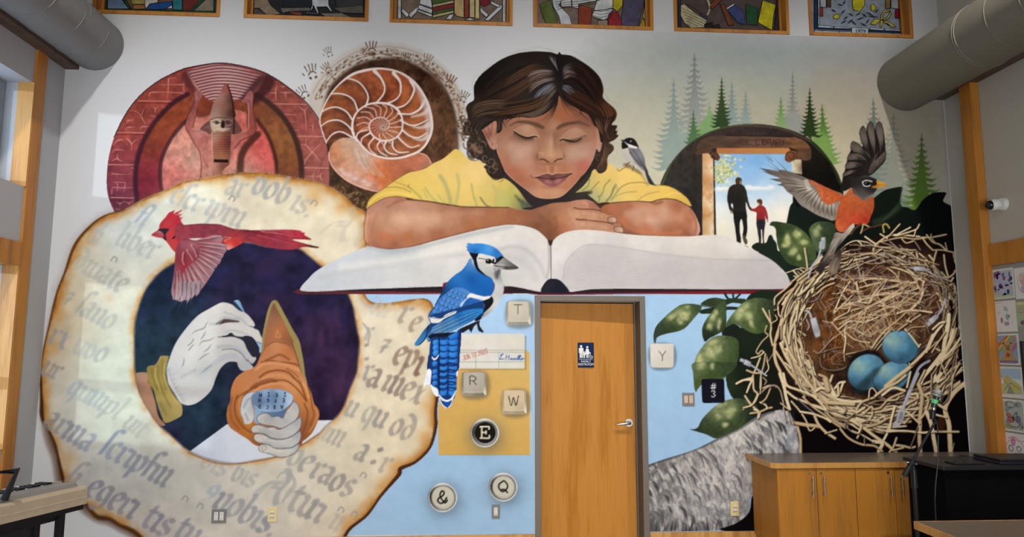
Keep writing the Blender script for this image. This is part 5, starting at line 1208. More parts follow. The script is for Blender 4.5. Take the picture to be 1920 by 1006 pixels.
for q,w,c,o in (([(700,290),(800,250),(890,240),(830,270),(740,310)],30,'34362e',.75),([(790,220),(850,170),(870,100)],12,'5f5e38',.7),([(870,240),(930,170),(980,120)],12,'66643e',.6),([(980,300),(1020,240),(1040,170),(1100,100)],14,'69663c',.65),([(1060,340),(1110,280),(1140,200),(1165,160)],22,'5d5f40',.7),([(1110,330),(1170,250),(1230,180),(1320,140),(1450,130),(1530,145)],12,'7d6c38',.75),([(1120,320),(1200,270),(1300,240),(1400,235)],12,'857640',.6),
       ([(1420,325),(1480,280),(1560,250),(1650,235)],14,'8d7c46',.6),([(940,380),(980,330),(970,280)],16,'6d6c48',.6),([(1160,150),(1180,230),(1130,310)],20,'8f8a58',.5),([(1440,20),(1490,90),(1520,150)],40,'8d7a48',.5),([(1700,280),(1820,250),(1880,260)],14,'d0b264',.6)):
 stroke(q,w,c,op=o,soft=max(8,w*.6),clip=st)
stroke([(1180,-20),(1205,5),(1230,-15),(1290,-50)],8,'5b4e2a',op=.8)
stroke([(1600,160),(1720,165),(1810,192),(1880,235),(1960,300)],6,'5d4a24',op=.7)
for X0_,Y0_,M0_ in (sl,st):
 CV[Y0_:Y0_+M0_.shape[0],X0_:X0_+M0_.shape[1]] *= 1+.08*M0_[...,None]
# dark hollow under the chin,then the arms
nk=pid(CHI,'neck_shade')
fill([(-300,-60),(500,-60),(880,-40),(880,60),(800,170),(700,260),(820,250),(1010,410),(970,440),(800,400),(460,400),(330,430),(200,380),(60,200),(-40,110)],[(200,300,'2e2628'),(500,320,'2a2324'),(700,300,'2f2a28')],nk)
fill([(-10,80),(30,110),(150,230),(260,290),(380,310),(520,305),(600,290),(720,190),(800,100),(870,0),(880,30),(800,140),(700,240),(800,235),(880,240),(800,290),(860,320),(960,380),(1010,410),(980,440),(800,380),(460,370),(330,430),(200,440),(120,420),(320,380),(180,300),(60,190),(-30,110)],[(200,300,'2e2628'),(500,320,'2a2324'),(700,300,'2f2a28'),(850,320,'38322a')],nk)
AR=pid(CHI,'left_arm')
K(670,320)
ac=[(110,560,'b57f66'),(100,700,'b87f62'),(250,380,'a57662'),(450,300,'a06c56'),(600,450,'b98c72'),(500,550,'bf9478'),(350,600,'b28468'),(700,600,'bd9076'),(900,550,'b88a70'),(1100,500,'aa7a60'),(1000,400,'9a6a52'),(1300,500,'a26c52'),(1600,500,'9c6748'),(1900,520,'8d5c42'),(300,750,'ad6f50'),(600,740,'9c6446'),(400,850,'8d5a44'),(200,830,'8f5c48'),(900,720,'995f44'),(1300,640,'97603f'),(1700,590,'8c573c'),(200,650,'a27258'),(250,500,'b0826a'),(1200,410,'8a5a44')]
arm=fill([(100,470),(110,430),(170,385),(300,310),(420,288),(520,295),(560,320),(640,318),(800,340),(1000,372),(1200,400),(1500,405),(1700,410),(1800,432),(1930,445),(2010,440),(2060,440),(2060,640),(1920,612),(1800,604),(1640,612),(1400,652),(1150,712),(850,790),(600,862),(480,880),(330,888),(220,872),(130,845),(90,790),(75,720),(75,600)],ac,AR)
mottle(arm,.06,14,61)
for q,w,c,o in (([(340,410),(440,350),(540,322)],30,'84543e',.45),([(140,840),(160,700),(190,560),(230,470)],34,'9c6c56',.5),([(100,800),(95,640),(120,500)],20,'cb9a7e',.5),([(560,320),(800,345),(1000,378),(1300,408)],16,'5f3a2c',.6),([(220,870),(500,872),(900,770),(1300,672),(1600,612)],18,'6b4030',.55),([(260,720),(400,760),(560,730)],60,'b8653f',.35),([(420,540),(640,520),(860,540)],110,'cda285',.45),([(1000,480),(1200,470),(1400,470)],60,'b58a72',.35)):
 stroke(q,w,c,op=o,soft=max(12,w*.8),clip=arm)
stroke([(98,470),(110,430),(170,385),(300,310),(420,288),(520,295)],7,'4c2f24',op=.8,soft=3)
stroke([(100,470),(78,600),(75,720),(92,795),(130,845),(220,872),(330,888),(480,880),(600,862)],6,'53352a',op=.8,soft=3)
stroke([(560,322),(800,342),(1000,374),(1200,402),(1500,408),(1700,412)],9,'33241c',op=.85,soft=5)
AR2=HAN_ID=pid(CHI,'right_arm')
K(960,320)
fill([(930,380),(1100,360),(1060,500),(960,460)],'3a281f',HAN_ID)
arm2=fill([(990,420),(1050,375),(1200,352),(1400,342),(1560,348),(1650,322),(1750,313),(1860,332),(1960,385),(2030,450),(2075,530),(2105,620),(2108,690),(2080,730),(2000,750),(1900,760),(1750,748),(1550,738),(1300,715),(1150,700),(1000,560)],
   [(1100,400,'9c6246'),(1300,380,'a2684c'),(1050,480,'8f563c'),(1250,600,'a26246'),(1400,520,'b98a70'),(1700,480,'bb8e76'),(1600,420,'ac7658'),(1850,400,'9c6248'),(1900,520,'b07c60'),(1500,650,'a8684a'),(1750,700,'935a42'),(1950,700,'8a5440'),(2060,640,'b07a62'),(2000,560,'a06448'),(1300,700,'7d5040'),(1900,650,'9c6246'),(1550,560,'bf9680'),(2095,600,'c19a84')],AR2)
mottle(arm2,.06,14,62)
for q,w,c,o in (([(1560,350),(1620,365),(1680,350)],34,'6d4232',.5),([(1240,560),(1320,640),(1500,690),(1750,700),(1900,680)],34,'b5704a',.5),([(2000,440),(2050,530),(2070,620),(2050,700)],24,'87533c',.5),([(1300,480),(1500,440),(1700,440)],70,'c09a84',.4),([(1250,700),(1600,735),(1900,752),(2070,725)],18,'653e30',.6),([(2096,590),(2104,660),(2085,715)],12,'d4b29c',.6)):
 stroke(q,w,c,op=o,soft=max(12,w*.8),clip=arm2)
stroke([(990,420),(1050,375),(1200,352),(1400,342),(1560,348),(1650,322),(1750,313),(1860,332),(1960,385)],9,'33241c',op=.85,soft=4)
stroke([(2108,690),(2080,730),(2000,750),(1900,760),(1750,748),(1550,738),(1300,712)],7,'4c3026',op=.75,soft=4)
HAN=pid(CHI,'folded_hand')
hd=fill([(-60,440),(60,440),(200,440),(330,400),(460,362),(620,350),(720,330),(850,326),(930,360),(980,410),(1000,450),(980,460),(1060,485),(1150,510),(1180,545),(1175,590),(1140,600),(1220,605),(1255,640),(1258,690),(1240,708),(1150,698),(960,680),(860,668),(740,665),(620,685),(520,730),(455,790),(430,810),(400,780),(340,720),(240,650),(120,615),(0,606),(-60,606)],
    [(0,520,'945f44'),(150,540,'8d5a42'),(300,500,'835641'),(420,450,'8c6048'),(600,420,'9a6a52'),(800,360,'b17c64'),(900,400,'94624c'),(620,480,'ad7a5e'),(560,560,'ab7456'),(400,600,'7d5039'),(300,640,'764a36'),(420,740,'6b4434'),(720,500,'b98a6e'),(900,490,'b58468'),(1050,530,'a8785e'),(700,600,'b8866a'),(900,620,'b38268'),(1100,650,'ac7a60'),(600,640,'a5694c'),(480,660,'85523a'),(1230,660,'a67a62')],HAN)
mottle(hd,.07,12,63)
for q,w,c,o in (([(700,412),(760,430),(850,430),(950,440),(1000,450)],11,'54352a',.9),([(720,545),(800,552),(950,565),(1060,580),(1140,600)],11,'54352a',.9),([(720,540),(760,550),(830,545)],22,'6f4634',.5),([(690,415),(740,425)],20,'7a4e3c',.5),([(640,440),(680,520),(720,600)],40,'c3977c',.35),([(800,470),(900,480),(1000,510)],30,'c89c82',.4),([(780,600),(900,610),(1050,640)],34,'c89c82',.4),([(330,520),(420,620),(440,740)],60,'68432f',.35),([(480,520),(500,600),(460,700)],40,'75482f',.4),([(800,350),(850,380),(840,410)],16,'cb9c86',.5),([(1175,590),(1185,540),(1150,508),(1060,485)],8,'5c3c2e',.8),([(1258,690),(1255,640),(1220,605)],9,'4c3026',.85),([(930,360),(985,415),(1000,455)],10,'4a3028',.8)):
 stroke(q,w,c,op=o,soft=max(4,w*.6),clip=hd)
for q in ([(850,450),(860,480)],[(880,450),(888,490)],[(960,480),(985,510),(990,545)],[(830,570),(838,610)],[(960,610),(985,640)],[(930,615),(960,650)]):
 stroke(q,8,'8d6048',op=.5,soft=6)
for q in ([(1075,540),(1090,520),(1150,520),(1175,545),(1165,580),(1100,580),(1075,565)],[(1145,640),(1160,622),(1220,630),(1250,655),(1245,695),(1165,685),(1145,665)]):
 fill(q,[(q[0][0]+20,q[0][1],'a67c64'),(q[2][0],q[2][1]+20,'c7a088'),(q[4][0],q[4][1],'b08a74')],HAN)
 stroke(q+q[:1],8,'4d3428',op=.75,soft=3)
stroke([(-60,606),(120,612),(240,645),(340,715),(400,778),(430,812)],7,'4a3024',op=.7,soft=4)
# ---- face
K(840,200)
EAR=pid(CHI,'ear')
fill([(300,100),(600,60),(640,400),(560,520),(440,500),(330,300)],'2b211d',EAR)
ear=fill([(375,250),(400,220),(480,150),(530,130),(560,200),(560,300),(545,400),(540,470),(510,485),(480,470),(440,390),(400,300)],[(420,230,'a3715e'),(500,180,'a97863'),(450,300,'8a5a4a'),(500,420,'a87a68'),(540,280,'a2705c'),(520,460,'b08674')],EAR)
for q in ([(400,250),(440,330),(470,380)],[(440,210),(470,290),(455,340)],[(500,180),(490,260),(480,320)],[(490,400),(500,440)]):
 stroke(q,12,'6d4036',op=.6,soft=7,clip=ear)
ear2=fill([(1640,110),(1680,130),(1680,240),(1725,320),(1730,400),(1710,490),(1690,508),(1668,495),(1655,400)],[(1680,300,'a5745c'),(1700,400,'ad7e68'),(1690,490,'b08a78'),(1660,180,'8d5c48')],EAR)
stroke([(1730,330),(1728,420),(1705,500)],7,'5d3c30',op=.7)
FC=pid(CHI,'face')
fcol=[(620,180,'8d5f4c'),(700,130,'95644e'),(900,120,'a06a50'),(1100,90,'965d44'),(1250,80,'8d543b'),(1350,60,'945a3e'),(1450,90,'855240'),(1580,150,'7a4c3c'),(620,300,'94644e'),(600,450,'9f705a'),(640,350,'9c6e58'),(720,300,'8f6550'),(700,450,'b08874'),(800,520,'b58f7c'),(900,480,'b08a76'),(760,600,'ad8470'),(650,560,'a06c54'),(640,650,'a36a52'),(750,720,'a0634c'),(850,680,'a56f58'),(900,620,'ad7c66'),(800,800,'9a6048'),(900,850,'a0664e'),(930,940,'ac7a62'),(1050,960,'b3805f'),(1200,940,'b58566'),(1350,920,'a87050'),(1450,830,'a2664a'),(1550,700,'a5634f'),(1500,640,'a66454'),(1600,560,'aa7a68'),(1500,520,'a98672'),(1400,520,'ae8a74'),(1350,580,'a87d68'),(1620,400,'a07260'),(1580,450,'a87c68'),(1640,300,'946450'),(1100,180,'8f6048'),(1180,180,'a0705a'),(1130,300,'9a6a50'),(1170,400,'b08468'),(1150,480,'b38668'),(1200,300,'845a44'),(1060,260,'8a6048'),(1080,420,'a0745a'),(1000,420,'9a705a'),(1250,430,'94684f'),(1300,680,'a0684c'),(1050,690,'a46e54'),(950,720,'aa7860'),(1160,700,'a87256'),(1400,740,'ad745c'),(1000,560,'95684f')]
fc=fill([(600,160),(640,90),(760,20),(950,-20),(1100,-60),(1200,-110),(1300,-110),(1450,-40),(1580,90),(1640,180),(1660,260),(1668,380),(1655,480),(1630,580),(1600,650),(1540,740),(1480,800),(1400,890),(1320,970),(1260,1010),(1180,1030),(1080,1030),(980,1005),(880,930),(760,840),(680,770),(620,690),(580,600),(552,500),(545,400),(550,320),(580,260)],fcol,FC,p=3.4)
mottle(fc,.04,12,64)
# soft modelling of cheeks,brow,nose
for x,y,rx,ry,c,o,a in ((800,520,110,90,'b8937e',.35,20),(850,640,80,50,'b58a76',.4,0),(1480,540,90,70,'b59480',.4,-20),(1530,640,80,60,'ac6256',.3,-30),(700,700,90,80,'a2614c',.45,40),(1160,430,26,110,'c49a7c',.6,3),(1150,540,60,34,'c0936f',.6,0),(1200,380,30,90,'74503c',.45,4),(1040,400,40,100,'8a6048',.35,10),(1050,540,40,34,'b28768',.6,0),(1265,540,32,30,'b08264',.6,0),(1000,560,22,60,'7d5440',.5,10),(1310,560,18,50,'7a5340',.5,-10),(1120,640,110,16,'80573f',.55,0),(1170,690,24,34,'94604a',.5,0),(1250,100,90,60,'a2623f',.5,10),(1180,240,50,60,'ab7d64',.5,0),(880,240,100,40,'b18a6c',.5,-5),(1430,260,90,40,'ac866a',.5,5),(700,240,60,40,'8c6049',.5,0),(1580,300,40,80,'96684f',.4,0),(1180,960,150,40,'bd8c6a',.5,0),(1180,900,130,22,'8a5444',.5,0),(820,390,110,30,'8f6856',.5,10),(1420,400,110,26,'8a6450',.5,-8),(620,420,30,120,'a47a64',.4,0)):
 blob(x,y,rx,ry,c,o,a,clip=fc)
# closed eyes
ey=pid(CHI,'closed_eye')
lid=fill([(750,265),(790,225),(860,205),(930,215),(990,260),(1020,310),(1020,335),(970,318),(900,335),(830,320),(780,290)],[(800,240,'a47c64'),(880,240,'b89476'),(950,270,'b08a6c'),(900,315,'b48c6e'),(1000,320,'a88468')],ey,op=.5)
lid2=fill([(1262,350),(1290,310),(1340,270),(1400,245),(1470,245),(1530,290),(1540,310),(1500,335),(1430,368),(1360,365),(1300,348)],[(1320,300,'a88468'),(1420,280,'b48e72'),(1500,290,'a67e66'),(1420,350,'b28c70')],ey,op=.5)
for q in ([(740,262),(790,300),(850,328),(900,337),(960,322),(1000,322),(1025,338)],[(1258,365),(1290,352),(1360,372),(1430,374),(1500,345),(1548,305)]):
 stroke(q,10,'c7a68a',op=.8,soft=4)
 stroke([(x,y+13) for x,y in q[:-1]],[12,20,24,20,12],'221613',op=.95,soft=6)
for k in range(30):
 f=k / 29
 x,y=745+f*210,290+62*math.sin(f*2.0)
 stroke([(x,y),(x - 4+14*(f - .5),y+26),(x - 10+32*(f - .5),y+rnd.uniform(32,48))],6,'1e1512',op=.75,taper=1)
 x,y=1320+f*225,372 - 60*f ** 2.2
 stroke([(x,y),(x+4,y+20),(x+8+14*f,y+rnd.uniform(24,44))],6,'1e1512',op=.75,taper=1)
blob(850,365,110,22,'54392c',.45,8,clip=fc); blob(1430,395,110,22,'54392c',.45,-10,clip=fc)
for q in ([(760,232),(840,190),(930,195),(1000,250)],[(1290,290),(1360,240),(1450,215),(1530,240)]):
 stroke(q,9,'7d5844',op=.55,soft=7)
# eyebrows
for q,w in (([(690,215),(760,178),(840,168),(930,180),(1000,205),(1065,236)],[8,18,28,36,44,30]),([(1232,242),(1280,214),(1360,190),(1440,180),(1520,190),(1590,222)],[30,40,34,26,18,8])):
 stroke(q,[k*1.15 for k in w],'4c3a2e',op=.7,soft=18)
for k in range(40):
 f=k / 39
 x,y=760+f*300,160+62*f ** 1.6
 stroke([(x,y+14),(x+22,y - 6)],4,'3f2e26',op=.45)
 x,y=1235+f*250,220 - 62*f ** .7
 stroke([(x,y+12),(x+24,y - 10)],4,'3f2e26',op=.45)
# nose and mouth
for q,w,c,o in (([(1000,530),(995,570),(1020,600),(1050,590)],9,'6d4836',.6),([(1040,588),(1080,592),(1110,612),(1130,622)],14,'3a241c',.85),([(1195,615),(1230,592),(1280,585)],13,'3a241c',.85),([(1130,625),(1165,632),(1200,618)],8,'7d5440',.6),([(1300,530),(1305,565),(1285,588)],9,'73503c',.6),([(1180,300),(1195,400),(1205,470)],12,'7d563f',.45),([(1118,665),(1122,720),(1140,745)],10,'c49878',.6),([(1210,670),(1212,720),(1195,745)],10,'c49878',.6),([(1165,680),(1168,735)],16,'85533f',.5),([(1020,520),(1050,515),(1075,535)],9,'cfa583',.5)):
 stroke(q,w,c,op=o,soft=max(5,w*.6),clip=fc)
LP=pid(CHI,'lips')
lp=fill([(935,780),(985,785),(1060,762),(1120,748),(1170,765),(1220,745),(1300,750),(1405,738),(1350,780),(1300,838),(1235,884),(1170,897),(1105,882),(1055,848),(1000,806)],[(1000,800,'5f3c36'),(1100,775,'6a4640'),(1250,775,'6b463f'),(1170,800,'50302c'),(1120,840,'9a5f60'),(1230,830,'9c6362'),(1180,870,'84504c'),(1340,780,'6a443e'),(1060,840,'7d4848'),(1290,830,'855050')],LP)
stroke([(960,790),(1050,800),(1120,808),(1175,812),(1240,800),(1320,785),(1390,750)],9,'35191c',op=.85,soft=5)
stroke([(940,778),(990,782),(1060,758),(1125,744),(1170,762),(1220,742),(1300,745),(1400,733)],7,'d0aa8c',op=.8,soft=4)
for x,y in ((1110,835),(1150,848),(1215,840),(1250,822)):
 blob(x,y,22,10,'c08f86',.4,-15,clip=lp)
stroke([(930,770),(945,790)],14,'5a3a30',op=.6,soft=8)
stroke([(548,420),(552,500),(582,605),(622,692),(682,770),(762,840),(880,930),(980,1004),(1080,1028),(1180,1028),(1262,1008),(1322,968),(1402,888),(1480,800),(1540,740),(1602,648),(1632,580)],7,'d2ab90',op=.75,soft=4)
# ---- hair
HR=pid(CHI,'hair')
K(840,80)
hc=[(600,250,'150f0d'),(400,500,'0e0b0a'),(500,350,'120d0b'),(900,200,'1c110e'),(800,400,'2b1b12'),(700,550,'2a1c14'),(1000,500,'211915'),(1100,350,'28201e'),(1250,300,'0e0b0c'),(1400,250,'1c1614'),(1550,300,'1a0f0c'),(1600,500,'1c100c'),(1700,700,'281812'),(1500,600,'1e1512'),(350,700,'2c2018'),(600,700,'291d16'),(900,650,'25201d'),(300,900,'261f1b'),(450,850,'211a17'),(1750,850,'2b1c16'),(1850,750,'46291a'),(1700,1000,'221814')]
hr=fill([(290,640),(288,540),(300,460),(360,370),(440,300),(560,210),(680,150),(800,115),(950,98),(1060,98),(1170,110),(1230,130),(1250,100),(1275,130),(1380,145),(1500,210),(1600,280),(1690,370),(1730,450),(1745,540),(1738,610),(1790,670),(1860,730),(1895,790),(1880,860),(1840,910),(1850,960),(1900,1000),(1860,1060),(1790,1090),(1720,1120),(1700,1040),(1680,960),(1640,930),(1600,850),(1560,800),(1480,760),(1380,700),(1290,640),(1250,600),(1220,640),(1180,720),(1100,790),(1000,830),(900,840),(820,830),(720,850),(630,860),(610,900),(610,960),(580,1010),(550,1010),(540,880),(450,930),(380,980),(330,1010),(260,990),(200,960),(180,900),(220,880),(215,800),(200,740),(230,680)],hc,HR)


def hairs(A,B,n,cols,w=(4,10),op=(.5,.9),jit=6,taper=2,soft=3,clip=None):
 for k in range(n):
  f=rnd.random()
  q=[(a[0]*(1 - f)+b[0]*f+rnd.uniform(-jit,jit),a[1]*(1 - f)+b[1]*f+rnd.uniform(-jit,jit)) for a,b in zip(A,B)]
  stroke(q,rnd.uniform(*w),rnd.choice(cols),None,rnd.uniform(*op),soft,clip,taper=taper)


DKH,BRN,GRY,BLU=['0c0908','140e0c','1b1210'],['3c2616','4a3020','543822','35221a'],['6a5a54','7a6a64','584a46','83736c'],['5f6a76','6f7a86','4c5560']
R0=(1240,430)
hairs([(1150,190),(900,210),(600,320),(360,560)],[(1180,400),(900,420),(640,560),(330,700)],80,DKH+BRN[:1],(6,16),clip=hr)
hairs([(1080,230),(940,240),(780,320),(640,430)],[(1200,420),(960,470),(740,600),(520,690)],44,BRN,(5,12),(.4,.8),clip=hr)
hairs([(1180,300),(1060,290),(950,310),(880,350)],[(1215,430),(1080,460),(980,520),(900,600)],26,GRY,(7,18),(.45,.85),clip=hr)
hairs([(1200,440),(1100,480),(1000,560),(950,660)],[(1225,520),(1180,570),(1110,660),(1060,720)],22,BLU+GRY,(8,20),(.5,.9),clip=hr)
hairs([(1230,300),(1150,180),(1120,130)],[(1240,330),(1200,220),(1200,150)],14,BLU+GRY,(6,12),(.4,.8),clip=hr)
hairs([(1270,280),(1340,230),(1400,210)],[(1290,420),(1380,380),(1470,420)],24,GRY,(6,16),(.45,.8),clip=hr)
hairs([(1290,470),(1370,490),(1440,560)],[(1270,510),(1330,560),(1390,620)],16,BLU,(7,16),(.5,.9),clip=hr)
hairs([(1300,200),(1500,260),(1640,420),(1700,580)],[(1290,450),(1420,480),(1560,620),(1660,780)],60,DKH+['2c1a14','351f17'],(6,14),clip=hr)
hairs([(1270,560),(1400,660),(1560,740),(1700,830)],[(1290,480),(1480,560),(1650,680),(1800,830)],36,['2c1a14','3d251a','1a110e','4a2d1f'],(5,12),clip=hr)
hairs([(1235,300),(1240,450)],[(1265,260),(1265,430)],26,['070607','0e0c0d','1b181a'],(6,14),clip=hr)
hairs([(1180,520),(900,640),(600,690),(330,760)],[(1200,600),(1050,750),(800,820),(560,850)],60,BRN+DKH+['6a4a30'],(5,12),(.5,.9),clip=hr)
hairs([(1160,620),(1050,720),(900,800),(760,800)],[(1190,650),(1120,760),(1000,830),(860,835)],22,['6a5a4a','54443a','3a2c26','7a6450'],(4,9),clip=hr)
hairs([(720,640),(500,640),(320,680),(240,760)],[(620,780),(480,790),(340,830),(280,900)],50,['4a3828','5a4632','36281e','1a1412','6a5440'],(5,12),(.5,.9),clip=hr)
hairs([(1745,620),(1820,720),(1850,800),(1800,900)],[(1650,700),(1720,800),(1740,900),(1700,1020)],36,['54301f','3d2418','1d130f','66402a'],(5,13),clip=hr)
hairs([(1232,560),(1190,690),(1110,800),(1000,860)],[(1242,570),(1225,700),(1180,830),(1120,890)],16,DKH+BRN[:2],(4,9),(.7,.95),taper=1)
hairs([(1255,560),(1300,700),(1380,800),(1440,860)],[(1275,560),(1380,680),(1500,780),(1600,860)],16,DKH+BRN[:2],(4,9),(.7,.95),taper=1)
hairs([(640,800),(600,860),(600,960)],[(760,830),(680,880),(650,960)],12,DKH,(4,8),(.6,.9),taper=1)
# strands across the brow
for q in ([(1245,560),(1215,680),(1150,850),(1090,910)],[(1235,580),(1180,720),(1080,850),(1010,890)],[(1255,580),(1290,700),(1350,800),(1400,885)],[(1265,590),(1320,680),(1420,760),(1500,790)],[(1280,600),(1400,700),(1540,760)],[(640,860),(700,840),(800,830),(950,850),(1040,840)],[(620,850),(620,900),(650,950),(690,990)],[(1480,760),(1500,800),(1560,850),(1640,930)],[(800,830),(805,860)],[(1500,720),(1495,790),(1470,820)]):
 stroke(q,9,'1d120e',HR,op=.9,taper=1)
for q in ([(1050,60),(1170,85),(1230,130)],[(860,50),(1000,45),(1120,70),(1200,110)],[(1270,110),(1340,85),(1440,110),(1530,190)],[(1240,90),(1255,130)],[(1290,100),(1270,130)],[(300,480),(270,520),(290,400),(400,310)],[(360,370),(420,300),(520,230)],[(620,150),(800,90),(1000,70)],[(1740,560),(1790,600),(1800,660)],[(1745,580),(1800,640),(1870,690)]):
 stroke(q,4,'54483f',HR,op=.6,taper=2)
K(840,200)
# curls either side
def curl(x,y,r,a0,turns,w,c,d=1,op=.9,sq=1.0):
 n=int(10*turns)
 stroke([(x+r*(1 - .72*k / n)*math.cos(math.radians(a0)+d*k*2*math.pi*turns / n),y+r*sq*(1 - .72*k / n)*math.sin(math.radians(a0)+d*k*2*math.pi*turns / n)) for k in range(n+1)],[w*1.1,w*1.9,w*1.5,w*.7],c,HR,op=op*.85)


mass=fill([(200,200),(330,120),(540,140),(590,160),(600,230),(545,300),(530,330),(560,200),(530,140),(400,200),(370,260),(420,380),(480,470),(540,490),(560,540),(600,640),(640,740),(620,800),(560,810),(480,790),(430,720),(440,660),(400,620),(330,590),(270,560),(220,480),(210,400),(250,330),(190,320),(170,260)],[(300,200,'2c2420'),(350,350,'2e2622'),(250,420,'3a2e28'),(420,450,'2a2422'),(500,600,'2c2624'),(600,750,'2d2320')],HR)
for c in ((170,130,50,0,1.2,9,'3a2a20',1),(240,250,66,200,1.3,22,'2b211d',1),(240,250,50,20,1.0,8,'6f5c4e',1),(300,430,90,100,.9,26,'2a201c',-1),(330,440,70,90,.8,8,'6a5446',-1),(420,575,56,30,1.3,18,'2e2420',1),(420,575,42,60,1.0,6,'80694e',1),(490,700,72,-60,1.5,17,'33261f',1),(490,700,60,-60,1.2,5,'7d6046',1),(530,740,90,10,.7,16,'2c211c',1),(270,500,80,30,.8,16,'3b2e26',1),(250,540,70,20,.5,9,'6d5a44',1),(330,340,60,160,.8,14,'3a2d26',-1),(140,260,40,130,.8,9,'44322a',-1),(150,330,50,80,.7,8,'4c3a30',-1)):
 curl(*c)
for c in ((190,190,60,40,1.1,12,'5a4434',-1),(215,330,60,120,1.1,14,'4c392d',1),(280,300,50,0,1.1,10,'75604e',-1),(230,430,60,200,1,13,'5d4838',-1),(350,500,60,100,1.1,13,'5f4a3a',1),(380,430,50,20,1,8,'80695a',-1),(480,620,60,150,1.1,11,'5f4c3c',-1),(540,660,50,30,1,9,'6d5846',1),(130,180,46,60,1.1,7,'54402f',1)):
 curl(*c)
for A,B in (([(300,140),(230,220),(250,320),(330,400),(380,480)],[(420,150),(330,250),(350,360),(430,450),(480,540)]),([(450,440),(520,520),(560,640),(600,780)],[(520,480),(560,560),(610,680),(640,760)]),([(560,130),(560,220),(540,300)],[(620,140),(600,220),(560,270)])):
 hairs(A,B,20,['1a1412','3c302a','55443a','221a16'],(5,12),(.5,.9))
fill([(255,440),(300,410),(330,470),(390,510),(370,530),(300,500)],'8d6a58',op=.7,soft=5); fill([(330,340),(360,360),(350,390)],'94705e',op=.6,soft=4)
for q in ([(210,520),(260,600),(340,590)],[(230,560),(300,605),(380,580)],[(550,850),(610,830),(640,780)],[(480,790),(560,815),(620,790)]):
 stroke(q,9,'5d4c34',op=.7,taper=2)
m2=fill([(1640,110),(1690,90),(1780,120),(1860,100),(1885,60),(1860,140),(1830,200),(1900,215),(1860,300),(1915,320),(1870,370),(1800,410),(1850,430),(1860,480),(1820,530),(1780,560),(1790,620),(1780,700),(1740,740),(1690,745),(1650,700),(1600,740),(1540,800),(1440,880),(1480,800),(1540,740),(1600,650),(1640,560),(1665,470),(1690,508),(1715,490),(1732,400),(1728,320),(1690,240),(1690,150)],[(1750,250,'2a1c17'),(1800,350,'33231c'),(1800,470,'3d2c24'),(1720,650,'30251f'),(1600,720,'2a2321'),(1750,150,'231713'),(1700,570,'34281f')],HR)
for A,B in (([(1700,90),(1720,200),(1760,300),(1850,350)],[(1860,100),(1800,200),(1780,280),(1820,400)]),([(1740,380),(1740,500),(1700,620),(1640,700)],[(1840,440),(1800,540),(1770,640),(1740,730)]),([(1640,130),(1660,200),(1720,310)],[(1690,110),(1720,230),(1760,330)])):
 hairs(A,B,26,['1a110e','442e24','5c4234','6b503e','21160f'],(5,11),(.5,.9))
for c in ((1720,670,52,0,1.2,12,'4d3a30',1),(1800,460,50,-80,.9,12,'4c3528',1),(1740,600,46,60,.9,10,'55402f',-1),(1690,560,40,90,.9,9,'513d30',1)):
 curl(*c)
for q in ([(1840,330),(1890,290),(1900,240)],[(1850,360),(1900,330),(1915,318)],[(1830,300),(1880,240),(1895,200)]):
 stroke(q,14,'36241b',HR,taper=1)
for q in ([(1770,560),(1800,600),(1790,660)],[(1860,470),(1900,500),(1880,560)],[(1640,730),(1600,800)]):
 stroke(q,4,'6d5a48',op=.6,taper=2)
K1()
# ---------------------------------------------------------------- open book
BK='painted_book'
cvr=pid(BK,'red_cover')
fill([(549,547),(560,541),(566,538),(900,538),(1000,548),(1030,548),(1070,548),(1200,541),(1478,541),(1460,551),(1200,551),(1100,552),(1050,553),(1010,553),(990,550),(820,551),(560,551)],[(560,547,'4c262a'),(650,547,'54282c'),(760,547,'6b2a30'),(950,547,'7a2832'),(1040,552,'6a222c'),(1150,547,'6d2229'),(1300,546,'741d24'),(1450,545,'6b191f')],cvr,s=0)
fill([(566,536),(1478,536),(1478,543),(1075,550),(990,550),(566,544)],'2a1d22',cvr,s=0)
for q in ([(566,544),(700,542),(830,539)],[(945,536),(1000,543),(1012,548)],[(1068,547),(1110,542),(1220,541)]):
 stroke(q,3,'1b161d',cvr,op=.95)
pL=pid(BK,'left_page'); pR=pid(BK,'right_page')
pl=fill([(566,545),(580,520),(600,503),(640,482),(672,468),(690,461),(690,461),(730,467),(780,461),(830,448),(880,435),(930,424),(965,421),(1000,428),(1020,442),(1030,456),(1032,470),(1032,522),(1018,545),(1008,546),(950,536),(830,537),(700,541)],[(600,535,'b9bbc0'),(660,480,'bcc0c4'),(740,472,'a8adb0'),(700,530,'bfbfc1'),(800,530,'c0bebc'),(740,500,'cbc8c4'),(820,470,'d2cdc6'),(960,432,'d2cdc6'),(900,450,'cfcac4'),(1020,460,'d0cac4'),(980,480,'bdb8b6'),(960,520,'c2bdba'),(1024,510,'d0cbc6'),(1000,500,'c7c2be')],pL)
for q,w,c,o in (([(690,463),(740,470),(800,460),(880,440),(960,424)],7,'9fa3a6',.6),([(600,520),(700,500),(800,484),(870,476)],9,'b3b0ae',.5),([(640,500),(760,485),(860,466),(930,446)],12,'dcd6cf',.5),([(930,470),(960,462),(990,470),(1012,495),(1022,520)],7,'a9a4a4',.5),([(950,480),(985,492),(1005,520)],12,'b3aead',.4),([(1028,450),(1030,490),(1026,520)],4,'8d8886',.5)):
 stroke(q,w,c,op=o,soft=w*.9,clip=pl)
for k in range(9):
 stroke([(580+k*2,541 - k*4),(700,530 - k*3.4),(840,512 - k*3)],1.2,'aeacac',op=.35,clip=pl)
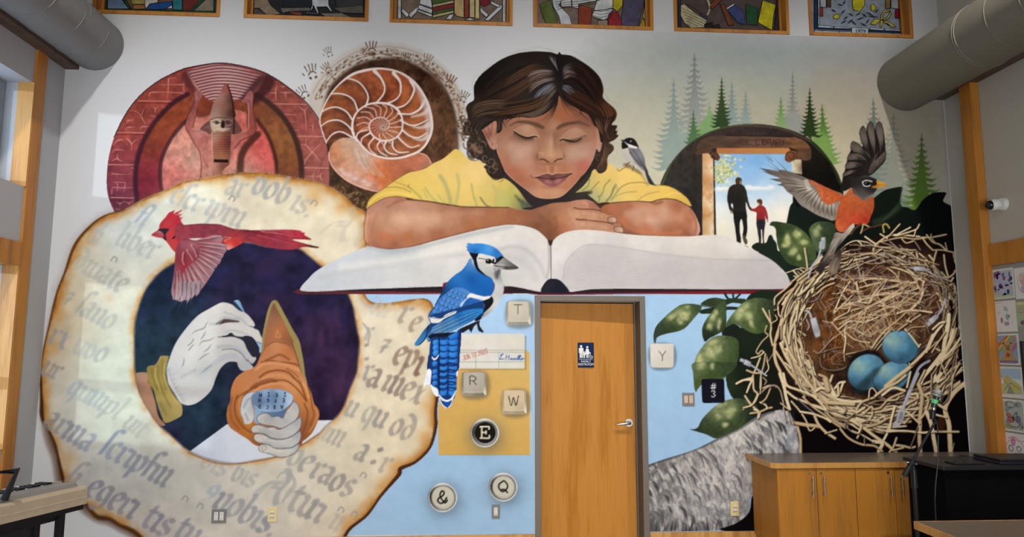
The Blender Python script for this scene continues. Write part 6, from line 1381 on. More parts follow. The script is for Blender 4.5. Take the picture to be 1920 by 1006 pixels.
pr=fill([(1034,470),(1036,455),(1044,444),(1058,437),(1085,431),(1110,431),(1140,434),(1180,439),(1230,442),(1290,443),(1312,441),(1345,440),(1362,443),(1400,462),(1440,483),(1448,488),(1455,494),(1462,500),(1470,512),(1480,525),(1478,541),(1200,541),(1110,542),(1070,547),(1062,540),(1050,522),(1034,522)],[(1050,450,'d2ccc6'),(1100,440,'d0cac4'),(1200,455,'cfc9c2'),(1300,458,'d1c9bf'),(1380,460,'d0cac3'),(1150,480,'bcb6b3'),(1100,500,'b9b4b2'),(1250,510,'b6b1af'),(1400,510,'b5aeac'),(1350,495,'bcb4ad'),(1450,525,'b8b2b4'),(1060,510,'c5bfbb'),(1040,480,'d4cec9'),(1300,480,'bdb7b2'),(1100,535,'c2bdb9')],pR)
tone=fill([(1056,540),(1058,505),(1070,480),(1090,465),(1110,458),(1160,463),(1250,477),(1340,485),(1448,488),(1480,525),(1478,541),(1200,541),(1110,542)],'b3adab',op=.55,soft=2,clip=pr)
stroke([(1056,520),(1062,490),(1085,466),(1110,458),(1160,463),(1250,477),(1345,486),(1446,488)],2.5,'a29c9b',op=.5,soft=3,clip=pr)
for k in range(10):
 stroke([(1075+k*2,540 - k*5),(1250,530 - k*4.5),(1460 - k*2,534 - k*4.4)],1.2,'a8a2a2',op=.35,clip=pr)
stroke([(1032,452),(1033,480),(1033,524)],2.2,'57504f',op=.7)
fill([(1014,545),(1018,535),(1026,525),(1034,522),(1048,524),(1060,535),(1067,546),(1058,550),(1040,550),(1022,549)],[(1030,530,'22222a'),(1045,540,'1a1d28')],pid(BK,'spine'))
stroke([(1030,452),(1032,458),(1034,452)],5,'3a2822')
# ---------------------------------------------------------------- chickadee
CK='painted_chickadee'
K(1080,230)
b=fill([(525,285),(600,270),(650,330),(700,430),(760,510),(770,540),(740,530),(680,480),(600,440),(550,410),(525,360)],[(560,330,'b9b0a8'),(600,400,'bcb2aa'),(680,460,'9c948e'),(560,400,'a9a09a')],pid(CK,'breast'))
w_=fill([(590,285),(640,260),(690,270),(740,330),(770,400),(778,470),(805,540),(815,580),(880,690),(900,705),(830,690),(800,640),(760,520),(700,470),(640,390),(600,330)],[(640,300,'6d6b70'),(700,350,'77757a'),(720,430,'5c5a5e'),(790,560,'3c3b40'),(850,680,'2c2b2e'),(740,380,'828086')],pid(CK,'wing'))
for q in ([(610,330),(660,400),(740,480)],[(640,300),(700,390),(760,490)],[(770,500),(800,600),(850,690)],[(790,560),(830,640)],[(600,330),(640,400),(700,470),(760,530)]):
 stroke(q,7,'2c2a2e',op=.65,soft=4)
hd_=fill([(505,200),(540,190),(570,172),(620,170),(660,190),(690,240),(700,280),(640,270),(580,245),(550,215)],'1d191a',pid(CK,'head'))
fill([(545,215),(580,235),(640,255),(690,275),(680,290),(600,275),(580,250)],'d4cec8',pid(CK,'head'))
fill([(515,215),(545,220),(580,255),(590,275),(540,290),(515,290)],'1c1819',pid(CK,'head'))
fill([(500,195),(530,192),(545,212),(525,212)],'3c3634',pid(CK,'beak'))
fill(circ(615,207,9,7),'c8c0b8')
for q in ([(640,480),(650,500),(630,540)],[(600,440),(580,460),(560,470)]):
 stroke(q,8,'3a322a',pid(CK,'leg'))
fill([(525,465),(570,455),(610,470),(640,500),(700,530),(740,580),(680,560),(620,520),(560,500)],'5f4a34',None,op=.7,soft=8)
# ---------------------------------------------------------------- blue jay
JY='painted_blue_jay'
K(740,440)
fill([(545,540),(860,480),(1230,560),(1230,700),(520,700)],'6b2a30',s=0)
bst=fill([(860,260),(950,220),(1080,240),(1130,300),(1180,380),(1195,460),(1222,550),(1225,620),(1190,720),(1120,830),(1040,900),(960,950),(900,960),(900,800),(1080,680),(1120,540),(1000,440),(880,330)],[(980,260,'c6c3be'),(1050,350,'b9b8b2'),(1050,430,'a8a6a0'),(1150,560,'c6c4c0'),(1200,620,'b2b2b2'),(1120,760,'c4c1bc'),(1000,900,'9a9896'),(880,300,'a9b4c2'),(1180,480,'8f8f90')],pid(JY,'breast'))
for k in range(16):
 stroke([(1130+rnd.uniform(-10,60),520+k*18),(1150+rnd.uniform(-20,40),560+k*20)],8,rnd.choice(['8f9092','dedad4','a5a5a6']),op=.5,taper=2,clip=bst)
bc=fill([(750,400),(800,340),(850,260),(880,330),(930,390),(1000,440),(1080,480),(1110,530),(1115,590),(1080,680),(980,690),(860,660),(800,700),(700,800),(600,900),(480,900),(450,800),(520,660),(560,580),(620,500),(690,440)],[(820,340,'3a6fae'),(860,300,'6f94c0'),(780,430,'1f5fa6'),(700,480,'2b6cb2'),(850,500,'134a8c'),(900,560,'16559c'),(1000,500,'1b60aa'),(1070,560,'1a5ca6'),(1000,640,'17539a'),(650,560,'1d5a9c'),(800,580,'2263ac'),(560,640,'14365f'),(900,640,'1d5ca2')],pid(JY,'back'))
for k in range(40):
 x,y=rnd.uniform(680,1080),rnd.uniform(420,640)
 stroke([(x,y),(x+rnd.uniform(-20,30),y+rnd.uniform(15,45))],rnd.uniform(8,20),rnd.choice(['0e3a75','2f78c4','1c5aa4','3d86cc']),op=.35,soft=9,taper=2,clip=bc)
wg=fill([(690,590),(760,595),(830,630),(850,660),(820,700),(740,770),(740,820),(690,870),(600,910),(500,990),(410,990),(380,910),(400,860),(450,800),(500,720),(580,650),(640,610)],[(700,620,'3f78b4'),(600,680,'3d74b2'),(640,760,'4a7fbe'),(500,800,'2f6cb4'),(560,880,'2b63a8'),(440,890,'2467b4'),(740,700,'5a84b4')],pid(JY,'wing_scales'))
for r in range(6):
 for c in range(6):
  x=640 - r*42+c*46+(r % 2)*16
  y=600+r*48+c*20
  if x > 850 - r*22 or y > 880: continue
  fill([(x - 30,y - 8),(x - 26,y+26),(x,y+42),(x+26,y+30),(x+30,y),(x,y - 14)],[(x,y+26,'6f9cd0' if (r+c) % 3 else '8a9fc0'),(x - 14,y,'2f68b0'),(x+12,y+6,'3a74bc')],None,clip=wg)
  stroke([(x - 31,y+6),(x - 20,y+34),(x+2,y+44),(x+22,y+36),(x+31,y+10)],6,'16305a',op=.85,clip=wg)
fill([(850,655),(920,672),(1000,690),(1070,685),(1060,715),(1000,742),(960,715),(880,705),(810,700)],'d9d6d2',pid(JY,'wing_bar'))
stroke([(840,708),(900,712),(960,722),(1000,745)],8,'14161f')
pv_=fill([(830,710),(900,715),(980,740),(1010,790),(1000,830),(900,860),(780,900),(700,890),(740,830),(780,760)],[(850,760,'2456a0'),(930,780,'2b5ca4'),(800,840,'1f4a8c')],pid(JY,'wing_scales'))
for k in range(30):
 x,y=rnd.uniform(770,990),rnd.uniform(730,850)
 stroke([(x - 14,y),(x,y+10),(x+14,y)],7,rnd.choice(['3f78c4','0d2448','5a8ccc']),op=.7,clip=pv_)
fill([(1090,690),(1110,740),(1080,800),(1000,880),(960,950),(900,960),(1000,830),(1010,780),(980,745),(1060,715)],'14161e',pid(JY,'breast'))
fill([(400,900),(1000,740),(1000,900),(400,1180)],'16386a',pid(JY,'flight_feathers'),s=0)
pf=fill([(990,830),(980,880),(900,950),(700,1050),(560,1120),(440,1180),(370,1190),(360,1130),(420,1040),(560,960),(680,890),(780,850),(900,830)],[(900,870,'2477bc'),(800,920,'2b78ba'),(650,1000,'4a82b0'),(500,1080,'5a86ac'),(420,1140,'4a7fb0'),(720,900,'1c5a9c'),(560,980,'3f6f9c'),(850,960,'1d5c9a')],pid(JY,'flight_feathers'))
for k in range(9):
 stroke([(960 - k*8,835+k*12),(700,930+k*15),(390,1080+k*12)],5,['10203c','8fb0cc','15305a'][k % 3],op=.7,clip=pf)
stroke([(970,890),(880,970),(700,1055),(560,1125),(380,1195)],10,'10131c')
fill([(405,930),(420,920),(520,935),(580,890),(690,850),(690,875),(560,940),(500,985),(430,990),(405,980)],'d4d1ce',pid(JY,'wing_bar'))
fill([(375,930),(405,925),(405,985),(390,1000),(355,1010)],'b5b6be',pid(JY,'wing_bar'))
stroke([(405,860),(380,915),(410,1000)],6,'0f1622'); stroke([(400,925),(520,935),(690,852)],5,'122a52')
stroke([(560,580),(520,660),(450,800),(400,865)],9,'132238',op=.8,soft=5)
JH=pid(JY,'head')
hd_=fill([(800,128),(830,120),(805,105),(835,92),(870,100),(940,95),(1040,108),(1130,145),(1190,200),(1225,250),(1210,280),(1170,290),(1120,250),(1050,230),(960,210),(900,230),(860,230),(830,190),(805,165),(820,155)],[(850,120,'3d80c6'),(950,130,'2f7cc4'),(1050,150,'4a8fd0'),(1150,200,'2c6cb0'),(900,190,'1f5ca0'),(1000,200,'3a84c8'),(860,180,'2a6ab4')],JH)
for k in range(20):
 x,y=rnd.uniform(840,1150),rnd.uniform(110,220)
 stroke([(x,y),(x+30,y+rnd.uniform(2,14))],7,rnd.choice(['17508f','63a2dc','2166b0']),op=.5,taper=2,clip=hd_)
fill([(838,200),(880,205),(940,215),(920,260),(930,330),(950,380),(1000,430),(1040,470),(1000,450),(930,400),(895,340),(885,290),(860,245)],'14131a',JH)
fill([(930,250),(960,215),(1040,228),(1100,250),(1140,270),(1130,320),(1090,350),(1040,350),(980,320),(940,300)],[(960,240,'d4d0ca'),(1060,250,'cfccc8'),(1000,330,'b9b5ae')],JH)
stroke([(940,262),(1000,270),(1050,285)],7,'1b1a1e')
fill(circ(1055,298,36,30),'14120f',pid(JY,'eye')); fill(circ(1045,285,8,6),'d0cdc6')
stroke([(1020,320),(1060,330),(1100,325)],8,'c9c2b4',op=.8)
fill([(1120,250),(1150,265),(1190,240),(1225,250),(1240,280),(1180,320),(1130,330),(1090,315),(1100,280)],'16151a',JH)
stroke([(1115,255),(1130,280),(1125,300)],14,'d4d6da')
bk=fill([(1115,345),(1180,290),(1225,255),(1260,285),(1320,320),(1370,350),(1390,375),(1330,390),(1220,388),(1150,370)],[(1200,310,'8d8a86'),(1280,320,'6d6a68'),(1200,350,'a3a09a'),(1330,360,'55524f'),(1250,380,'34312f')],pid(JY,'beak'))
stroke([(1115,345),(1200,355),(1300,362),(1385,374)],7,'1e1b1a'); stroke([(1130,335),(1200,342),(1290,350)],5,'cbc8c2',op=.8); stroke([(1225,255),(1290,300),(1390,375)],5,'16151a')
fill([(1190,390),(1175,450),(1150,500),(1125,470),(1130,420),(1165,385)],'3a383a',op=.75,soft=9)
stroke([(1115,375),(1130,400),(1118,440)],12,'55535a',op=.5,soft=8)
fill([(1200,430),(1250,430),(1280,560),(1225,570)],'b4bdae',op=.6,soft=10)
K(740,600)
lg=pid(JY,'leg')
fill([(740,90),(900,20),(960,0),(950,40),(960,70),(1000,130),(985,140),(940,120),(920,40),(890,70),(860,140),(830,100),(770,140),(745,140)],'1d1c20',lg,s=0)
tl=pid(JY,'tail')
K(740,600)
fill([(400,40),(330,110),(280,180),(225,260),(230,285),(270,280),(330,230),(370,180),(420,90)],[(400,60,'1a3a66'),(300,200,'2f6ca4'),(250,270,'3576ae')],tl)
stroke([(380,60),(360,160),(330,225),(270,280)],10,'10182a',op=.9)
fill([(370,180),(420,150),(700,130),(560,210),(400,215)],'12161f',tl,s=0)
t_=fill([(420,200),(560,190),(690,130),(745,90),(748,180),(735,350),(720,550),(700,650),(690,800),(650,920),(590,985),(540,950),(490,860),(410,720),(370,560),(385,400)],'12336c',tl)
for k,(y,n) in enumerate([(220,0),(290,1),(360,2),(440,3),(520,4),(590,5),(660,6),(730,7),(790,8)]):
 for xa,xb in ((510,598),(608,705)) if y > 200 else ():
  xb2=xb - n*2
  fill([(xa,y),(xa+4,y+44),((xa+xb2) / 2,y+56),(xb2,y+42),(xb2,y - 8),((xa+xb2) / 2,y+4)],[((xa+xb2) / 2,y+10,'3a86d6'),(xa+10,y+40,'2c74c6'),(xb2 - 8,y+20,'1d5cae')],None,clip=t_)
for y in (230,290,350):
 fill([(430,y),(490,y - 10),(500,y+40),(440,y+50)],[(450,y,'3f8ad4'),(490,y+30,'2060ac')],None,clip=t_)
fill([(620,130),(700,115),(700,200),(615,210)],[(660,150,'2f78c8'),(690,190,'1c5cae')],None,clip=t_)
for y in (470,560,620,690):
 fill([(425,y),(470,y - 10),(475,y+34),(430,y+44)],[(450,y,'3a80cc'),(470,y+30,'1d58a4')],None,clip=t_)
for y in (470,545,610,680,745):
 stroke([(505,y+20),(560,y+26),(605,y+8),(690,y+22)],20,'081a40',op=.75,soft=9,clip=t_)
stroke([(603,200),(604,500),(598,820)],5,'0d2048',op=.7); stroke([(500,200),(495,500),(500,780)],12,'0a1836',op=.9); stroke([(385,400),(372,555),(410,720)],16,'0d1c44',op=.8)
stroke([(740,100),(735,350),(715,560)],14,'0c1a3c',op=.85)
W='dfe0e2'
stroke([(420,410),(440,438),(470,425),(498,385)],[10,22,16,6],W,tl)
fill([(370,550),(410,560),(410,640),(395,720),(360,720),(325,750),(330,690),(350,620)],W,tl); fill([(400,715),(430,740),(480,770),(495,850),(460,850),(425,800)],W,tl)
stroke([(500,840),(540,890),(590,905),(640,880),(690,790)],[14,26,26,20,8],W,tl); stroke([(500,870),(530,940),(580,985)],12,W,tl); stroke([(655,880),(630,950),(600,980)],10,W,tl)
fill([(545,905),(590,915),(640,900),(620,950),(590,975),(560,945)],'14489a',tl)
fill([(690,590),(715,560),(700,640)],W,tl)
for k in range(6):
 stroke([(345+k*10,600+k*10),(335+k*12,700)],4,'a9aeb4',op=.7)
K1()

# ---------------------------------------------------------------- blue panel,card pocket,keys
K1()
BP=pid('painted_blue_panel',None)
keep=(PID > 0)
x0,y0,m=pmask(P_([(630,551),(1484,551),(1484,1001),(640,1003)]))
h,w=m.shape
kk=keep[y0:y0+h,x0:x0+w]
put((x0,y0,m*(1 - kk)),[(690,990,'93aec6'),(800,900,'92b0cc'),(900,980,'93afc8'),(980,700,'9dbbd8'),(960,570,'a2c0dc'),(985,900,'94b2cc'),(1250,570,'9cbcd8'),(1260,700,'98b8d4'),(1250,850,'93b3d0'),(1400,580,'9cbcd8'),(830,860,'94b2cc')],BP)
m_par=sub_(par,0,0,CH,CW)
POC=pid('painted_card_pocket','pocket')
def behind(pts,col,id,only=(0,),**k):
 """paint only where the listed motifs are (so it lies behind the rest)"""
 a=P_(pts); X,Y,mm=pmask(a if k.get('s',0) == 0 else spl(a))
 ok=np.isin(PID[Y:Y+mm.shape[0],X:X+mm.shape[1]],list(only))
 return put((X,Y,mm*ok),col,id)


behind([(822,765),(835,690),(860,656),(986,656),(991,658),(994,664),(994,852),(822,852)],[(850,800,'c49c54'),(950,760,'c8a05a'),(980,680,'c5a260'),(900,840,'be964c')],POC,(0,BP))
stroke([(993,665),(994,760),(994,851)],1.5,'d9be88',op=.6); stroke([(824,852),(994,852)],1.5,'a98442',op=.6)
CDP=pid('painted_card_pocket','date_card')
behind([(858,625.5),(983,625),(983,691),(855,691)],[(880,640,'cfc9bd'),(960,650,'cbc6ba'),(920,680,'d0cbc2')],CDP,(0,BP,POC))
fill([(984,628),(987,630),(987,693),(864,693),(864,691),(984,691)],'7d6a48',op=.5,s=0)
for q in ([(862,656),(983,656)],[(862,660),(983,660)],[(862,678),(983,678)],[(892,660),(892,690)],[(935,660),(935,690)]):
 stroke(q,1,'7c8078',op=.75)
stroke([(863,689.5),(983,690)],1.2,'a59a84',op=.7)


def cap(T,x,y,sx,sy,w,col,op=1.0,ang=0):
 A={'J': [[(.6,0),(.6,.8),(.3,1),(0,.8)]],'U': [[(0,0),(0,.8),(.3,1),(.6,.8),(.6,0)]],'N': [[(0,1),(0,0),(.6,1),(.6,0)]],'1': [[(.1,.2),(.35,0),(.35,1)]],'0': [[(.3,0),(0,.3),(0,.7),(.3,1),(.6,.7),(.6,.3),(.3,0)]],'2': [[(0,.2),(.3,0),(.6,.25),(0,1),(.6,1)]],'5': [[(.6,0),(.05,0),(0,.45),(.4,.42),(.6,.7),(.3,1),(0,.9)]],
   'T': [[(-.05,0),(.65,0)],[(.3,0),(.3,1)]],'R': [[(0,1),(0,0),(.45,.03),(.58,.25),(.45,.5),(0,.52)],[(.3,.52),(.6,1)]],'W': [[(-.15,0),(.1,1),(.32,.15),(.55,1),(.8,0)]],'Y': [[(0,0),(.32,.5),(.32,1)],[(.64,0),(.32,.5)]],'#': [[(.28,0),(.12,1)],[(.62,0),(.46,1)],[(.0,.33),(.75,.33)],[(-.05,.68),(.7,.68)]],
   '3': [[(.05,.12),(.3,0),(.55,.2),(.3,.45),(.6,.7),(.3,1),(0,.86)]],'Q': [[(.35,0),(.05,.3),(.05,.65),(.3,.95),(.6,.7),(.65,.35),(.45,.02),(.35,0)],[(.2,.8),(.4,.75),(.65,1.02)]],'&': [[(.75,.75),(.55,.95),(.2,.4),(.35,.02),(.5,.12),(.45,.35),(.1,.6),(.05,.85),(.3,1),(.55,.8),(.7,.55)]],'E': [[(.1,0),(.1,1)],[(0,0),(.6,0),(.6,.2)],[(0,1),(.62,1),(.62,.78)],[(.1,.5),(.4,.5)],[(.4,.38),(.4,.62)]],
   'P': [[(0,1),(0,0),(.5,.05),(.5,.45),(0,.5)]],'B': [[(0,0),(0,1),(.5,.9),(.5,.55),(0,.48),(.45,.4),(.45,.1),(0,0)]],'L': [[(0,0),(0,1),(.55,1)]],'I': [[(.3,0),(.3,1)]],'C': [[(.6,.15),(.3,0),(0,.3),(0,.7),(.3,1),(.6,.85)]],'A': [[(0,1),(.32,0),(.64,1)],[(.12,.65),(.52,.65)]]}
 ca,sa=math.cos(math.radians(ang)),math.sin(math.radians(ang))
 for q in A[T]:
  stroke([(x+px*sx*ca - py*sy*sa,y+px*sx*sa+py*sy*ca) for px,py in q],w,col,op=op)


xx=866.5
for c,dx in (('J',4.5),('U',5),('N',8),('1',4.5),('0',7.5),('2',5),('0',5),('2',5),('5',5)):
 cap(c,xx,667 - (xx - 866)*.3,5.6,8.5,1.1,'a8564e',.85,-16); xx += dx*.97
stroke([(941,664),(939,669),(937,673),(941,673),(945,672)],1.4,'2c4f96'); stroke([(938,666),(942,663),(944,664)],1.2,'2c4f96')
for q in ([(950,664),(948,674)],[(955,665),(953,674)],[(948,669),(955,669)],[(958,671),(956,673),(958,674),(960,671),(961,674)],[(962,674),(963,671),(965,674),(966,671),(968,674)],[(969,671),(970,674),(973,665),(972,674),(976,665),(974,674)],[(971,668),(977,667)],[(977,672),(976,674),(978,674),(978,671)],[(979,671),(979,674),(981,671),(983,673)]):
 stroke(q,1.2,'2c4f96',op=.95,step=1.5)


def keycap(name,K_,sh,face,bev,lt,lx,ly,lw,lh,T,dark):
 i=pid(name,None)
 fill(sh,dark,None,op=.6,soft=8)
 fill(bev[0],bev[1],i,s=0)
 f=fill(face[0],face[1],i)
 cap(T,lx,ly,lw,lh,lt,'4a443c')
 pid(name,'letter')


K(740,440)
i=pid('painted_computer_key',None)
def key(o,T,tint,lw=9,lc='3f3a34',id=None,lsize=(78,105),sub=None):
 ox,oy=o
 i=pid('painted_computer_key',sub)
 fill([(ox+20,oy+20),(ox+285,oy+10),(ox+290,oy+275),(ox+20,oy+280)],'4d4a44',None,op=.5,soft=16)
 fill([(ox,oy+8),(ox+22,oy),(ox+242,oy),(ox+268,oy+10),(ox+276,oy+258),(ox+262,oy+258),(ox+245,oy+230),(ox+30,oy+230),(ox+12,oy+262),(ox+2,oy+262)],[(ox+10,oy+130,tint[2]),(ox+260,oy+130,tint[3]),(ox+262,oy+240,'d8d2c2'),(ox+8,oy+250,tint[1])],i,s=0)
 fill([(ox+30,oy+222),(ox+240,oy+222),(ox+262,oy+268),(ox+15,oy+268)],[(ox+60,oy+240,tint[3]),(ox+200,oy+250,tint[2])],i,s=0)
 fill([(ox+24,oy+12),(ox+40,oy+2),(ox+225,oy+2),(ox+242,oy+12),(ox+250,oy+215),(ox+238,oy+226),(ox+38,oy+226),(ox+22,oy+215)],[(ox+60,oy+40,tint[0]),(ox+200,oy+190,tint[1]),(ox+130,oy+110,tint[0])],i)
 stroke([(ox+34,oy+225),(ox+140,oy+228),(ox+240,oy+225)],6,'ded8c8',op=.7)
 stroke([(ox+244,oy+20),(ox+252,oy+215)],5,'d6d0c0',op=.6)
 cap(T,ox+(95 if T != 'W' else 92),oy+(38 if T == 'T' else 48 if T == 'R' else 66),lsize[0] / .62,lsize[1],lw,lc)


key((1252,745),'T',('bfb7a5','b3ab99','8d877b','97907f'),9,'4e4a42',sub='key_t')
K(740,600)
key((752,582),'R',('aaa294','9f9688','78715f','8a8373'),10,'3f3b36',sub='key_r',lsize=(70,92))
key((1205,785),'W',('c7b293','b8a486','9a8a6e','a5947a'),10,'2f2b26',sub='key_w',lsize=(72,104))
K1()
def roundkey(x,y,R,T,black,sub):
 i=pid('painted_typewriter_key',sub)
 blob(x+3,y+6,R+3,R+2,'4a5358',.75)
 r_=fill(circ(x,y,R),[(x - R,y - 4,'2c2a28'),(x,y - R,'c8c6c0'),(x+R*.7,y - R*.7,'8f8c88'),(x+R,y,'a9a6a2'),(x,y+R,'b9b6b0'),(x - R*.7,y+R*.7,'7d7a76')],i)
 stroke(circ(x,y,R - 1.6)+circ(x,y,R - 1.6)[:1],1.6,'d6d4ce',op=.8)
 stroke(circ(x+.6,y+.6,R - 4.5)+circ(x,y,R - 4.5)[:1],1.8,'3a3735',op=.7)
 fill(circ(x+.5,y - .5,R - 6.5),'15130f' if black else 'b9b3a2',i)
 stroke(circ(x+.5,y - .5,R - 7)+circ(x+.5,y - .5,R - 7)[:1],1,'8a8478',op=.6)
 if T == 'E': cap('E',x - 8.5,y - 11.5,27,21,3,'cfc5ac')
 elif T == '&': cap('&',x - 10,y - 13,25,24,2.8,'16130f')
 else: cap('Q',x - 9,y - 11.5,26,21,2.8,'1d1a16')


roundkey(909,811,27,'E',True,'key_e'); roundkey(830,932,27.5,'&',False,'key_ampersand'); roundkey(943.5,912.5,27,'Q',False,'key_q')

# ---------------------------------------------------------------- leaves,birch,nest,eggs,robin
K1()
FOL='painted_foliage'
dk=pid(FOL,'dark_leaves')
fill([(1480,545),(1478,520),(1462,500),(1440,482),(1410,465),(1418,455),(1436,455),(1446,440),(1462,470),(1478,400),(1482,385),(1490,378),(1494,388),(1510,384),(1530,400),(1560,410),(1600,400),(1640,370),(1660,356),(1688,350),(1692,352),(1688,372),(1690,386),(1700,388),(1716,393),(1730,375),(1748,362),(1770,360),(1774,362),(1768,376),(1772,380),(1785,390),(1790,480),(1795,600),(1818,850),(1500,850),(1490,800),(1400,800),(1388,720),(1400,560)],
  [(1500,400,'141b17'),(1600,430,'0d1310'),(1660,380,'121712'),(1750,400,'0b100f'),(1450,470,'1a241c'),(1420,600,'18221a'),(1410,700,'141d15'),(1780,450,'0a0e0d'),(1780,700,'0d0a0e'),(1600,820,'0c0809'),(1480,700,'1a1210'),(1440,560,'1c271c')],dk)
stroke([(1690,352),(1686,380),(1660,410),(1640,425)],3,'3c4a3c',op=.5,soft=4); stroke([(1640,416),(1665,405),(1686,388)],8,'3a4836',op=.5,soft=8)


def leaf(name,pts,cols,hl,veins=(),tone='a5a878'):
 i=pid(FOL,name)
 f=fill(pts,cols,i)
 for x,y,rx,ry,a,o in hl:
  for k in range(5):
   blob(x+rnd.uniform(-.5,.5)*rx,y+rnd.uniform(-.5,.5)*ry,rx*rnd.uniform(.35,.6),ry*rnd.uniform(.35,.6),tone,o*.75,a,clip=f)
  blob(x,y,rx*.6,ry*.6,tone,o*.6,a,clip=f)
 for q in veins:
  stroke(q,9,'6a7a54',op=.5,soft=7,clip=f,taper=1)
 mottle(f,.18,6,len(pts))
 return f


K(1180,540)
stroke([(1070,60),(1110,120),(1150,125)],26,'20291d',dk); stroke([(1160,60),(1180,120),(1240,70)],22,'222c20',dk)
stroke([(790,195),(900,210),(1000,200),(1100,150),(1250,140)],12,'3f4e32',dk)
fill([(800,180),(870,125),(960,105),(1050,120),(1110,135),(1050,170),(980,205),(880,200)],[(900,150,'2c3724'),(1000,130,'333f29')],dk)
fill([(1060,130),(1300,120),(1300,180),(1230,170),(1150,165),(1090,190),(1060,200)],'27311f',dk)
fill([(790,250),(930,215),(1100,205),(1230,215),(1250,240),(1090,245),(1080,290),(900,285),(800,285)],'222b1e',dk)
fill([(1050,420),(1180,400),(1300,480),(1450,520),(1480,620),(1500,700),(1500,980),(1200,1000),(1050,560)],[(1150,470,'1a2018'),(1350,560,'1c2419'),(1400,800,'171f17'),(1250,900,'141c14')],dk)
GB='39452c'
leaf('variegated_leaf',[(280,615),(270,530),(300,430),(380,340),(480,250),(580,185),(680,174),(760,182),(810,200),(800,250),(730,330),(680,390),(620,450),(540,485),(440,505),(350,530),(305,560),(295,610)],[(330,480,'2f3a2c'),(300,560,'2c362c'),(500,300,'5d6a42'),(680,250,'4c5a36'),(600,430,'39472b'),(760,220,'3c4a30'),(450,470,'2e3a24')],[(600,280,110,60,-35,.85),(480,320,90,36,-38,.7),(560,370,50,40,0,.6),(640,210,40,30,0,.4),(620,330,60,40,0,.7)])
leaf('variegated_leaf.',[(850,600),(822,540),(815,470),(830,410),(870,340),(930,260),(1000,180),(1060,140),(1085,170),(1090,300),(1085,400),(1060,470),(980,520),(900,560)],[(860,520,'252e20'),(1060,200,'3b4a2f'),(950,350,'56623c'),(1060,420,'2f3b25'),(900,560,'1f271c')],[(940,330,50,60,-40,.7),(900,430,40,50,0,.75),(1000,400,36,70,0,.75),(970,270,40,40,0,.5)])
leaf('variegated_leaf..',[(1080,440),(1090,390),(1140,310),(1200,240),(1280,160),(1380,115),(1480,110),(1580,130),(1640,170),(1650,300),(1620,400),(1540,480),(1440,510),(1350,490),(1260,440),(1180,400),(1120,420)],[(1200,300,'66724a'),(1300,200,'6a7448'),(1400,150,'4c5a38'),(1550,200,'2c3826'),(1600,350,'27321f'),(1480,450,'3a4a28'),(1350,440,'4a5a32'),(1150,380,'414f33')],[(1240,290,60,90,20,.75),(1340,310,46,80,-25,.85),(1370,400,36,60,-30,.7),(1310,200,60,40,-30,.4)])
leaf('variegated_leaf...',[(720,1005),(720,900),(745,780),(800,680),(880,590),(960,540),(1060,530),(1160,545),(1220,590),(1230,680),(1225,780),(1180,880),(1120,960),(1080,1000),(950,1060),(820,1080),(740,1150)],[(760,950,'3f4d2a'),(800,800,'6a7650'),(900,700,'78805a'),(1000,600,'66704a'),(1150,600,'3a4a2c'),(1200,750,'364528'),(1000,850,'4a5a34'),(850,980,'3f4e2a'),(740,1100,'4a5a2c')],[(800,800,60,80,0,.75),(900,720,70,70,-30,.8),(990,690,50,60,0,.75),(910,880,34,40,0,.7),(960,620,90,40,-20,.6)],[[(1300,480),(1200,560),(1080,650)]])
K(1200,680)
leaf('variegated_leaf...',[(600,0),(1080,0),(1040,90),(960,150),(820,180),(700,220),(640,300),(628,330),(610,260),(600,130)],[(640,60,'5a6844'),(620,250,'46562a'),(800,150,'3d4c28'),(950,80,'35442a'),(1040,30,'2e3b24')],[(680,30,70,50,0,.7),(800,40,40,50,10,.6)])
fill([(970,150),(1080,60),(1200,0),(1300,100),(1330,300),(1250,420),(1060,405),(990,300),(970,220)],[(1000,250,'252e1c'),(1200,200,'131a14'),(1100,350,'1c2418')],dk)
leaf('variegated_leaf....',[(553,742),(600,742),(650,720),(690,640),(760,560),(850,480),(960,420),(1080,400),(1180,410),(1280,450),(1330,520),(1320,620),(1240,680),(1120,740),(1000,800),(900,845),(830,842),(740,800),(640,770)],[(700,680,'35432a'),(850,550,'6a7350'),(1000,480,'727a52'),(1150,430,'36442a'),(1250,600,'1a241c'),(1000,750,'34412a'),(850,780,'2f3d22'),(640,750,'1e2a1e'),(1100,640,'3a482a')],[(1000,570,90,70,-30,.75),(900,470,90,30,-25,.55),(960,690,50,40,0,.7),(880,600,50,40,0,.5),(1050,520,50,40,0,.5)])
K(1380,420)
leaf('variegated_leaf.....',[(375,10),(400,-25),(450,-30),(520,-20),(600,-5),(680,25),(760,80),(830,160),(880,260),(900,370),(860,450),(780,480),(680,470),(590,440),(520,360),(470,250),(450,120),(445,60),(420,25)],[(480,60,'28331f'),(500,300,'3a4a2c'),(560,420,'2c3a22'),(700,200,'566438'),(850,300,'42522f'),(800,420,'35432a'),(620,40,'39472b'),(720,440,'3a4a2c')],[(570,180,60,80,0,.85),(680,110,60,60,0,.85),(760,210,60,40,0,.8),(640,310,60,60,0,.85),(700,370,40,40,0,.7),(540,240,40,40,0,.6)],tone='a9ac74')
leaf('variegated_leaf......',[(820,80),(840,20),(900,-20),(960,-30),(1060,-20),(1110,20),(1110,120),(1040,260),(960,320),(900,300),(850,180)],[(880,60,'4a5a38'),(1000,40,'2f3b28'),(1060,150,'26311f'),(900,200,'46563a')],[(900,100,50,60,0,.6),(930,40,40,40,0,.55)])
fill([(330,220),(360,150),(380,122),(410,160),(450,210),(460,300),(400,330),(250,270)],'1a231a',dk)
